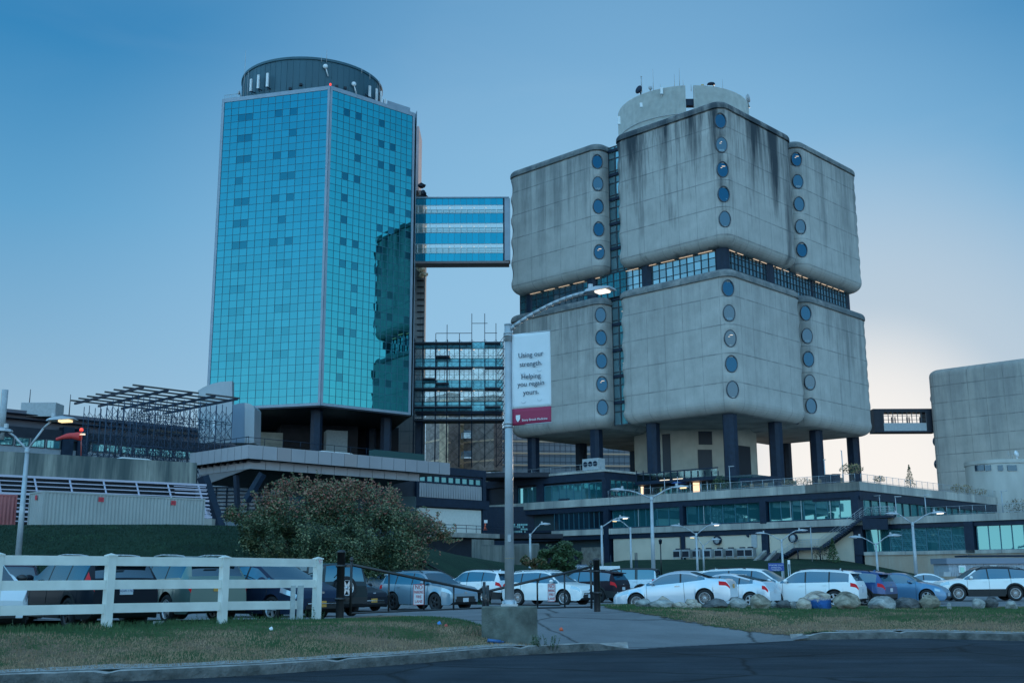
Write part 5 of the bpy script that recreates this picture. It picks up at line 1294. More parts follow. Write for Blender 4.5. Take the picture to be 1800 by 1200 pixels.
# loading dock yard: dark pocket between the wings with crates and low broken walls
dock = thing('loading_dock', atY(905, 945, 176), 'dark loading dock recess between clad wing and podium', 'building')
def wY(x0, x1, y0, y1, Y, m, name, par, depth=1.): return wallpx(x0, x1, y0, y1, Y, m, name, par, depth)
wY(846, 985, 890, 960, 190, M_dark, 'back_wall', dock); wY(846, 990, 938, 946, 172, M_dark2, 'dock_edge', dock, 10)
wY(846, 1000, 830, 838, 186, M_dark2, 'roof_edge', dock, 8); wY(851, 905, 838, 893, 200, M_dark2, 'wall', dock)
for px in (868, 880, 861, 873): wY(px, px + 2, 900, 940, 178, M_dark, 'post', dock, .3)
rnd = random.Random(9)
cr = thing('crate_stack', atY(915, 935, 170), 'stack of pale wire crates on the loading dock', 'crates')
for i in range(8):
    for j in range(4):
        x = 903 + i * 3.1; y = 920 + j * 4; 
        if rnd.random() < .12: continue
        wY(x, x + 2.4, y, y + 3.2, 170 + rnd.random() * .4, mat('crate_teal', (.22, .42, .42), .6, var=.2), 'crate', cr, .8)
mb = MB()
for (x0, x1, y0, y1, Y, lab) in ((829, 868, 947, 975, 118, 'broken grey concrete retaining wall beside the lamp pole, left piece'), (846, 905, 958, 970, 112, 'long low slab of pale broken concrete right of the left piece'), (902, 948, 955, 970, 114, 'dark-streaked concrete slab behind the lamp pole')):
    o = MB(); a = atY(x0, y1, Y); b = atY(x1, y1, Y); z1_ = atY((x0 + x1) / 2, y0, Y).z; o.obox(Vector((a.x, Y, gh(a.x, Y) - .5)), X * (b.x - a.x), Vector((0, 2.2, 0)), Z * (z1_ - gh(a.x, Y) + .5))
    for v in o.v: v += Vector((0, 0, .25 * noise.noise(v * .8))) 
    for fi, f in enumerate(o.f): o.uv[fi] = [(o.v[i].x + o.v[i].y, z1_ - o.v[i].z) for i in f]
    tag(o.build('retaining_wall', concrete('old_concrete', (.26, .26, .24), (.05, .06, .06), 3, 4, streak=.8), loc=a), lab, 'wall')
M_orange = mat('traffic_orange', (.75, .12, .05), .6)
a = atY(853, 931, 166); mb = MB(); mb.lathe([(.3, 0), (.3, .06), (.2, .06), (.06, 1.1), (.01, 1.12)], Vector((a.x, a.y, a.z)), 12); tag(mb.build('traffic_cone', M_orange, loc=a), 'tall orange marker cone at the dock edge', 'cone')
a = atY(842 + 12, 916, 165); mb = MB(); mb.box(a, .5, .05, .45); tag(mb.build('dock_notice', M_white, loc=a), 'small white notice at the dark dock opening', 'sign')

# ---------------------------------------------------------------- left: parapet wall, slatted louvre, containers
par = thing('parapet_wall', atY(170, 860, 108), 'long streaked concrete parapet wall at the left', 'wall')
W0 = atY(345, 840, 116); W0.z = 0; WD = az(52)
def wz(px, py): return onp(px, py, W0, WD.cross(Z))
zt_ = wz(345, 813).z; zb_ = wz(345, 852).z; WN = WD.cross(Z); WN = WN if WN.y < 0 else -WN
mb = MB(); mb.obox(W0 + Z * zb_, WD * -72, -WN * 1.0, Z * (zt_ - zb_))
for fi, f in enumerate(mb.f): mb.uv[fi] = [((mb.v[i] - W0).dot(WD), zt_ - mb.v[i].z) for i in f]
mb.build('concrete_wall', concrete('parapet_concrete', (.36, .36, .32), (.06, .085, .09), 12, 9, v0=1.8, streak=.9), par)
lou = thing('louvre_screen', atY(170, 880, 104), 'raked screen of lilac-grey slats and posts below the parapet wall', 'screen')
M_lilac = mat('lilac_metal', (.46, .44, .54), .45, .2)
rk = 3.2
def LP(s, z, t): return W0 + WD * s + WN * (.3 + rk * t) + Z * z    # t 0 at top, 1 at foot
zl0 = zb_ - .1; zl1 = 4.9
for k in range(15):
    t = k / 14; z = lerp(zl0, zl1, t); mb = MB(); mb.obox(LP(-70, z, t), WD * 71 , WN * .1, Z * (.20 if k % 4 == 0 else .09)); mb.build('slat', M_lilac, lou)
mb = MB()
for k in range(16):
    t = (k + .5) / 16; z = lerp(zl0, zl1, t); mb.obox(LP(-2.5, z, t), WD * 3.4, WN * .1, Z * .08)
mb.build('fine_slat', M_lilac, lou)
for k in range(22):
    s = -68 + k * 3.25; mb = MB(); mb.tube(LP(s - .1, zl0, 0), LP(s + .6, zl1, 1), .10, 4, smooth=False); mb.build('post', M_lilac, lou)
mb = MB(); mb.obox(LP(-70, zl1, -.09), WD * 70, -WN * 1, Z * (zl0 - zl1)); mb.build('backing', mat('louvre_dark', (.008, .012, .018), .8), lou)
mb = MB(); a = atY(355, 925, 108); mb.box(Vector((a.x, a.y, 4.9 + .9)), 2.2, 1.2, 2.4); tag(mb.build('concrete_pier', M_under, loc=(a.x, a.y, 4.9)), 'short concrete pier at the right foot of the slatted screen', 'pier')
mb = MB(); a = atY(120, 873, 103); mb.lathe([(.01, 0), (.22, 0), (.22, .1), (.01, .16)], a, 12, -Z); tag(mb.build('screen_lamp', M_warm, loc=a), 'small lit lamp among the slats above the grey container', 'lamp')
# containers
def container(P, d, ln, m, label, marks, logo=None, wd=2.44, h=2.6):
    t = thing('shipping_container', P, label, 'container', 'shipping containers')
    n_ = d.cross(Z); n_ = n_ if n_.y < 0 else -n_; inn = -n_
    mb = MB(); 
    # corrugated long side
    k = int(ln / .14)
    def corr(o, dd, L_, nn):
        q = int(L_ / .28); prev = None
        for i in range(q * 4 + 1):
            s = L_ * i / (q * 4); dep = (0, .0, -.045, -.045)[i % 4]
            a = o + dd * s + nn * dep
            if prev: mb.add([prev + Z * .15, a + Z * .15, a + Z * (h - .12), prev + Z * (h - .12)], [(0, 1, 2, 3)])
            prev = a
    corr(P + n_ * -.02, d, ln, n_); corr(P + inn * wd + d * .02, n_, wd, -d) if False else corr(P + inn * wd + d * .02, -inn, wd, -d)
    mb.obox(P + inn * .1 + d * .1 + Z * .15, d * (ln - .2), inn * (wd - .2), Z * (h - .3)); mb.build('corrugated_wall', m, t, recalc=False)
    mb = MB()
    for (o, a, b) in ((P, d * ln, .12), (P + Z * (h - .12), d * ln, .12)): mb.obox(o, a, inn * .1, Z * b)
    for (o, a, b) in ((P, inn * wd, .12), (P + Z * (h - .12), inn * wd, .12)): mb.obox(o - d * .002, d * .1, a, Z * b)
    for s_ in (0, ln - .12):
        mb.obox(P + d * s_ - d * .004 + n_ * .004, d * .12, inn * .12, Z * h)
    mb.obox(P + inn * (wd - .12) - d * .004, d * .12, inn * .12, Z * h)
    mb.obox(P + Z * (h - .06) + inn * .1, d * ln, inn * (wd - .15), Z * .05)
    mb.build('frame', m, t)
    for (s_, z_) in marks:
        mb = MB(); mb.obox(P + d * s_ + Z * z_ + n_ * .01, d * .42, n_ * .015, Z * .34); dm = mb.build('red_decal', mat('decal_red', (.55, .04, .06), .5), t); WL[dm.name] = wloc(t)
        text_mesh('decal_lettering', 'MI', .2, P + d * (s_ + .21) + Z * (z_ + .10) + n_ * .03, d, Z, mat('decal_dark', (.30, .02, .04), .5), t, align='CENTER')
    return t, n_
cP = atY(72, 930, 80); cP = Vector((cP.x, cP.y, gh(cP.x, cP.y) + .05))
print('container', cP, proj(cP), proj(cP + Z * 2.6), proj(cP + V * 12.2), proj(cP + V * 12.2 + Z * 2.6))
t, n_ = container(cP, V, 13.0, mat('container_grey', (.36, .37, .36), .55, var=.1, vscale=.5), 'long pale grey shipping container with two red decals', ((4.1, 2.0), (10.0, 2.0)))
mb = MB(); mb.obox(cP - V * .06 + U * 1.0 + Z * 2.0, V * .02, U * .32, Z * .34); mb.build('red_decal', MATS['decal_red'], t)
cP2 = atY(26, 930, 84); cP2 = Vector((cP2.x, cP2.y, gh(cP2.x, cP2.y) + .05))
t2, n_ = container(cP2 - V * 12.2, V, 12.2, mat('container_red', (.42, .12, .12), .55, var=.15, vscale=.6), 'faded red shipping container cut by the left edge of the picture', ())
mb = MB(); e0 = cP2 + n_ * .05
for (s_, a, b) in ((-2.6, .7, 2.1), (-1.7, 1.4, 2.1)):
    mb.tube(e0 + V * s_ + Z * a, e0 + V * (s_ + .1) + Z * b, .04, 5)
mb.build('white_lettering', M_white, t2)

# ---------------------------------------------------------------- long hospital block behind, steel frame and scaffold
HB0 = atY(425, 765, 182); HB0.z = 0
hosp = thing('hospital_block', atY(200, 800, 150), 'long brown hospital block with a strip of teal windows behind the parapet', 'building')
def hz(px, py): return onp(px, py, HB0, -U)
def hwall(s0, s1, z0, z1, m, name, proud=0., depth=6.):
    mb = MB(); mb.obox(HB0 + V * s0 - U * proud + Z * z0, V * (s1 - s0), U * (depth + proud), Z * (z1 - z0)); return mb.build(name, m, hosp)
zr = hz(40, 718).z; zr2 = hz(240, 742).z; zwt = hz(60, 770).z; zwb = hz(60, 786).z; zf = hz(40, 742).z; zf2 = hz(40, 748).z
print('hosp', zr, zr2, zwt, zwb, hz(0, 770), hz(420, 770))
hwall(-75, 2, 8, zwb, mat('pale_cladding', (.32, .33, .36), .5, .1, var=.08), 'lower_cladding', 0, 6)
hwall(-75, 2, zwt, zr - 2.6, M_dark2, 'upper_cladding', .1, 6); hwall(-75, 1, zr - 2.6, zr, mat('brown_cladding', (.10, .10, .13), .5, .1, var=.15, vscale=.5), 'parapet', -1.5, 6)
hwall(-75, 2, zwb, zwt, MATS['podium_inside'], 'window_recess', -.3, 5)
for k in range(34):
    s = -75 + k * 2.25
    if k in (8, 20, 21): hwall(s, s + 1.6, 8, zwt + 2, M_dark, 'column', .5, 1); continue
    glazed_wall(HB0 + V * (s + .12), V, 1.95, zwb + .05, zwt - .05, 1, 1, hosp, glass=G_pod2, frame=M_frame, name='window', fr=.1, seed=k)
    hwall(s - .05, s + .12, zwb, zwt, M_clad, 'window_post', .05, .3)
for z in (zr - .7, zr - 1.4): hwall(-75, 1, z, z + .08, M_dark, 'cladding_joint', -1.45, .3)
mb = MB(); P = hz(75, 728)
for (px, y0, y1) in ((50, 728, 684), (121, 735, 693)):
    antenna(px, y0, y1, hz(px, y0).y + 2, .09, 'lattice_mast', hosp, M_dark)
mb = MB(); a = hz(64, 722); mb.box(a + Vector((0, 2, .3)), 5, 3, 2.0); mb.build('roof_box', M_grey, hosp)
mb = MB(); a = atY(4, 740, 118); mb.tube(a - Z * 2, a + Z * 3.4, .35, 10); mb.build('flue', M_grey, hosp)
# curved silver screens
cs = thing('curved_screen', atY(380, 775, 152), 'tall silver curved screen wall with two pale slots beside the glass tower', 'screen wall')
M_silver = mat('silver_cladding', (.30, .34, .38), .4, .4, var=.08, vscale=.3)
def poly(pts, Y, depth, m, name, par_):
    mb = MB(); mb.prism([atY(x, y, Y) for x, y in pts], Vector((0, depth, 0))); return mb.build(name, m, par_)
poly([(348, 686), (360, 679), (375, 673.5), (390, 670.5), (408, 669.5), (408, 778), (348, 778)][::-1], 156, 1.2, M_silver, 'curved_wall', cs)
for x in (357, 374): poly([(x, 731), (x + 5.5, 731), (x + 5, 766), (x - 1, 766)][::-1], 155.9, .05, mat('pale_slot', (.75, .76, .78), .4), 'slot_window', cs)
cs2 = thing('stair_enclosure', atY(428, 778, 148), 'blue-grey box with a rounded top beside the glass tower base', 'stair tower')
pts = [(408, 712), (420, 708.5), (430, 707.5), (430, 778), (408, 778)]
poly(pts[::-1], 149, 4, mat('blue_grey_panel', (.15, .22, .30), .5), 'side_panel', cs2)
poly([(430, 707.5), (438, 709), (444, 712), (447.5, 717), (446.5, 778), (430, 778)][::-1], 148.9, 4, M_silver, 'front_panel', cs2)
# roof frame of steel beams on shoring towers
sf = thing('steel_roof_frame', atY(270, 780, 135), 'flat grid of dark steel roof beams held up on shoring towers', 'steel frame')
S0 = atY(245, 676, 132); SZ = S0.z; S0.z = 0
sul = min((abs(proj(S0 + U * t + Z * SZ)[0] - 135), t) for t in [i * .25 for i in range(400)])[1]
svl = min((abs(proj(S0 + V * t + Z * SZ)[0] - 410), t) for t in [i * .25 for i in range(400)])[1]
print('frame', sul, svl, proj(S0 + U * sul + Z * SZ), proj(S0 + V * svl + Z * SZ), proj(S0 + V * svl + U * sul + Z * SZ))
sul2 = min(sul, 26)
for k in range(8):
    v0 = 0
    t = k / 7; mb = MB(); L0, L1 = (-1.0, svl + 1)
    o = S0 + U * (sul * t); 
    if k == 0: segs = ((-.8, svl * .62), (svl * .70, svl + 1))
    else: segs = ((-.8, svl + 1),)
    for (a, b) in segs: mb.obox(o + V * a + Z * (SZ - .2), V * (b - a), U * .2, Z * .19)
    mb.build('roof_beam', M_black, sf)
for k in range(5):
    t = k / 4; mb = MB(); mb.obox(S0 + V * (svl * t) + U * -.8 + Z * (SZ - .52), U * (sul + 1.5), V * .22, Z * .28); mb.build('girder', M_dark, sf)
mb = MB(); a = S0 + V * svl * .35 + U * sul * .35; mb.obox(a + Z * (SZ - 4.6), V * svl * .42, U * 3.5, Z * .25); mb.build('roof_slab', M_black, sf)
sc2 = thing('shoring_scaffold', atY(270, 795, 137), 'dense blue-grey shoring scaffold filling the space beneath the steel roof grid', 'scaffold')
zlow = KZ - 3
for i in range(6):
    for j in range(3):
        P = S0 + V * (svl * (i + .2) / 5.6) + U * (sul * (j + .15) / 2.6); top_ = SZ - 1.0; w_ = 1.5
        c = [P, P + V * w_, P + V * w_ + U * w_, P + U * w_]
        mb = MB()
        for p in c: mb.tube(p + Z * zlow, p + Z * top_, .05, 4)
        z = zlow
        while z < top_ - 1.5:
            for a, b in zip(c, c[1:] + c[:1]):
                mb.tube(a + Z * z, b + Z * z, .04, 3); mb.tube(a + Z * z, b + Z * (z + 1.7), .03, 3); mb.tube(b + Z * z, a + Z * (z + 1.7), .03, 3)
            z += 1.9
        mb.build('shoring_tower', mat('scaffold_blue', (.02, .045, .09), .5), sc2)
for j in range(4):
    for zz in (.35, .7): 
        mb = MB(); P = S0 + U * (sul * (j + .15) / 3.6) + Z * lerp(zlow, SZ, zz); mb.tube(P, P + V * svl, .05, 4); mb.build('ledger', MATS['scaffold_blue'], sc2)
# windsock
ws = thing('windsock', atY(143, 800, 112), 'red windsock on a thin mast with a small lit lamp above the parapet', 'windsock')
a = atY(142.5, 803, 112); b = atY(143, 757, 112); mb = MB(); mb.tube(a, b, .06, 6); mb.build('mast', mat('mast_red', (.4, .08, .07), .5), ws)
mb = MB(); c = b - Z * .6; e = atY(99, 772, 112.5); n = 10; prev = None
for i in range(n + 1):
    t = i / n; p = c.lerp(e, t) + Z * (.35 * math.sin(t * PI) * .6 - .0); r = lerp(.42, .16, t) * (1 + .08 * math.sin(t * 14))
    ring = [p + Vector((0, math.cos(q) * r, math.sin(q) * r)) for q in [2 * PI * k / 12 for k in range(12)]]
    if prev: mb.add(prev + ring, [(k, (k + 1) % 12, 12 + (k + 1) % 12, 12 + k) for k in range(12)], smooth=True)
    prev = ring
mb.build('sock', mat('sock_red', (.62, .05, .05), .7), ws)
mb = MB(); mb.lathe([(.01, .3), (.16, .25), (.2, 0), (.01, 0)], b, 10); mb.build('beacon', mat('red_lamp', (.8, .05, .04)), ws)
mb = MB(); mb.box(b - Z * .35, .8, .2, .16); mb.build('lamp', M_warm2, ws)
# ---------------------------------------------------------------- lamps
M_lamp = mat('lamp_grey', (.40, .43, .46), .45, .3, var=.12, vscale=3)
M_led = mat('led_on', (1, .9, .8), emit=(1., .86, .72), estr=1.8)
M_ledy = mat('led_warm', (1, .8, .5), emit=(1., .72, .35), estr=1.2)
M_ledoff = mat('led_off', (.35, .38, .42), .3)
def head(c, d, par, s=1., on=None):
    """flat LED lamp head pointing along d, centre c"""
    d = Vector(d).normalized(); n_ = d.cross(Z).normalized(); u = n_.cross(d); mb = MB()
    L_, W_, H_ = .62 * s, .17 * s, .10 * s
    prof = [(-L_ / 2, .035 * s), (-L_ / 2 + .1 * s, H_ * .7), (0, H_), (L_ / 2 - .06 * s, H_ * .5), (L_ / 2, .02)]
    vs = []
    for (x, h) in prof:
        w2 = W_ if x > -L_ / 2 + .05 else W_ * .4
        vs += [c + d * x + n_ * w2 - u * .02, c + d * x + n_ * w2 * .7 + u * h * .7, c + d * x + u * h, c + d * x - n_ * w2 * .7 + u * h * .7, c + d * x - n_ * w2 - u * .02]
    fs = []
    for i in range(len(prof) - 1):
        for k in range(4): fs.append((i * 5 + k, i * 5 + k + 1, i * 5 + 6 + k, i * 5 + 5 + k))
        fs.append((i * 5 + 4, i * 5, i * 5 + 5, i * 5 + 9))
    fs += [(0, 1, 2, 3, 4), (20, 24, 23, 22, 21)]
    mb.add(vs, fs, smooth=True); mb.lathe([(.05 * s, 0), (.05 * s, .09 * s), (.01, .1 * s)], c - d * L_ * .28 + u * H_ * .7, 8)
    h = mb.build('lamp_head', M_lamp, par, sharp=35)
    mb = MB(); mb.obox(c - d * L_ * .05 - n_ * W_ * .6 - u * .05 * s, d * L_ * .38, n_ * W_ * 1.2, u * .04 * s); l = mb.build('led_panel', on or M_ledoff, None, loc=wloc(par)); l.parent = h; l.location = (0, 0, 0)
    return h
def street_lamp(base, top, arms, label, r=.09, s=1., group='street lamps in the car park', mat_=None):
    """arms: list of (end point, on-material)"""
    t = thing('street_lamp', base, label, 'street lamp', group)
    mb = MB(); mb.tube(base, top, r * 1.25, 10, r2=r * .75); mb.build('pole', mat_ or M_lamp, t)
    mb = MB(); mb.lathe([(r * 2.2, 0), (r * 2.2, .04), (r * 1.5, .06), (r * 1.4, .18), (.01, .18)], base, 10); mb.build('base_plate', mat_ or M_lamp, t); mb = MB(); mb.lathe([(r * .95, -.25), (r * .95, .04), (.01, .06)], top, 10); mb.build('pole_cap', mat_ or M_lamp, t)
    for (e, on) in arms:
        d = Vector((e.x - top.x, e.y - top.y, 0)); L_ = d.length; d.normalize(); s0 = top - Z * .12; dz = e.z - s0.z
        pts = [s0, s0 + d * L_ * .45 + Z * dz * .72, s0 + d * L_ * .66 + Z * dz * .95, e - d * .30 * s]
        mb = MB(); mb.path(pts, r * .42, 7); mb.build('arm', mat_ or M_lamp, t)
        head(e, d + Z * .05, t, s, on)
    return t
def lampY(base, top, Y, heads, label, r=.09, s=1., zb=None, dy=0.0):
    b = atY(base[0], base[1], Y); tpt = atY(top[0], top[1], Y)
    b = Vector((b.x, Y, gh(b.x, Y))) if zb is None else Vector((b.x, Y, zb)); tpt.x = b.x + (tpt.x - b.x) * .35
    tpt = Vector((b.x, Y, tpt.z))
    return street_lamp(b, tpt, [(atY(hx, hy, Y + dy), on) for hx, hy, on in heads], label, r, s)
# tall foreground lamp on its concrete block, with the banner
BK = Vector((-.055, 21.2, 0)); bz0 = .22; zt_b = .985
blk = MB(); a = rad(45); hw = .40
cpt = atY(893, 1095, 23.1); BC = Vector((cpt.x, 23.15, 0))
bl_ = MB(); e1, e2 = az(-44), az(46); o = BC - e1 * 0 - Vector((0, .56, 0)) + Vector((.02, 0, 0))
pts_ = [o, o + e2 * .80, o + e2 * .80 + e1 * .80, o + e1 * .80]
cen_ = sum(pts_, Vector()) / 4
low = [cen_ + (p - cen_) * 1.0 for p in pts_]; b_ = .03
rings = [[p + Z * bz0 for p in low], [p + Z * (zt_b - b_) for p in low], [cen_ + (p - cen_) * .95 + Z * zt_b for p in low]]
for r0, r1 in zip(rings, rings[1:]): bl_.add(r0 + r1, [(i, (i + 1) % 4, 4 + (i + 1) % 4, 4 + i) for i in range(4)])
bl_.add(rings[2], [(0, 1, 2, 3)])
tag(bl_.build('lamp_footing', mat('footing_concrete', (.12, .135, .12), .9, var=.45, vscale=3, bump=.5, bscale=14, col2=None), loc=(cen_.x, cen_.y, bz0)), 'square mossy concrete block carrying the tall banner lamp', 'concrete block')
LB = Vector((cen_.x, cen_.y, zt_b)); ltop = atY(890, 572, LB.y); ltop = Vector((LB.x, LB.y, ltop.z))
big = thing('street_lamp', LB, 'tall grey lamp pole with a hanging banner and a lit head, standing on the block', 'street lamp', 'street lamps in the car park')
mb = MB(); mb.tube(LB, ltop, .098, 16, r2=.072); mb.tube(ltop - Z * .35, ltop + Z * .02, .085, 16); mb.tube(ltop, ltop + Z * .03, .09, 16); mb.build('pole', M_lamp, big)
mb = MB(); mb.box(LB + Z * .02, .34, .34, .04)
for sx in (-1, 1):
    for sy in (-1, 1): mb.tube(LB + Vector((sx * .13, sy * .13, 0)), LB + Vector((sx * .13, sy * .13, .1)), .018, 6)
mb.lathe([(.15, .04), (.14, .1), (.1, .13)], LB, 14); mb.build('base_plate', M_galv, big)
ad = az(124); he = ltop + ad * 2.12; tz = atY(1052, 511, he.y)
he = Vector((tz.x, he.y, tz.z)); dd = Vector((he.x - ltop.x, he.y - ltop.y, 0)); LL = dd.length; dd.normalize(); s0 = ltop - Z * .10; dz = he.z - s0.z
pts = [s0 + dd * .05]
for i in range(1, 13):
    t = i / 12; pts.append(s0 + dd * (LL - .28) * t + Z * dz * (1 - (1 - t) ** 1.75))
mb = MB(); mb.path(pts, .042, 10); mb.build('arm', M_lamp, big)
head(he + Z * .0, dd + Z * .03, big, 1.05, M_led)
for zc in (atY(893, 586, LB.y).z, atY(893, 750, LB.y).z, atY(893, 590, LB.y).z, atY(893, 744, LB.y).z): mb = MB(); mb.lathe([(.088, -.022), (.102, -.02), (.102, .02), (.088, .022)], Vector((LB.x, LB.y, zc)), 14); mb.build('band', M_galv, big)
mb = MB(); mb.box(LB + Vector((0, -.093, 1.35)), .07, .02, .14); mb.build('hand_hole', M_grey, big)
mb = MB(); zc = atY(893, 981, LB.y).z; mb.lathe([(.094, -.006), (.096, 0), (.094, .006)], Vector((LB.x, LB.y, zc)), 14); mb.build('wire_tie', mat('wire_brass', (.35, .25, .12), .5), big)
# banner
bd = az(118); bw = .80
bt = atY(900, 588, LB.y - .05); bb = atY(903, 748, LB.y - .05); b0 = Vector((bt.x, LB.y - .06, 0)); 
ban = thing('banner', Vector((b0.x, b0.y, bb.z)), 'white vertical banner with dark lettering and a crimson foot strip, hung on the lamp pole', 'banner')
e_ = atY(967, 580, b0.y + bd.y * .8); bw = (e_.x - b0.x) / bd.x
nb = bd.cross(Z); ht = bt.z - bb.z; M_ban = mat('banner_white', (.72, .75, .78), .6, var=.03); M_crim = mat('banner_crimson', (.33, .02, .075), .6)
nx_, nz_ = 12, 28
def bp(i, j): 
    u_, v_ = i / nx_, j / nz_
    return b0 + bd * (bw * u_) + Z * (bb.z + ht * v_ ) + nb * (.012 * math.sin(u_ * 4 + v_ * 3) * (1 - abs(2 * v_ - 1) ** 3))
for (j0, j1, m_, nm) in ((0, 5, M_crim, 'foot_strip'), (5, nz_, M_ban, 'cloth')):
    mb = MB(); vs = [bp(i, j) for j in range(j0, j1 + 1) for i in range(nx_ + 1)]; k = nx_ + 1
    mb.add(vs, [(j * k + i, j * k + i + 1, (j + 1) * k + i + 1, (j + 1) * k + i) for j in range(j1 - j0) for i in range(nx_)], smooth=True)
    o = mb.build(nm, m_, ban, recalc=False); sm = o.modifiers.new('t', 'SOLIDIFY'); sm.thickness = .004; sm.offset = -1
M_ink = mat('banner_ink', (.05, .07, .10), .6)
def bt_text(txt, u_, vpx, size, m_, al='CENTER', sp=1.):
    zt_ = atY(935, vpx, b0.y + bd.y * bw * .5).z
    p = b0 + bd * (bw * u_) + Z * zt_ + nb * .022
    return text_mesh('lettering', txt, size, p, bd, Z, m_, ban, align=al, extrude=.002, bold=0)
for (txt, y) in (("Using our", 627), ("strength.", 643), ("Helping", 665), ("you regain", 678), ("yours.", 693)): bt_text(txt, .5, y, .150, M_ink)
bt_text("Stony Brook Medicine", .26, 739, .066, M_white, 'LEFT')
c_ = b0 + bd * (bw * .16) + Z * (atY(912, 735, b0.y - .1).z) + nb * .022
mb = MB(); sh = [(-.05, .07), (.05, .07), (.05, 0), (.03, -.045), (0, -.075), (-.03, -.045), (-.05, 0)]
mb.prism([c_ + bd * x + Z * z for x, z in sh], nb * .003); cr_ = mb.build('crest', M_white, ban)
mb = MB(); mb.prism([c_ + nb * .004 + bd * x + Z * z for x, z in ((0, .05), (.036, .05), (.036, 0), (.02, -.035), (0, -.055))], nb * .002); q = mb.build('crest_shade', mat('crest_blue', (.20, .22, .32), .6), None, loc=wloc(ban)); q.parent = cr_
for (u_, y) in ((.28, 652), (.72, 650), (.3, 703), (.72, 701)):
    zt_ = atY(935, y, b0.y - .2).z; p = b0 + bd * (bw * u_) + Z * zt_ + nb * .02; mb = MB()
    arc = [p + bd * math.cos(a) * .055 + Z * math.sin(a) * .055 for a in [rad(200 + 16 * k) for k in range(10)]]
    mb.path(arc, .0045, 4); mb.build('wind_slit', mat('slit_shade', (.45, .5, .55), .6), ban)
for zc in (bt.z - .01, bb.z + .01):
    mb = MB(); mb.tube(Vector((LB.x, LB.y, zc)), b0 + bd * bw + Z * zc, .012, 6); mb.build('bracket_rod', M_galv, ban)
# the other lamps
lampY((30, 1000), (48, 787), 62, ((-4, 757, None), (108, 738, M_ledy)), 'two-armed lamp at the left with a warm lit right head', .15, 2.6)
L2 = [((1149, 1010), (1142, 873), 92, ((1086, 861, None), (1197, 856, M_ledy)), 'tall two-armed lamp in front of the long podium, nearest the middle', .16, 2.08),
      ((1059, 1005), (1059, 924), 104, ((1096, 910, M_led),), 'single-arm lamp with its lit head turned right, left of the tall middle lamp', .12, 1.76),
      ((1110, 1005), (1107, 927), 118, ((1083, 915, M_ledy),), 'single-arm lamp with its lit head turned left', .12, 1.76),
      ((932, 955), (932, 938), 108, ((958, 921, None),), 'short unlit curved lamp right of the banner lamp', .12, 1.76),
      ((1226, 995), (1222, 937), 112, ((1188, 924, None), (1257, 922, M_led)), 'two-armed lamp above the minivan, taller one of the overlapping pair', .12, 1.76),
      ((1237, 990), (1236, 958), 135, ((1219, 944, M_ledy), (1258, 948, None)), 'small two-armed lamp half hidden behind the taller one', .12, 1.84),
      ((1376, 992), (1374, 948), 118, ((1337, 937, None), (1410, 932, None)), 'unlit two-armed lamp above the blue notice sign', .12, 1.76),
      ((1543, 1005), (1541, 955), 104, ((1504, 944, None), (1572, 941, None)), 'unlit two-armed lamp behind the blue bug-shaped car', .11, 2.),
      ((1611, 1012), (1605, 918), 96, ((1568, 903, None), (1649, 901, M_led)), 'two-armed lamp at the right with a lit right head', .14, 1.92),
      ]
for b, t_, Y, hs, lab, r, s_ in L2: lampY(b, t_, Y, hs, lab, r, s_)
def terrlamp(px, y1, y0, hx, Pz, back, label, plane_out=0):
    a = onp(px, y1, Q + V * back, nU); b = onp(px, y0, Q + V * back, nU); P = Vector((a.x, a.y, Pz))
    t = thing('terrace_street_lamp', P, label, 'lamp', 'slim lamps along the terraces'); mb = MB(); mb.tube(P, (a.x, a.y, b.z), .08, 6, r2=.06); mb.build('pole', M_lamp, t)
    mb = MB(); d = -U if hx > 0 else U; mb.obox(Vector((a.x, a.y, b.z)) - V * .12 - d * .1, d * abs(hx), V * .26, Z * .10); mb.build('lamp_head', M_lamp, t)
terrlamp(1548, 906, 871, -.9, zR, 4, 'slim L-shaped terrace lamp facing left beside the stair head')
terrlamp(1576, 906, 873, .9, zR, 4, 'slim L-shaped terrace lamp just right of the stair head')
terrlamp(1628, 902, 870, .9, zR, 3.4, 'slim L-shaped terrace lamp in the middle of the lower terrace')
terrlamp(1763, 897, 863, .8, zR, 3.4, 'slim lamp on the lower terrace before the concrete drum')
terrlamp(1427, 968, 925, -.8, fz(1430, 990), -4, 'slim L-shaped lamp in front of the stair landing')
terrlamp(1451, 848, 808, .3, DZ, 6, 'slim lamp on the upper terrace left of the tall thin post')
terrlamp(1483, 850, 792, .05, DZ, 5, 'tall plain post near the corner tree of the terrace')
terrlamp(1283, 845, 820, .9, DZ, 8, 'slim lit lamp before the big front column')
a = atY(1162, 990, 128); t = thing('post_lamp', Vector((a.x, 128, gh(a.x, 128))), 'small black post lamp with a lantern head on the grass bank', 'lamp')
P = Vector((a.x, 128, gh(a.x, 128))); zt_ = atY(1162, 956, 128).z
mb = MB(); mb.tube(P, (P.x, P.y, zt_), .07, 6); mb.build('post', M_black, t); mb = MB(); mb.lathe([(.05, 0), (.16, .05), (.2, .4), (.24, .42), (.03, .6)], (P.x, P.y, zt_), 8); mb.build('lantern', M_dark, t)

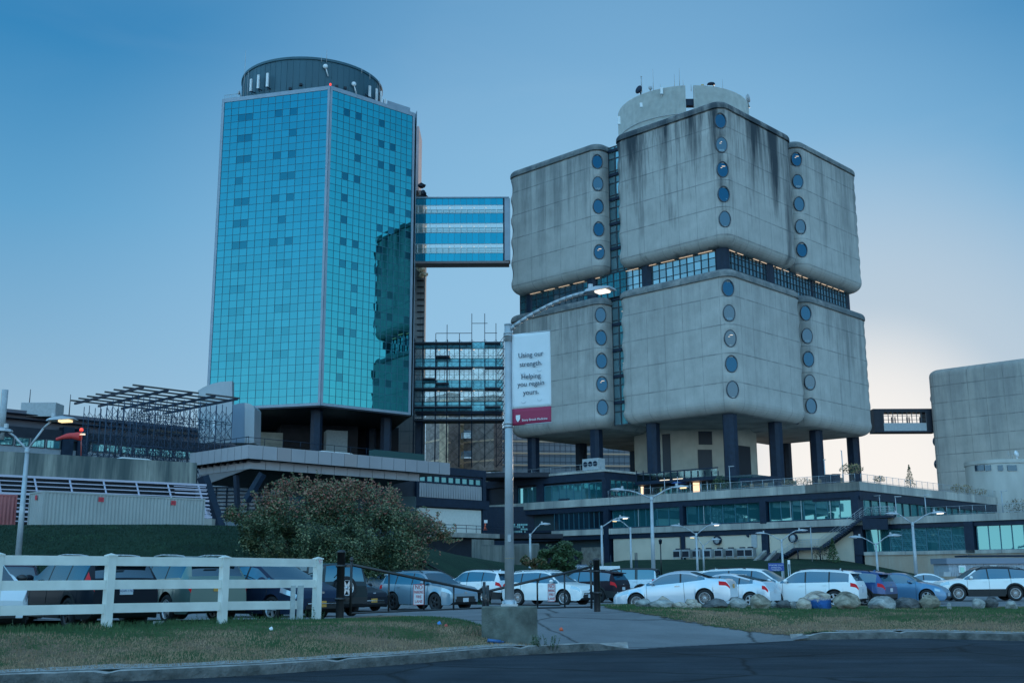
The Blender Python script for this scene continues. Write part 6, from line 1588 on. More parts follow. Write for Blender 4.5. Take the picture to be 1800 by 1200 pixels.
# ---------------------------------------------------------------- white three-rail fence
M_vinyl = mat('white_vinyl', (.66, .68, .64), .5, var=.10, vscale=2.5, bump=.05)
fence = thing('rail_fence', atY(187, 1098, 21.7), 'cream white three-rail fence along the edge of the car park', 'fence')
FPX = [(-15, 1104, 20.3), (187, 1098, 21.6), (390, 1094, 23.4), (556, 1085, 25.6)]
FPX = [(-180, 1110, 19.2)] + FPX
FB = []
for (px, py, Y) in FPX: a = atY(px, py, Y); FB.append(Vector((a.x, Y, gh(a.x, Y) - .05)))
FT = [atY(px, py, B.y).z for (px, py), B in zip(((-180, 969), (-15, 971), (191, 973), (389, 976.5), (556, 979)), FB)]
for B, zt_ in zip(FB, FT):
    mb = MB(); rz = rad(50); mb.box(Vector((B.x, B.y, (B.z + zt_ - .04) / 2)), .15, .15, zt_ - .04 - B.z, rz=rz); mb.build('post', M_vinyl, fence)
    mb = MB(); c = Vector((B.x, B.y, zt_ - .045)); mb.box(c + Z * .012, .185, .185, .025, rz=rz)
    e1 = Vector((math.cos(rz), math.sin(rz), 0)); e2 = Vector((-math.sin(rz), math.cos(rz), 0)); s_ = .085
    mb.add([c + Z * .025 + e1 * x * s_ + e2 * y * s_ for x, y in ((-1, -1), (1, -1), (1, 1), (-1, 1))] + [c + Z * .06], [(0, 1, 4), (1, 2, 4), (2, 3, 4), (3, 0, 4)]); mb.build('post_cap', M_vinyl, fence)
RY = [[(975, 990), (975.5, 990.5), (978, 993), (981, 995)], [(1018, 1033), (1019, 1033.5), (1017.5, 1032), (1017, 1031)], [(1062, 1079), (1060, 1075.5), (1056, 1070), (1055, 1066)]]
for r_ in range(3):
    for i in range(4):
        B0, B1 = FB[i], FB[i + 1]
        j = max(0, i - 1) if i else 0
        tops = {0: (975, 975.4), 1: (975.2, 977), 2: (977.5, 980), 3: (979, 982)}[i] if r_ == 0 else ({0: (1020, 1020), 1: (1020, 1019), 2: (1018.5, 1018), 3: (1018, 1018)}[i] if r_ == 1 else {0: (1066, 1064), 1: (1064, 1061), 2: (1060, 1057), 3: (1056.5, 1055)}[i])
        z0 = atY(proj(B0)[0], tops[0], B0.y).z; z1 = atY(proj(B1)[0], tops[1], B1.y).z; hh = .175 if r_ < 2 else .175
        if r_ == 2 and i == 3: B1 = B0.lerp(B1, .80); z1 = lerp(z0, z1, .80)
        d = (B1 - B0); d.z = 0; d.normalize(); n_ = d.cross(Z)
        mb = MB(); mb.obox(Vector((B0.x, B0.y, z0 - hh)) + d * .05 + n_ * .025, Vector((B1.x - B0.x, B1.y - B0.y, z1 - z0)) - d * .1, -n_ * .05, Z * hh); mb.build('rail', M_vinyl, fence)
mb = MB(); B = FB[4]; d = (FB[4] - FB[3]).normalized()
for (k, w_) in ((-.72, .10), (-.50, .13)):
    p = B + d * k; mb.box(Vector((p.x, p.y - .06, p.z + .38)), w_, .09, .85, rz=.3)
tag(mb.build('timber_stub', mat('pale_timber', (.38, .42, .42), .8, var=.2, vscale=5), loc=B + d * -.6), 'short weathered timber stub beside the last fence post', 'post')
mb = MB(); c = Vector((B.x, B.y, FT[4] - .13)) + az(133) * .085; mb.obox(c - az(43) * .045, az(43) * .09, az(133) * .004, Z * .09); tg = mb.build('sticker', M_white, fence)
mb = MB(); mb.lathe([(.03, 0), (.036, 0), (.036, .004), (.03, .004)], c + az(133) * .004 + Z * .045, 16, az(133)); mb.obox(c + az(133) * .005 - az(43) * .024 + Z * .022, az(43) * .048 + Z * .048, az(133) * .002, Z * .009); mb.build('sticker_print', mat('print_red', (.5, .05, .05), .5), fence)

# ---------------------------------------------------------------- black gate
GL = atY(597, 1084, 27.0); GL = Vector((GL.x, 27.0, gh(GL.x, 27) - .02)); GR = atY(1050, 1077, 33.0); GR = Vector((GR.x, 33.0, gh(GR.x, 33) - .02))
for P, y0, lab in ((GL, 968, 'stout black gate post beside the white fence'), (GR, 982, 'stout black gate post at the grass edge on the right')):
    z1 = atY(proj(P)[0], y0, P.y).z; t = thing('gate_post', P, lab, 'gate post', 'black gate posts')
    mb = MB(); mb.lathe([(.095, 0), (.095, z1 - P.z - .05), (.105, z1 - P.z - .05), (.105, z1 - P.z - .01), (.06, z1 - P.z + .02), (.01, z1 - P.z + .03)], P, 16); mb.build('post', M_black, t)
    mb = MB(); dsg = 1 if P is GL else -1
    for zz in (.55, z1 - P.z - .35): mb.lathe([(.096, -.03), (.125, -.03), (.125, .03), (.096, .03)], P + Z * zz, 12); mb.box(P + Vector((dsg * .14, .05, zz)), .14, .05, .06)
    mb.build('hinge', M_black, t)
gd = (GR - GL); gd.z = 0; GLn = gd.length; gd.normalize(); gn = gd.cross(Z)
def gate(P0, dirv, L_, ytall, yshort, tallx, shortx, zb, lab, signt, flip_):
    t = thing('swing_gate', Vector((P0.x, P0.y, zb)), lab, 'gate', 'pair of black swing gates')
    zt_ = ytall; zs = yshort; mb = MB()
    def pt(s, z): return Vector((P0.x, P0.y, 0)) + dirv * s + Z * z
    mb = MB(); mb.tube(pt(.02, zb), pt(.02, zt_ + .12), .032, 8); mb.lathe([(.045, 0), (.05, .04), (.01, .09)], pt(.02, zt_ + .1), 8); mb.build('stile', M_black, t)
    mb = MB(); mb.tube(pt(.02, zt_), pt(L_, zs), .036, 8); mb.build('top_rail', M_black, t)
    mb = MB(); mb.tube(pt(.02, zb + .05), pt(L_, zb + .08), .022, 8); mb.build('bottom_rail', M_black, t)
    for f in (.27, .53, .76):
        mb = MB(); mb.tube(pt(L_ * f, zb + .05), pt(L_ * f, lerp(zt_, zs, f)), .025, 6); mb.build('upright', M_black, t)
    mb = MB(); mb.tube(pt(L_, zb - .05), pt(L_, zs + .16), .03, 8); mb.build('stile', M_black, t)
    # no parking sign
    s0, s1, ztp, zbt = signt; d = dirv if not flip_ else -dirv; nn = d.cross(Z)
    c0 = pt(s0, 0); c1 = pt(s1, 0)
    if flip_: c0, c1 = c1, c0
    w_ = (c1 - c0).length
    mb = MB(); mb.obox(c0 + Z * zbt + nn * .045, d * w_, nn * .004, Z * (ztp - zbt)); sg = mb.build('sign_plate', mat('sign_white', (.66, .68, .72), .45), t)
    mb = MB(); e_ = .012
    for (a, b, c, e) in ((0, w_, 0, e_), (0, w_, ztp - zbt - e_, e_), (0, e_, 0, ztp - zbt), (w_ - e_, e_, 0, ztp - zbt)):
        mb.obox(c0 + d * (a) + Z * (zbt + c) + nn * .051, d * b, nn * .002, Z * e)
    q = mb.build('sign_border', mat('sign_red', (.50, .05, .06), .5), t)
    H_ = ztp - zbt
    for txt, f, sz_ in (('NO', .76, .30), ('PARKING', .55, .20), ('FIRE', .33, .20), ('LANE', .10, .20)):
        o = text_mesh('sign_lettering', txt, H_ * sz_ * 1.0, c0 + d * w_ / 2 + Z * (zbt + H_ * f) + nn * .053, d, Z, MATS['sign_red'], t, align='CENTER', bold=0)
        xs_ = [v.co.x for v in o.data.vertices]; 
        wtx = max((Vector(v.co) - Vector((0, 0, 0))).dot(d) for v in o.data.vertices) - min(Vector(v.co).dot(d) for v in o.data.vertices)
        if wtx > w_ * .84:
            k = w_ * .84 / wtx; cc = (c0 + d * w_ / 2 - wloc(t)); base = cc.dot(d)
            for v in o.data.vertices: v.co = v.co + d * ((Vector(v.co).dot(d) - base) * (k - 1))
    return t
half = GLn / 2 - .12
def zpx(px, py, P): return atY(px, py, P.y).z
pm = GL + gd * (GLn / 2)
gl0 = GL + gd * .28
def s_of(px, P0, dirv):
    return min((abs(proj(Vector((P0.x, P0.y, 1.2)) + dirv * s)[0] - px), s) for s in [i * .02 for i in range(-20, 300)])[1]
sl_ = s_of(849, gl0, gd)
gate(gl0, gd, sl_, zpx(605, 992, gl0), zpx(849, 1040, gl0 + gd * sl_), 0, 0, zpx(605, 1081, gl0), 'left leaf of the black swing gate, with a no-parking sign', (s_of(724, gl0, gd), s_of(743, gl0, gd), zpx(733, 1026, gl0 + gd * 2.3), zpx(733, 1062, gl0 + gd * 2.3)), False)
gr0 = GR - gd * .22; sr_ = s_of(852, gr0, -gd)
gate(gr0, -gd, sr_, zpx(1045, 996, gr0), zpx(852, 1040, gr0 - gd * sr_), 0, 0, zpx(1045, 1069, gr0), 'right leaf of the black swing gate, partly behind the lamp pole, with a no-parking sign', (s_of(948, gr0, -gd), s_of(961, gr0, -gd), zpx(954, 1025.5, gr0 - gd * 2), zpx(954, 1057, gr0 - gd * 2)), True)
# second sign is narrow in the photo: it hangs turned away; small stub posts by the gate middle
for k, px in enumerate((851, 857)):
    a = atY(px, 1085, 29.6); P = Vector((a.x, 29.6 + k * .15, gh(a.x, 29.7))); z1 = atY(px, 1022 + 6 * k, 29.6).z; mb = MB(); mb.tube(P, (P.x, P.y, z1), .04, 8)
    tag(mb.build('stop_post', M_black, loc=P), ['black steel stop post where the gate leaves meet, taller left one', 'black steel stop post where the gate leaves meet, shorter right one'][k], 'post', 'gate stop posts')

# ---------------------------------------------------------------- boulders
def rock_mat(name, c, c2, paint=False):
    m = bpy.data.materials.new(name); m.use_nodes = True; nt = m.node_tree; N = nt.nodes; L = nt.links; b = N['Principled BSDF']; b.inputs['Roughness'].default_value = .85
    tc = N.new('ShaderNodeTexCoord'); n1 = N.new('ShaderNodeTexNoise'); n1.inputs['Scale'].default_value = 2.2; n1.inputs['Detail'].default_value = 8; n1.inputs['Roughness'].default_value = .7; n1.inputs['Distortion'].default_value = .8
    mp = N.new('ShaderNodeMapping'); mp.inputs['Rotation'].default_value = (.5, .4, 0); mp.inputs['Scale'].default_value = (1, 1, 2.4); L.new(tc.outputs['Object'], mp.inputs[0]); L.new(mp.outputs[0], n1.inputs['Vector'])
    rp = N.new('ShaderNodeValToRGB'); L.new(n1.outputs['Fac'], rp.inputs[0]); cr = rp.color_ramp; cr.elements.new(.5)
    for e, (p, q) in zip(cr.elements, ((.36, tuple(x * .35 for x in c)), (.5, c), (.66, c2))): e.position = p; e.color = (*q, 1)
    src = rp.outputs[0]
    if paint:
        sp = N.new('ShaderNodeSeparateXYZ'); L.new(tc.outputs['Object'], sp.inputs[0]); ad = N.new('ShaderNodeMath'); ad.operation = 'ADD'; L.new(sp.outputs[2], ad.inputs[0]); ml = N.new('ShaderNodeMath'); ml.operation = 'MULTIPLY'; ml.inputs[1].default_value = .5; L.new(n1.outputs['Fac'], ml.inputs[0]); L.new(ml.outputs[0], ad.inputs[1])
        mr = N.new('ShaderNodeMapRange'); mr.inputs[1].default_value = .58; mr.inputs[2].default_value = .66; mr.inputs[3].default_value = 1; mr.inputs[4].default_value = 0; L.new(ad.outputs[0], mr.inputs[0])
        mx = N.new('ShaderNodeMix'); mx.data_type = 'RGBA'; L.new(mr.outputs[0], mx.inputs[0]); L.new(src, mx.inputs[6]); mx.inputs[7].default_value = (.02, .12, .38, 1); src = mx.outputs[2]
    L.new(src, b.inputs['Base Color']); bp = N.new('ShaderNodeBump'); bp.inputs['Strength'].default_value = .9; bp.inputs['Distance'].default_value = .08; L.new(n1.outputs['Fac'], bp.inputs['Height']); L.new(bp.outputs[0], b.inputs['Normal']); return m
RM = {'g': rock_mat('rock_grey', (.28, .29, .28), (.50, .50, .48)), 't': rock_mat('rock_tan', (.40, .35, .29), (.62, .56, .48)), 'd': rock_mat('rock_dark', (.09, .095, .10), (.18, .18, .18)), 'b': rock_mat('rock_painted', (.42, .36, .30), (.62, .56, .48), True), 'o': rock_mat('rock_olive', (.23, .215, .17), (.42, .38, .31))}
ROCKS = [(1117, 1150, 1050, 1074, 35, 'g', 'grey angular boulder, leftmost of the row behind the gate post'), (1140, 1186, 1052, 1077, 34.6, 'g', 'broad flat grey boulder, second in the row'), (1152, 1184, 1046, 1060, 36.2, 't', 'tan boulder perched behind the second one'), (1180, 1213, 1056, 1076, 34.4, 't', 'rounded pale tan boulder by the coupe rear wheel'), (1204, 1229, 1051, 1066, 36, 't', 'small tan boulder behind the rounded one'), (1211, 1234, 1057, 1075, 34.4, 't', 'small pinkish boulder left of the long dark one'),
         (1233, 1282, 1050, 1071, 34.8, 'd', 'long dark slanting boulder behind the coupe bumper'), (1280, 1315, 1048, 1070, 35, 'g', 'blocky grey boulder between two dark ones'), (1313, 1356, 1042, 1069, 34.8, 'o', 'tall round olive-brown boulder'), (1352, 1369, 1054, 1066, 35.6, 'g', 'small blue-grey boulder right of the tall round one'), (1364, 1390, 1053, 1065, 35.3, 'd', 'low dark boulder under the minivan nose'), (1388, 1402, 1055, 1065, 35.2, 'g', 'tiny blue-grey boulder before the painted one'),
         (1398, 1428, 1048, 1067, 34.8, 't', 'rounded tan boulder leaning on the painted one'), (1410, 1461, 1037, 1066, 35.4, 'b', 'large boulder painted blue on its lower half'), (1459, 1514, 1038, 1064, 35.2, 'o', 'wide humped brown boulder right of the painted one'), (1524, 1575, 1046, 1063, 35.6, 'g', 'low layered grey boulder by the blue hatchback'), (1573, 1620, 1048, 1060, 36, 'd', 'low flat dark boulder under the bug-shaped car'), (1616, 1652, 1043, 1060, 35.8, 'o', 'pointed grey-brown boulder before the big white car'),
         (1706, 1732, 1048, 1061, 35.4, 'g', 'pale grey boulder between the wheels of the big white car'), (1729, 1755, 1047, 1062, 35.6, 'd', 'dark boulder touching the pale grey one'), (1767, 1790, 1054, 1064, 34.8, 'g', 'small grey boulder at the far right'), (1664, 1672, 1057, 1061, 35, 'g', 'tiny stone by the front wheel of the big white car')]
for k, (x0, x1, y0, y1, Y, mk, lab) in enumerate(ROCKS):
    rnd = random.Random(50 + k); c = atY((x0 + x1) / 2, y1, Y); c.z = gh(c.x, Y) - .05; w_ = (x1 - x0) / 1992 * Y / 2; zt_ = atY((x0 + x1) / 2, y0, Y).z; h_ = max(.08, (zt_ - c.z))
    bm = bmesh.new(); bmesh.ops.create_icosphere(bm, subdivisions=4, radius=1)
    off = Vector((k * 3.7, 0, 0)); pl = [(Vector((rnd.uniform(-1, 1), rnd.uniform(-1, 1), rnd.uniform(-.4, 1))).normalized(), rnd.uniform(.62, .9)) for _ in range(9)]
    for v in bm.verts:
        n_ = v.co.normalized(); p = v.co * (1 + .22 * noise.noise(v.co * 1.3 + off))
        for (q, dd_) in pl:
            e = p.dot(q) - dd_
            if e > 0: p -= q * e * .85
        p *= 1 + .05 * noise.noise(v.co * 5 + off); v.co = p
    mx = max(abs(v.co.x) for v in bm.verts); mz = max(v.co.z for v in bm.verts); mn = min(v.co.z for v in bm.verts)
    mb = MB(); mb.add([Vector((c.x, c.y, c.z)) + Vector((v.co.x / mx * w_, v.co.y * w_ * .75, (v.co.z - mn) / (mz - mn) * h_ * 1.02 - .02)) for v in bm.verts], [tuple(v.index for v in f.verts) for f in bm.faces], smooth=True); bm.free()
    tag(mb.build('boulder', RM[mk], loc=c, recalc=False, sharp=38), lab, 'boulder', 'boulders along the edge of the car park')

# ---------------------------------------------------------------- signs in the car park
def board(px0, px1, y0, y1, Y, m, name, label, cat, texts=(), tm=None, posts=True, posty=1030):
    a = atY(px0, y1, Y); b = atY(px1, y1, Y); zt_ = atY((px0 + px1) / 2, y0, Y).z; g_ = gh(a.x, Y)
    t = thing(name, Vector(((a.x + b.x) / 2, Y, g_)), label, cat); mb = MB(); mb.obox((a.x, Y, a.z), X * (b.x - a.x), Vector((0, .05, 0)), Z * (zt_ - a.z)); mb.build('board', m, t)
    if posts:
        for x in (a.x + .15, b.x - .15): mb = MB(); mb.tube((x, Y + .08, g_), (x, Y + .08, zt_ - .05), .04, 6); mb.build('post', M_galv, t)
    H_ = zt_ - a.z
    for txt, f, sz_ in texts: 
        o = text_mesh('lettering', txt, H_ * sz_, Vector(((a.x + b.x) / 2, Y - .01, a.z + H_ * f)), X, Z, tm, t, align='CENTER', bold=0)
    return t
board(1351, 1378.5, 989, 1003, 82, mat('sign_blue', (.02, .07, .30), .45), 'notice_board', 'blue notice board with white lettering behind the white cars', 'sign', (('SIGNATURE TRAILER', .68, .20), ('PATIENTS ONLY', .42, .17), ('VIOLATORS WILL BE', .22, .15), ('TOWED AWAY', .05, .14)), M_white)
board(1385, 1389, 983.5, 991, 84, M_white, 'small_sign', 'tiny white sign on a thin post right of the blue notice board', 'sign')
board(1014, 1032, 991.5, 998, 90, mat('sign_slate', (.10, .14, .20), .5), 'lot_sign', 'dark sign with white lettering by the shrub, left of the gate post', 'sign', (('LOT PICK-UP', .25, .62),), M_white)
t = thing('white_shed', atY(1050, 1010, 92), 'white boarded enclosure just behind the black gate post', 'shed')
for (x0, x1, y0, y1) in ((1013, 1045, 997, 1018), (1045, 1091, 994, 1018)):
    a = atY(x0, y1, 92); b = atY(x1, y1, 92); zt_ = atY(x1, y0, 92).z; mb = MB(); mb.obox((a.x, 92, a.z - .5), X * (b.x - a.x - .03), Vector((0, 1.5, 0)), Z * (zt_ - a.z + .5)); mb.build('wall', M_white, t)
for (px, y0, y1) in ((1117, 971, 995), (1120, 971, 995), (1074, 975, 1000)):
    a = atY(px, y1, 120); g_ = gh(a.x, 120); mb = MB(); mb.tube((a.x, 120, g_), (a.x, 120, atY(px, y0, 120).z), .05, 6)
    tag(mb.build('bollard_pipe', M_dark, loc=(a.x, 120, g_)), {1117: 'left thin dark pipe of the pair before the beige wall', 1120: 'right thin dark pipe of the pair before the beige wall', 1074: 'thin dark pipe left of the beige wall'}[px], 'pipe', 'thin pipes before the wall')
# fire hydrant-like white bollard and red post boxes right
board(1594, 1600, 1010, 1017, 70, mat('sign_pink', (.5, .2, .2), .5), 'small_sign', 'small faded red sign by the lamp behind the bug-shaped car', 'sign')
# litter on the verge
for k, (px, py, Y, m_, lab, r_) in enumerate(((477, 1098, 21.5, M_white, 'white crumpled cup on the left verge', .035), (772, 1103, 24, mat('bottle_blue', (.05, .25, .6), .4), 'bright blue scrap on the grass near the gate', .04), (784, 1107, 23.8, mat('scrap_red', (.5, .08, .06), .5), 'small red scrap right of the blue one', .035), (986, 1084, 27, M_orange, 'orange scrap on the drive behind the block', .04))):
    a = atY(px, py, Y); a.z = gh(a.x, Y) + .03; mb = MB(); mb.lathe([(.01, -r_), (r_, -r_ * .8), (r_ * 1.2, r_ * .8), (.01, r_)], a, 8, Vector((.8, .2, .4))); tag(mb.build('litter', m_, loc=a), lab, 'litter', 'litter on the grass')
a = atY(857, 1105, 22.5); a.z = gh(a.x, 22.5) + .06; mb = MB(); mb.tube(a, a + Vector((.26, .05, -.03)), .035, 10); mb.tube(a + Vector((.26, .05, -.03)), a + Vector((.32, .06, -.035)), .015, 8)
tag(mb.build('bottle', mat('bottle_blue2', (.03, .12, .30), .3), loc=a), 'discarded dark blue bottle at the foot of the concrete block', 'bottle')
mb = MB(); a = atY(279, 1092, 22.8); a.z = gh(a.x, 22.8) + .05; mb.box(a, .19, .09, .10); tag(mb.build('paver', M_grey, loc=a), 'small grey paving block in the grass under the fence', 'block')

# ---------------------------------------------------------------- weeds at the fence foot and round the block
def weed(P, h, n, seed, label, m_=None):
    rnd = random.Random(seed); mb = MB()
    for s_ in range(n):
        b = P + Vector((rnd.uniform(-.25, .25), rnd.uniform(-.1, .1), 0)); tip = b + Vector((rnd.uniform(-.08, .08), rnd.uniform(-.08, .08), h * rnd.uniform(.6, 1.1))); mb.tube(b, tip, .004, 3)
        for k in range(16):
            t = rnd.uniform(.15, 1); c = b.lerp(tip, t); a = rnd.random() * 6.28; l = rnd.uniform(.03, .065) * (1.2 - t * .5); d = Vector((math.cos(a), math.sin(a), .4)) * l; w_ = Vector((-math.sin(a), math.cos(a), 0)) * l * .28
            mb.add([c, c + d * .5 + w_, c + d, c + d * .5 - w_], [(0, 1, 2, 3)])
    return tag(mb.build('weed', m_ or Mlf[1], loc=P, recalc=False), label, 'weed', 'weeds along the fence and block')
WL_ = [(20, 'left edge of the picture'), (34, 'white car bumper'), (385, 'third post, left side'), (400, 'third post, right side'), (413, 'gap just right of the third post'), (430, 'middle bay, left part'), (446, 'middle bay'), (460, 'bay under the dark car bonnet'), (478, 'last bay, left part'), (492, 'last bay, middle'), (505, 'last bay, right part'), (362, 'sage car bumper')]
for k, (px, where) in enumerate(WL_):
    Y = fence_y((px - 900) / 1992 * 22.5) + .7 if px > 100 else 20.9; Y = {True: Y}[True]; a = atY(px, 1085, Y)
    weed(Vector((a.x, Y, gh(a.x, Y))), rnd.uniform(.22, .42), 3, 70 + k, 'leafy green weed under the fence at the ' + where)
for k, (px, Y, lab) in enumerate(((950, 22.6, 'bushy weed against the right side of the concrete block'), (962, 22.4, 'low weed a step right of the concrete block'), (838, 23.2, 'tall weed at the left corner of the block'), (548, 25.2, 'ivy tuft at the foot of the last fence post'))):
    a = atY(px, 1100, Y); weed(Vector((a.x, Y, gh(a.x, Y))), .26, 9, 90 + k, lab)
# ---------------------------------------------------------------- the big shrub on the bank
def crown_cloud(name, blobs, mats, n, parent, seed, lf, weight=None, off=None):
    rnd = random.Random(seed); mb = MB(); tot = sum(b[3] * b[4] for b in blobs)
    for (c, label_, dummy, rx, rz) in blobs:
        m = int(n * rx * rz / tot)
        for i in range(m):
            while True:
                q = Vector((rnd.uniform(-1, 1), rnd.uniform(-1, 1), rnd.uniform(-1, 1))); l = q.length
                if l > 1 or l < .35: continue
                w_ = c + Vector((q.x * rx, q.y * rx * .8, q.z * rz))
                if noise.noise(w_ * .75 + Vector((seed, 0, 0))) + .45 * noise.noise(w_ * 1.9) > -.12 + (.30 if l > .8 else 0): break
            d1 = Vector((rnd.uniform(-1, 1), rnd.uniform(-1, 1), rnd.uniform(-.6, 1))).normalized(); d2 = d1.orthogonal().normalized(); s_ = lf * rnd.uniform(.5, 1.25)
            mi = weight(w_, rnd) if weight else rnd.randrange(len(mats))
            mb.add([w_ - d1 * s_, w_ + d2 * s_ * .55, w_ + d1 * s_, w_ - d2 * s_ * .55], [(0, 1, 2, 3)], mi)
    return mb.build(name, mats, parent, recalc=False)
ML = [mat('shrub_green_dark', (.025, .045, .02), .6), mat('shrub_green', (.05, .085, .035), .6), mat('shrub_sage', (.19, .20, .10), .6), mat('shrub_rust', (.30, .10, .07), .6), mat('shrub_tan', (.28, .17, .10), .6)]
BYY = 66.0
SB = atY(600, 1005, BYY); shrub = thing('spreading_shrub', Vector((SB.x, BYY, gh(SB.x, BYY))), 'huge spreading shrub with dark green and rusty autumn leaves on the grass bank', 'shrub')
def bb_(px, py, rpx, rpz, dy=0): c = atY(px, py, BYY + dy); k = (BYY + dy) / 1992; return (c, 0, 0, rpx * k, rpz * k)
blobs = [bb_(470, 915, 66, 50), bb_(520, 885, 72, 48, .5), bb_(590, 885, 78, 50), bb_(650, 890, 70, 46, .5), bb_(560, 935, 95, 60, -1), bb_(660, 945, 90, 60, -1), bb_(725, 925, 55, 45), bb_(745, 950, 50, 45, 1), bb_(480, 960, 70, 45), bb_(620, 980, 100, 45, -1.5), bb_(430, 905, 34, 26), bb_(775, 955, 30, 30), bb_(700, 975, 70, 38, -1), bb_(410, 900, 16, 14), bb_(432, 950, 28, 26)]
def wsh(p, r):
    x, y = proj(p); red = sstep((925 - y) / 70) * .52 + (sstep((x - 690) / 90) * .38); q = r.random()
    if q < red: return 3 if r.random() < (.6 if x < 690 else .35) else 4
    k = noise.noise(p * 1.1) + .5 * noise.noise(p * 3)
    return r.choices((0, 1, 2), (.42 - .5 * k, .38 + .1 * k, max(.03, .20 + .5 * k)))[0]
crown_cloud('foliage', blobs, ML, 60000, shrub, 3, .082, wsh)
# upright whips with loose leaves standing above the outline
rnd = random.Random(21); mb = MB(); lb = MB()
whips = [(497, 868, 497, 832), (516, 862, 514, 830), (534, 866, 530, 833), (560, 862, 558, 827), (580, 866, 584, 838), (605, 868, 603, 842), (452, 885, 444, 862), (470, 878, 467, 848), (545, 860, 541, 836), (622, 872, 625, 850), (640, 872, 642, 842), (655, 876, 652, 840), (684, 882, 690, 858), (487, 872, 478, 846), (590, 864, 592, 846), (768, 922, 770, 900), (755, 915, 748, 890), (790, 940, 800, 922), (690, 880, 684, 850), (700, 890, 704, 866), (663, 880, 667, 850), (415, 905, 399, 893), (405, 915, 392, 905), (786, 950, 812, 948)]
for (x0, y0, x1, y1) in whips:
    a = atY(x0, y0, BYY); b = atY(x1, y1, BYY + rnd.uniform(-.5, .5)); mb.tube(a - Z * .6, b, .018, 4, r2=.008)
    for k in range(60):
        t = rnd.uniform(-.2, 1.03); c = a.lerp(b, t) + Vector((rnd.gauss(0, .12), rnd.gauss(0, .12), rnd.gauss(0, .05))) * (1.2 - t * .7)
        d1 = Vector((rnd.uniform(-1, 1), rnd.uniform(-1, 1), rnd.uniform(-.3, 1))).normalized(); d2 = d1.orthogonal().normalized(); s_ = .09 * rnd.uniform(.5, 1.1)
        lb.add([c - d1 * s_, c + d2 * s_ * .5, c + d1 * s_, c - d2 * s_ * .5], [(0, 1, 2, 3)], rnd.choices((1, 2, 3, 4), (.2, .35, .3, .15))[0])
lb.build('shoot_leaves', ML, shrub, recalc=False); mb.build('shoots', M_bark, shrub)
mb = MB()
for k in range(9):
    a = Vector((SB.x + (k - 4) * .7, BYY, gh(SB.x, BYY) - .3)); b = a + Vector(((k - 4) * .45, rnd.uniform(-1, 1), 3.2)); mb.tube(a, b, .12, 6, r2=.05)
    for q in range(3): mb.tube(b, b + Vector((rnd.uniform(-.9, .9), rnd.uniform(-.6, .6), rnd.uniform(.4, 1.1))), .05, 5, r2=.015)
mb.build('branches', M_bark, shrub)
# second shrub by the lot edge, right of the banner lamp
s2 = atY(985, 1010, 92); sh2 = thing('round_shrub', Vector((s2.x, 92, gh(s2.x, 92))), 'dark green feathery shrub at the foot of the bank, right of the banner lamp', 'shrub')
def b2(px, py, a, b, dy=0): c = atY(px, py, 92 + dy); k = 92 / 1992; return (c, 0, 0, a * k, b * k)
crown_cloud('foliage', [b2(985, 962, 26, 16), b2(970, 978, 26, 18), b2(1000, 978, 24, 20), b2(985, 992, 32, 16), b2(995, 955, 14, 10), b2(960, 995, 16, 10)], [ML[0], ML[1], Mlf[1]], 7000, sh2, 8, .16)
mb = MB(); mb.tube(sh2.location, sh2.location + Z * 2.2, .15, 6, r2=.06); mb.build('stem', M_bark, sh2)
s3 = atY(940, 1002, 90); sh3 = thing('low_scrub', Vector((s3.x, 90, gh(s3.x, 90))), 'low brown scrub on the bank between lamp pole and green shrub', 'shrub')
crown_cloud('foliage', [b2(945, 990, 18, 12), b2(930, 985, 16, 10)], [ML[0], ML[4], Mlf[2]], 1800, sh3, 9, .14)
mb = MB(); mb.tube(sh3.location, sh3.location + Z * .6, .08, 5); mb.build('stem', M_bark, sh3)
a = fp(1491, 985) + nU * 4; leafball('conifer', Vector((a.x, a.y, gh(a.x, a.y))), 1.0, 1.5, Mlf, 500, 'small dark conifer at the top of the bank below the stair', 'tree', .18, .1, 41, spiky=True)
for k, px in enumerate((1455, 1466, 1477)):
    a = fp(px, 985) + nU * 3; leafball('bare_shrub', Vector((a.x, a.y, gh(a.x, a.y))), .7, .9, [ML[0], M_bark], 130, ['thin bare shrub left of the bank conifer, nearest the stair foot', 'middle thin bare shrub of the three by the bank conifer', 'thin bare shrub touching the bank conifer'][k], 'shrub', .12, .3, 42 + k, 'bare shrubs under the stair')
for k, (px, Y) in enumerate(((1786, 160), (1797, 160))):
    a = atY(px, 895, Y); leafball('terrace_sapling', Vector((a.x, Y, zR)), 1.5, 1.3, [ML[0], M_bark, ML[4]], 260, ['thin brown sapling before the concrete drum', 'thin brown sapling at the right edge of the picture'][k], 'tree', .14, .8, 60 + k, 'saplings before the drum')
# bank handrail right of the big shrub
t = thing('bank_handrail', atY(740, 985, 70), 'dark sloping handrail with mesh running down the bank', 'railing')
for (x0, y0, x1, y1) in ((716, 982, 787, 1018), (734, 982, 805, 1020)):
    a = atY(x0, y0, 66); b = atY(x1, y1, 62); mb = MB(); mb.tube(a, b, .06, 6); mb.build('rail', M_black, t)
    for f in (0, .5, 1): p = a.lerp(b, f); mb = MB(); mb.tube(p, p - Z * 1.0, .04, 5); mb.build('post', M_black, t)
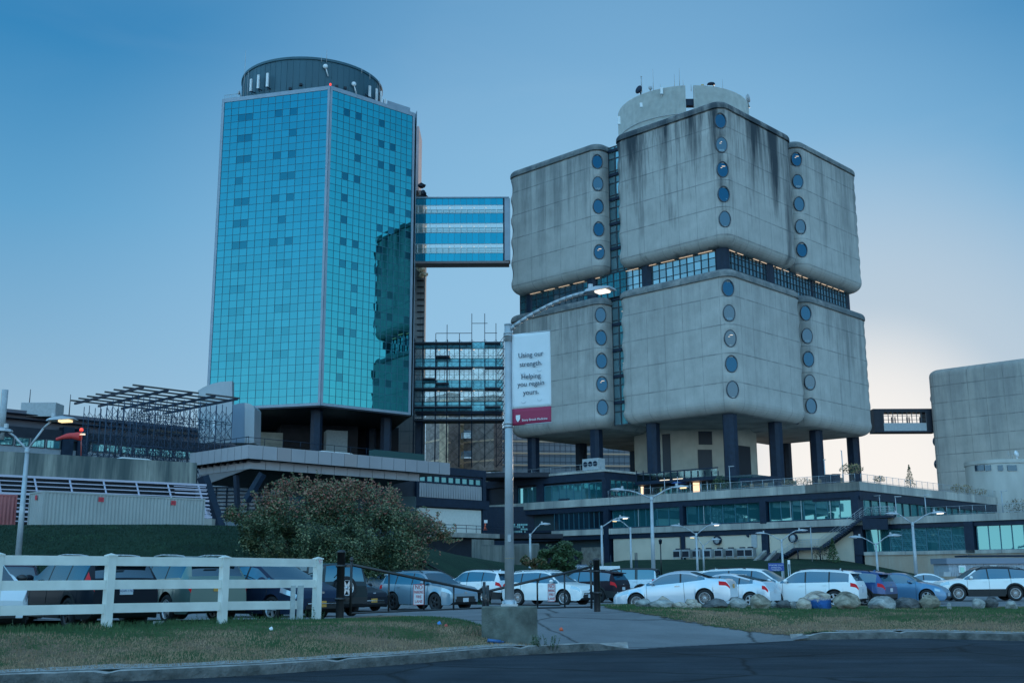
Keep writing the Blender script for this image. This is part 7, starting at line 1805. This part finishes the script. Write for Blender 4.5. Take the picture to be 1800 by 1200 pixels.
# ---------------------------------------------------------------- parked cars
def paint(name, c, metal=.0, rough=.28):
    d_ = max(c) < .09; c = tuple(min(.82, x * 1.22) for x in c) if min(c) > .4 else c
    return mat('paint_' + name, c, .38 if d_ else rough, metal, coat=.04 if d_ else .35, spec=.12 if d_ else .5, var=.03, vscale=.6)
M_plastic = mat('black_plastic', (.015, .016, .018), .6)
M_chrome = mat('chrome', (.6, .62, .65), .15, 1.)
M_rimS = mat('rim_silver', (.50, .52, .55), .3, .6); M_rimD = mat('rim_dark', (.05, .05, .055), .35, .4)
G_car = glass_mat('car_glass', (.30, .44, .52), (.010, .018, .026), .40, .02)
G_ws = glass_mat('windscreen_glass', (.40, .52, .58), (.05, .08, .10), .35, .02)
M_red = mat('tail_red', (.50, .008, .015), .35, spec=.2, emit=(.6, .01, .02), estr=.10)
M_clear = mat('headlight_clear', (.50, .55, .60), .15, .3, coat=1.)
M_plateW = mat('plate_white', (.55, .58, .62), .5); M_plateY = mat('plate_orange', (.60, .30, .06), .5)
def interp(tb, x):
    if x <= tb[0][0]: return tb[0][1]
    for a, b in zip(tb, tb[1:]):
        if x <= b[0]: return lerp(a[1], b[1], (x - a[0]) / (b[0] - a[0]))
    return tb[-1][1]
def smooth_tb(tb, w):
    return lambda x: sum(interp(tb, x + k * w / 4) * c for k, c in zip((-4, -3, -2, -1, 0, 1, 2, 3, 4), (1, 2, 3, 4, 5, 4, 3, 2, 1))) / 25
def wheel(par, P, R_, side, style, W_=.22, rimm=None):
    Yv = Vector((0, side, 0)); o = MB(); w2 = W_
    o.lathe([(R_ * .66, -w2), (R_ * .9, -w2), (R_, -w2 * .8), (R_, -w2 * .15), (R_ * .93, 0), (R_ * .68, .0), (R_ * .66, -.02)], P, 28, Yv)
    o.lathe([(R_ * .66, -w2 * .5), (.01, -w2 * .5)], P, 28, Yv)
    wo = o.build('wheel', M_rubber, par, local=True, recalc=False)
    r = MB(); n = {'5': 5, '6': 6, '10': 10, '7': 7}[style]
    r.lathe([(R_ * .64, -.06), (R_ * .68, -.005), (R_ * .66, .004), (R_ * .60, -.02), (R_ * .58, -.07)], P, 28, Yv)
    r.lathe([(R_ * .17, -.05), (R_ * .15, -.01), (.01, -.005)], P, 14, Yv)
    for k in range(n):
        a = 2 * PI * k / n; e = Vector((math.cos(a), 0, math.sin(a))); t = Vector((-math.sin(a), 0, math.cos(a))); sw = R_ * (.11 if n < 8 else .055)
        if style == '10':
            for q in (-1, 1): r.obox(P + e * R_ * .1 + t * (q * sw * .6 - sw * .25) - Yv * .05, e * R_ * .53 + t * q * sw * .9, t * sw * .6, Yv * .035)
        else:
            r.obox(P + e * R_ * .1 - t * sw - Yv * .05, e * R_ * .53, t * sw * 2, Yv * .035)
    ro = r.build('rim', rimm or M_rimS, None); ro.parent = wo
    return wo
def make_car(name, label, spec, pm):
    S = spec; L_, W, H = S['L'], S['W'] / 2, S['H']; cl = S.get('clear', .20); R_ = S.get('R', .35); xf, xr = S['xf'], S['xr']; Ra = R_ + S.get('gap', .06)
    t = thing(name, (0, 0, 0), label, S.get('cat', 'car'), 'cars parked in the lot')
    top = smooth_tb([(a * L_, b * H) for a, b in S['top']], S.get('sm', .10)); belt = lambda x: interp([(a * L_, b * H) for a, b in S['belt']], x)
    plan = smooth_tb([(a * L_, b) for a, b in S.get('plan', [(-.01, .70), (.0, .78), (.03, .90), (.09, .975), (.2, 1), (.8, 1), (.93, .97), (.98, .91), (1.0, .82)])], .12)
    xs = sorted(set([round(L_ * i / 72, 4) for i in range(73)] + [round(xc + Ra * math.sin(rad(a)), 4) for xc in (xf, xr) for a in range(-90, 91, 10)] + [round(v * L_, 4) for v in S['ws'] + S['rg']] + [round(p * L_ + q, 4) for p in S['pillars'] for q in (-.035, .035)]))
    th = S.get('tumble', .20); secs = []
    for x in xs:
        w = W * plan(x); zt = top(x); zb = cl + .0
        ed = min(x, L_ - x); zb = cl + max(0, .10 - ed) * 1.2
        arch = 0
        for xc in (xf, xr):
            d = abs(x - xc)
            if d < Ra: arch = max(arch, R_ + math.sqrt(Ra * Ra - d * d) * 1.0)
        za = max(zb, arch)
        be = min(belt(x), zt - .06); h = max(0, zt - be); hh = min(1, max(0, (h - .06)) / (.42))
        wr = w * (.955 - th * hh); m1 = lerp(zb, be, .42)
        z3 = max(.0 + m1, za + .015); z4 = max(lerp(zb, be, .80), z3 + .01); be2 = max(be, z4 + .01)
        fl = .02 if arch else 0
        pts = [(0, zb + .02), (w * .74, max(zb + .02, 0 if not arch else zb + .3)), (w * .93, za), (w * (.985) + fl * .5, za + .01), (w * 1.0 + fl * .4, z3), (w * .985, z4), (w * .955, be2), (lerp(w * .95, wr, .55), lerp(be2, zt, .50) if hh > .1 else zt - .035), (wr, zt - (.10 if hh > .4 else .02 + .08 * hh)), (wr * .90, zt - .035 * (1 if hh > .3 else .4)), (wr * .60, zt - .006), (0, zt)]
        secs.append(pts)
    nP = len(secs[0]); F_ = {}
    V_ = {}
    def vid(i, j, s): return (i, j, s if j not in (0, nP - 1) else 1)
    def put(key, m_, quad):
        F_.setdefault(key, []).append(quad)
    ws0, ws1 = [v * L_ for v in S['ws']]; rg0, rg1 = [v * L_ for v in S['rg']]; sg0, sg1 = [v * L_ for v in S['side']]
    clad = S.get('clad', False); hl = S.get('head', (.02, .12)); tl = S.get('tail', (.92, 1.0)); tj = S.get('tailj', (5,)); hj = S.get('headj', (5,))
    for i in range(len(xs) - 1):
        xm = (xs[i] + xs[i + 1]) / 2; u = xm / L_; hgl = top(xm) - belt(xm)
        for j in range(nP - 1):
            for s in (1, -1):
                q = (i, i + 1, j, s); key = 'body'
                if j <= 1: key = 'under'
                elif j == 2: key = 'trim'
                elif j == 3 and clad: key = 'trim'
                if j in (6, 7) and sg0 < xm < sg1 and hgl > .10:
                    pil = [k for k, p in enumerate(S['pillars']) if abs(xm - p * L_) < .036]
                    key = 'pillar_%d_%d' % (pil[0], s) if pil else 'side_%d_%d' % (sum(1 for p in S['pillars'] if xm > p * L_), s)
                if j >= 9 and ws0 < xm < ws1: key = 'windscreen'
                if j >= 9 and rg0 < xm < rg1: key = 'rearwindow'
                if j in hj and hl[0] < u < hl[1]: key = 'head_%d' % s
                if j in tj and tl[0] < u < tl[1]: key = 'tail_%d' % s
                if S.get('blackroof') and j >= 8 and ws1 <= xm <= rg0 + .2 and key == 'body': key = 'roof'
                put(key, None, q)
    def P_(i, j, s): a = secs[i][j]; return Vector((L_ / 2 - xs[i], a[0] * s, a[1]))
    def emit(key, nm, m_, smooth=True, push=0., parent=None):
        if key not in F_: return None
        mb = MB(); ix = {}
        def g(i, j, s):
            k = vid(i, j, s)
            if k not in ix: ix[k] = len(mb.v); mb.v.append(P_(i, j, s))
            return ix[k]
        for (i0, i1, j, s) in F_[key]:
            q = [g(i0, j, s), g(i1, j, s), g(i1, j + 1, s), g(i0, j + 1, s)]
            if s < 0: q = q[::-1]
            mb.f.append(q); mb.m.append(0); mb.sm.append(smooth)
        return mb.build(nm, m_, t if parent is None else parent, local=True, recalc=False, sharp=50)
    emit('body', 'body', pm); emit('under', 'underside', M_plastic); emit('trim', 'lower_trim', M_plastic if S.get('trimblack', True) else pm); emit('roof', 'roof', M_black)
    emit('windscreen', 'windscreen', G_ws); emit('rearwindow', 'rear_window', G_car)
    for k in list(F_):
        if k.startswith('pillar'): emit(k, 'door_pillar', M_plastic)
        if k.startswith('side'): emit(k, 'side_window', G_car)
        if k.startswith('head'): emit(k, 'headlight', M_clear)
        if k.startswith('tail'): emit(k, 'tail_light', M_red)
    # end faces
    for (i, sg) in ((0, 1), (len(xs) - 1, -1)):
        rows = {}
        for j in range(nP - 1):
            key = 'cap'
            if sg == 1: key = {1: 'lowtrim', 2: 'lowtrim', 3: 'intake' if S.get('intake', True) else 'cap', 4: 'grille' if S.get('grille', True) else 'cap'}.get(j, 'cap')
            else: key = {1: 'lowtrim', 2: 'lowtrim', 3: 'lowtrim' if clad else 'cap'}.get(j, 'cap')
            rows.setdefault(key, []).append(j)
        for key, js in rows.items():
            mb = MB(); off = Vector((.0, 0, 0))
            for j in js:
                a, b, c, d = P_(i, j, 1), P_(i, j + 1, 1), P_(i, j + 1, -1), P_(i, j, -1)
                if key in ('intake', 'grille'):
                    f = .72 if key == 'grille' else .8
                    for (l0, l1, kk) in ((0, .5 - f / 2, 'c'), (.5 + f / 2, 1, 'c'), (.5 - f / 2, .5 + f / 2, 'g')):
                        q = [d.lerp(a, l0), d.lerp(a, l1), c.lerp(b, l1), c.lerp(b, l0)]
                        if kk == 'c': mb.add(q, [(0, 1, 2, 3)])
                        else:
                            gb = MB(); q2 = [p + Vector((.012, 0, 0)) for p in q]; gb.add(q2 + q, [(0, 1, 2, 3), (0, 4, 5, 1), (1, 5, 6, 2), (2, 6, 7, 3), (3, 7, 4, 0)])
                            g_ = gb.build('grille' if key == 'grille' else 'air_intake', M_plastic, t, local=True)
                            if key == 'grille' and S.get('bar', True):
                                cb = MB(); m0 = q2[0].lerp(q2[3], .5); m1 = q2[1].lerp(q2[2], .5); cb.tube(m0 + Vector((.01, 0, 0)), m1 + Vector((.01, 0, 0)), .014, 5); z_ = cb.build('grille_bar', M_chrome, t, local=True)
                else: mb.add([a, b, c, d], [(0, 1, 2, 3)])
            if mb.f: mb.build('end_panel' if key != 'lowtrim' else 'bumper_trim', M_plastic if key == 'lowtrim' else pm, t, local=True)
    # wheels, dark wheel houses
    for xc in (xf, xr):
        for s in (1, -1): wheel(t, Vector((L_ / 2 - xc, s * (W * .985), R_)), R_, s, S.get('rim', '5'), rimm=S.get('rimm'))
    mb = MB()
    for xc in (xf, xr): mb.box((L_ / 2 - xc, 0, R_ + .14), Ra * 1.9, W * 1.42, .5)
    mb.box((0, 0, cl + .1), L_ * .8, W * 1.5, .18); mb.build('wheel_housing', mat('wheel_well', (.006, .006, .007), .9), t, local=True)
    if clad:
        for xc in (xf, xr):
            for s in (1, -1):
                mb = MB(); pr = None
                for a in range(-5, 186, 12):
                    c, sn = math.cos(rad(a)), math.sin(rad(a)); y = s * (W * 1.0 + .008)
                    ring = [Vector((L_ / 2 - xc + c * r, y, R_ + sn * r)) for r in (Ra - .01, Ra + .07)] + [Vector((L_ / 2 - xc + c * (Ra + .07), s * W * .93, R_ + sn * (Ra + .07)))]
                    if pr: mb.add(pr + ring, [(0, 1, 4, 3), (1, 2, 5, 4)])
                    pr = ring
                mb.build('wheel_arch_trim', M_plastic, t, local=True)
    def near_i(x): return min(range(len(xs)), key=lambda k: abs(xs[k] - x))
    # seams, handles, mirrors
    for p in S['doors']:
        for s in (1, -1):
            i = near_i(p * L_); pts = [P_(i, j, s) * 1.0 for j in (3, 4, 5, 6)]
            for q in pts: q.y += s * .001
            mb = MB(); mb.path(pts, .008, 4); mb.build('door_seam', M_plastic, t, local=True)
    for p in S['handles']:
        for s in (1, -1):
            i = near_i(p * L_); b = P_(i, 5, s).lerp(P_(i, 6, s), .25); mb = MB(); mb.box(b + Vector((0, s * .015, 0)), .20, .03, .03); mb.build('door_handle', M_chrome if S.get('chrome') else pm, t, local=True)
    i = near_i(S['ws'][0] * L_ + .38)
    for s in (1, -1):
        b = P_(i, 6, s); mb = MB(); c = b + Vector((.02, s * .14, .10)); bm = bmesh.new(); bmesh.ops.create_icosphere(bm, subdivisions=2, radius=1)
        mb.add([c + Vector((v.co.x * .09, v.co.y * .12, v.co.z * .085)) for v in bm.verts], [tuple(v.index for v in f.verts) for f in bm.faces], smooth=True); bm.free()
        mb.tube(b, c, .03, 5); mb.build('door_mirror', S.get('mirror', pm) if not S.get('blackmirror') else M_black, t, local=True)
    if S.get('rails'):
        for s in (1, -1):
            i0, i1 = near_i(L_ * S['rails'][0]), near_i(L_ * S['rails'][1]); ks = list(range(i0, i1 + 1, 4))
            pts = [P_(k, 9, s) + Vector((0, 0, .06 if 0 < n_ < len(ks) - 1 else .01)) for n_, k in enumerate(ks)]
            mb = MB(); mb.path(pts, .018, 6); mb.build('roof_rail', S.get('railm', M_plastic), t, local=True)
    if S.get('fin', True):
        i = near_i(L_ * S.get('finx', .84)); b = P_(i, nP - 1, 1); mb = MB(); mb.add([b + Vector((.12, 0, -.01)), b + Vector((-.06, .025, -.01)), b + Vector((-.06, -.025, -.01)), b + Vector((-.07, 0, .075))], [(0, 1, 3), (0, 3, 2), (1, 2, 3)]); mb.build('aerial_fin', pm, t, local=True)
    if S.get('spoiler'):
        i = near_i(rg0 - .04); b = P_(i, nP - 1, 1); mb = MB(); ww = secs[i][9][0]; mb.obox(b + Vector((.06, -ww, -.05)), Vector((-.30, 0, -.03)), Vector((0, ww * 2, 0)), Vector((0, 0, .045))); mb.build('spoiler', S.get('spm', pm), t, local=True)
    if S.get('spare'):
        wo = wheel(t, Vector((-L_ / 2 - .16, S['spare'], .98)), R_ * 1.02, 1, '6'); wo.rotation_euler.z = PI / 2; c = Vector((-L_ / 2 - .22, S['spare'], .98)); M_ = Matrix.Rotation(PI / 2, 4, 'Z'); wo.location = c - M_ @ Vector((-L_ / 2 - .16, S['spare'], .98))
    # plates, wipers, badge, rear lamps on the tail face
    pz = S.get('plz', .72)
    ir = len(xs) - 1; mb = MB(); mb.box((-L_ / 2 - .012, 0, pz), .012, .31, .16); pl = mb.build('number_plate', S.get('plate', M_plateW), t, local=True)
    if S.get('ptext'): o = text_mesh('plate_lettering', S['ptext'], .075, Vector((-L_ / 2 - .020, 0, pz - .02)), Vector((0, -1, 0)), Z, mat('plate_blue', (.04, .07, .2), .5), t, local=True, align='CENTER', extrude=.001)
    mb = MB(); mb.box((L_ / 2 + .016, 0, S.get('fplz', .45)), .012, .31, .16); mb.build('number_plate', S.get('fplate', M_plateW), t, local=True)
    if S.get('tailbar'):
        for s in (1, -1):
            y0, y1, z0, z1 = S['tailbar']; mb = MB(); mb.obox((-L_ / 2 - .01, s * y0, z0), (.10, 0, 0), (0, s * (y1 - y0), 0), (0, 0, z1 - z0)); mb.build('tail_light', M_red, t, local=True)
    if S.get('wiper', True):
        b = Vector((L_ / 2 - rg1, 0, interp([(a * L_, b_ * H) for a, b_ in S['top']], rg1 - .05))); a_ = P_(near_i(rg1 - .05), nP - 1, 1) + Vector((-.02, 0, .02)); b_ = P_(near_i(lerp(rg0, rg1, .75)), nP - 2, 1) + Vector((-.02, -.1, .02)); mb = MB(); mb.tube(a_, b_, .012, 5); mb.build('rear_wiper', M_plastic, t, local=True)
    bl_ = MB(); bl_.obox((L_ / 2 + .005, -.07, S.get('badz', .72)), (.02, 0, 0), (0, .14, 0), (0, 0, .05)); bl_.build('badge', M_chrome, t, local=True)
    bl_ = MB(); bl_.obox((-L_ / 2 - .012, -.06, S.get('rbadz', .92)), (.02, 0, 0), (0, .12, 0), (0, 0, .04)); bl_.build('badge', M_chrome, t, local=True)
    if S.get('taps'): pass
    return t
SUVtop = [(0, .40), (.012, .50), (.03, .555), (.10, .605), (.20, .635), (.255, .655), (.39, .925), (.44, .975), (.55, 1.), (.75, .985), (.88, .955), (.925, .925), (.975, .70), (.99, .60), (1., .50)]
SUV = dict(L=4.65, W=1.86, H=1.68, xf=.92, xr=3.62, R=.36, gap=.07, clear=.24, top=SUVtop, belt=[(0, .50), (.03, .545), (.25, .625), (.9, .665), (1, .60)], ws=(.255, .40), rg=(.925, .975), side=(.27, .91), pillars=(.51, .735), doors=(.295, .51, .735), handles=(.47, .69), head=(.015, .11), tail=(.93, .995), tailj=(5,), clad=True, rails=(.42, .86), spoiler=True)
def spec(base, **k): d = dict(base); d.update(k); return d
BOXY = spec(SUV, top=[(0, .44), (.01, .54), (.03, .60), (.16, .63), (.27, .645), (.335, .93), (.36, .965), (.5, 1.), (.9, .99), (.965, .97), (.975, .95), (.99, .60), (1., .55)], belt=[(0, .55), (.26, .62), (1, .64)], ws=(.275, .345), rg=(.968, .99), side=(.29, .955), pillars=(.50, .70, .72), doors=(.30, .5, .72), tumble=.10, sm=.06, plan=[(0, .84), (.02, .9), (.1, .92), (.2, 1), (.8, 1), (1., .97)], rails=None, spoiler=False, L=4.3, W=1.85, H=1.85, xf=.75, xr=3.35, R=.39, clear=.30, fin=False)
COUPE = dict(L=4.63, W=1.80, H=1.41, xf=.98, xr=3.66, R=.33, gap=.045, clear=.17, top=[(0, .38), (.012, .47), (.04, .53), (.14, .60), (.27, .665), (.43, .94), (.50, .99), (.58, 1.), (.68, .96), (.84, .755), (.93, .735), (.975, .72), (.99, .60), (1., .50)], belt=[(0, .5), (.26, .64), (.6, .68), (.8, .72), (1, .62)], ws=(.275, .44), rg=(.68, .835), side=(.30, .80), pillars=(.60,), doors=(.31, .62), handles=(.57,), head=(.03, .15), tail=(.93, .995), tailj=(5,), clad=False, fin=False, trimblack=False, rails=None, wiper=False, chrome=True)
HATCH = spec(COUPE, L=4.46, W=1.75, H=1.49, xf=.92, xr=3.62, top=[(0, .36), (.012, .46), (.04, .52), (.12, .60), (.20, .66), (.42, .96), (.52, 1.), (.62, .985), (.78, .87), (.93, .76), (.955, .73), (.985, .55), (1., .48)], belt=[(0, .45), (.2, .62), (.6, .66), (.85, .70), (1, .6)], ws=(.21, .42), rg=(.62, .925), side=(.26, .84), pillars=(.49, .70), doors=(.27, .49, .70), handles=(.45, .66), tail=(.93, .99), tailj=(5,), spoiler=True)
VAN = spec(SUV, L=5.15, W=1.98, H=1.73, xf=1.0, xr=4.0, R=.35, clear=.18, top=[(0, .40), (.012, .48), (.03, .53), (.12, .60), (.19, .64), (.345, .93), (.40, .975), (.55, 1.), (.85, .97), (.93, .93), (.975, .68), (.99, .58), (1., .5)], belt=[(0, .5), (.19, .60), (.95, .655), (1, .6)], ws=(.19, .355), rg=(.93, .975), side=(.215, .925), pillars=(.44, .66), doors=(.25, .44, .68), handles=(.41, .50), clad=False, head=(.02, .13), rails=(.5, .9))
BEETLE = spec(COUPE, L=4.28, W=1.81, H=1.49, xf=.83, xr=3.38, R=.34, top=[(0, .33), (.012, .42), (.05, .52), (.13, .61), (.23, .675), (.29, .70), (.42, .94), (.50, .99), (.57, 1.), (.68, .96), (.80, .82), (.92, .68), (.98, .52), (1., .44)], belt=[(0, .4), (.25, .64), (.85, .67), (1, .5)], ws=(.28, .43), rg=(.68, .82), side=(.31, .78), pillars=(.60,), doors=(.31, .60), handles=(.56,), plan=[(-.01, .58), (0, .66), (.04, .82), (.12, .95), (.2, 1), (.8, 1), (.92, .92), (.98, .8), (1.0, .7)], head=(.05, .11), grille=False)
def put_car(t, px, Y, azd, anchor='c', L_=4.6, dz=0.):
    h = az(azd); c = atY(px, 1040, Y); c.z = 0
    if anchor == 'r': c = c + h * L_ / 2
    if anchor == 'f': c = c - h * L_ / 2
    t.location = (c.x, c.y, gh(c.x, c.y) + dz); t.rotation_euler.z = math.atan2(h.y, h.x)
    # follow the slope of the ground along the car
    a = gh(c.x + h.x * 1.3, c.y + h.y * 1.3); b = gh(c.x - h.x * 1.3, c.y - h.y * 1.3); t.rotation_euler.y = -math.atan2(a - b, 2.6)
CARS = [
 ('parked_car', 'black sport utility car with a round sticker and white plate, behind the left fence bay', spec(SUV, railm=M_rimS, ptext='KGW-1762', tailj=(6,), tail=(.93, .995), tailbar=(.42, .84, 1.03, 1.10), rimm=M_rimD, plz=.86), paint('black', (.012, .016, .024)), 222, 26.0, -44, 'r', 0),
 ('parked_car', 'sage green sport utility car with an orange plate, behind the middle fence bay', spec(SUV, H=1.72, L=4.7, railm=M_rimS, plate=M_plateY, tail=(.94, .995), tailbar=(.60, .88, 1.03, 1.08), plz=.88, clad=False), paint('sage', (.13, .20, .18), .3), 385, 29.0, -42, 'r', 0),
 ('parked_car', 'low dark blue car seen from the front, between the fence end and the gate post', spec(COUPE, H=1.55, L=4.3, xr=3.4, clear=.2, top=HATCH['top'], belt=HATCH['belt'], ws=HATCH['ws'], rg=HATCH['rg'], side=HATCH['side'], pillars=HATCH['pillars'], doors=HATCH['doors'], handles=HATCH['handles'], fplate=M_plateY), paint('midnight', (.02, .035, .07), .3), 566, 30.0, 128, 'f', 0),
 ('parked_car', 'white car nose with split black grille, cut by the left edge of the picture', spec(SUV, blackmirror=True), paint('white_a', (.62, .65, .68)), -22, 22.8, 142, 'f', 0),
 ('parked_car', 'dark maroon car with black mirrors behind the white nose at the left edge', spec(SUV, blackmirror=True, clad=False), paint('maroon', (.05, .02, .035), .2), 8, 33, 160, 'f', 0),
 ('parked_car', 'white sport utility car with a black spoiler, roof showing above the dark blue car', spec(SUV, spm=M_plastic), paint('white_b', (.62, .65, .68)), 520, 38.5, -46, 'r', 0),
 ('parked_car', 'dark boxy off-road car with a spare wheel on its back, behind the left gate post', spec(BOXY, spare=.05, tail=(.965, .995), tailj=(4, 5), blackroof=True), paint('dark_teal', (.02, .035, .04)), 607, 39.5, -38, 'r', 0),
 ('parked_car', 'black saloon nose between the boxy off-road car and the blue-grey one', spec(COUPE, H=1.46, fplate=M_plateY), paint('black_b', (.015, .018, .026)), 658, 47, 136, 'f', 0),
 ('parked_car', 'far blue car, only its glass showing beyond the black saloon nose', spec(COUPE, H=1.45), paint('blue_far', (.05, .14, .22), .2), 655, 66, 110, 'c', 0),
 ('parked_car', 'blue-grey sport utility car with twin oval grilles and dark wheels, behind the left sign', spec(SUV, L=4.72, H=1.66, rimm=M_rimD, rim='5', railm=M_plastic, clad=False, gap=.06, bar=False), paint('blue_grey', (.22, .31, .38), .35), 752, 49.0, 134, 'c', 0),
 ('parked_car', 'white sport utility car seen from behind, right of the blue-grey one', spec(SUV, H=1.73), paint('white_c', (.62, .65, .68)), 839, 60, -50, 'c', 0),
 ('parked_car', 'white crossover with gold front badge, seen from the front right of the banner lamp', spec(SUV, H=1.66, rim='10', clad=False, railm=M_rimS), paint('white_d', (.66, .69, .72)), 966, 56, 126, 'c', 0),
 ('parked_car', 'dark red-black sport utility car seen from behind at the right gate post', spec(SUV, H=1.70, rimm=M_rimD), paint('dark_red', (.02, .014, .022), .2), 1030, 62, -56, 'c', 0),
 ('parked_car', 'white boxy off-road car with a black hard top behind the right gate post', spec(BOXY, H=1.83, blackroof=True, spare=.05), paint('white_e', (.50, .58, .64)), 1098, 68, -72, 'c', 0),
 ('parked_car', 'silver two-door coupe nearest the gate, behind the first boulders', spec(COUPE, rim='10', plate=M_plateY, tail=(.91, .995), taps=1), paint('silver', (.46, .52, .58), .45), 1188, 44.5, -68, 'c', 0),
 ('parked_car', 'pale silver hatchback with a split rear window, between coupe and minivan', spec(HATCH), paint('silver_b', (.50, .55, .60), .3), 1278, 51, -58, 'c', 0),
 ('parked_car', 'large white minivan facing right behind the round brown boulder', spec(VAN, rimm=M_rimD), paint('white_f', (.66, .69, .72)), 1322, 54, 122, 'c', 0),
 ('parked_car', 'white car roof far behind the silver coupe', spec(SUV), paint('white_g', (.6, .64, .68)), 1195, 74, -70, 'c', 0),
 ('parked_car', 'white sport utility car with red lamps behind the painted boulder', spec(SUV, H=1.65, clad=False, finx=.80), paint('white_h', (.66, .69, .72)), 1424, 51, -60, 'c', 0),
 ('parked_car', 'blue hatchback with black roof rails and white plate, left of the bug-shaped car', spec(SUV, H=1.60, L=4.45, xr=3.5), paint('blue', (.02, .075, .22), .25), 1483, 52.5, -52, 'c', 0),
 ('parked_car', 'steel blue bug-shaped car with a brown soft top', spec(BEETLE), paint('steel_blue', (.10, .22, .36), .4), 1587, 56, 122, 'c', 0),
 ('parked_car', 'small white car low behind the bug-shaped car', spec(COUPE, H=1.45), paint('white_i', (.60, .64, .68)), 1636, 76, 104, 'c', 0),
 ('parked_car', 'big white sport utility car with black roof and bright spoked wheels at the right', spec(SUV, L=5.02, W=1.98, H=1.77, xf=.98, xr=3.88, R=.40, rim='10', blackroof=True, tail=(.88, .99), railm=M_black), paint('white_j', (.64, .67, .70)), 1728, 61, -84, 'c', 0),
 ('parked_car', 'sliver of a car at the far right behind the big white one', spec(SUV, H=1.6), paint('white_k', (.5, .55, .6)), 1835, 70, -84, 'c', 0),
]
for (nm, lab, sp, pm, px, Y, a, an, dz) in CARS:
    c = make_car(nm, lab, sp, pm); put_car(c, px, Y, a, an, sp['L'], dz)
bpy.context.view_layer.update()
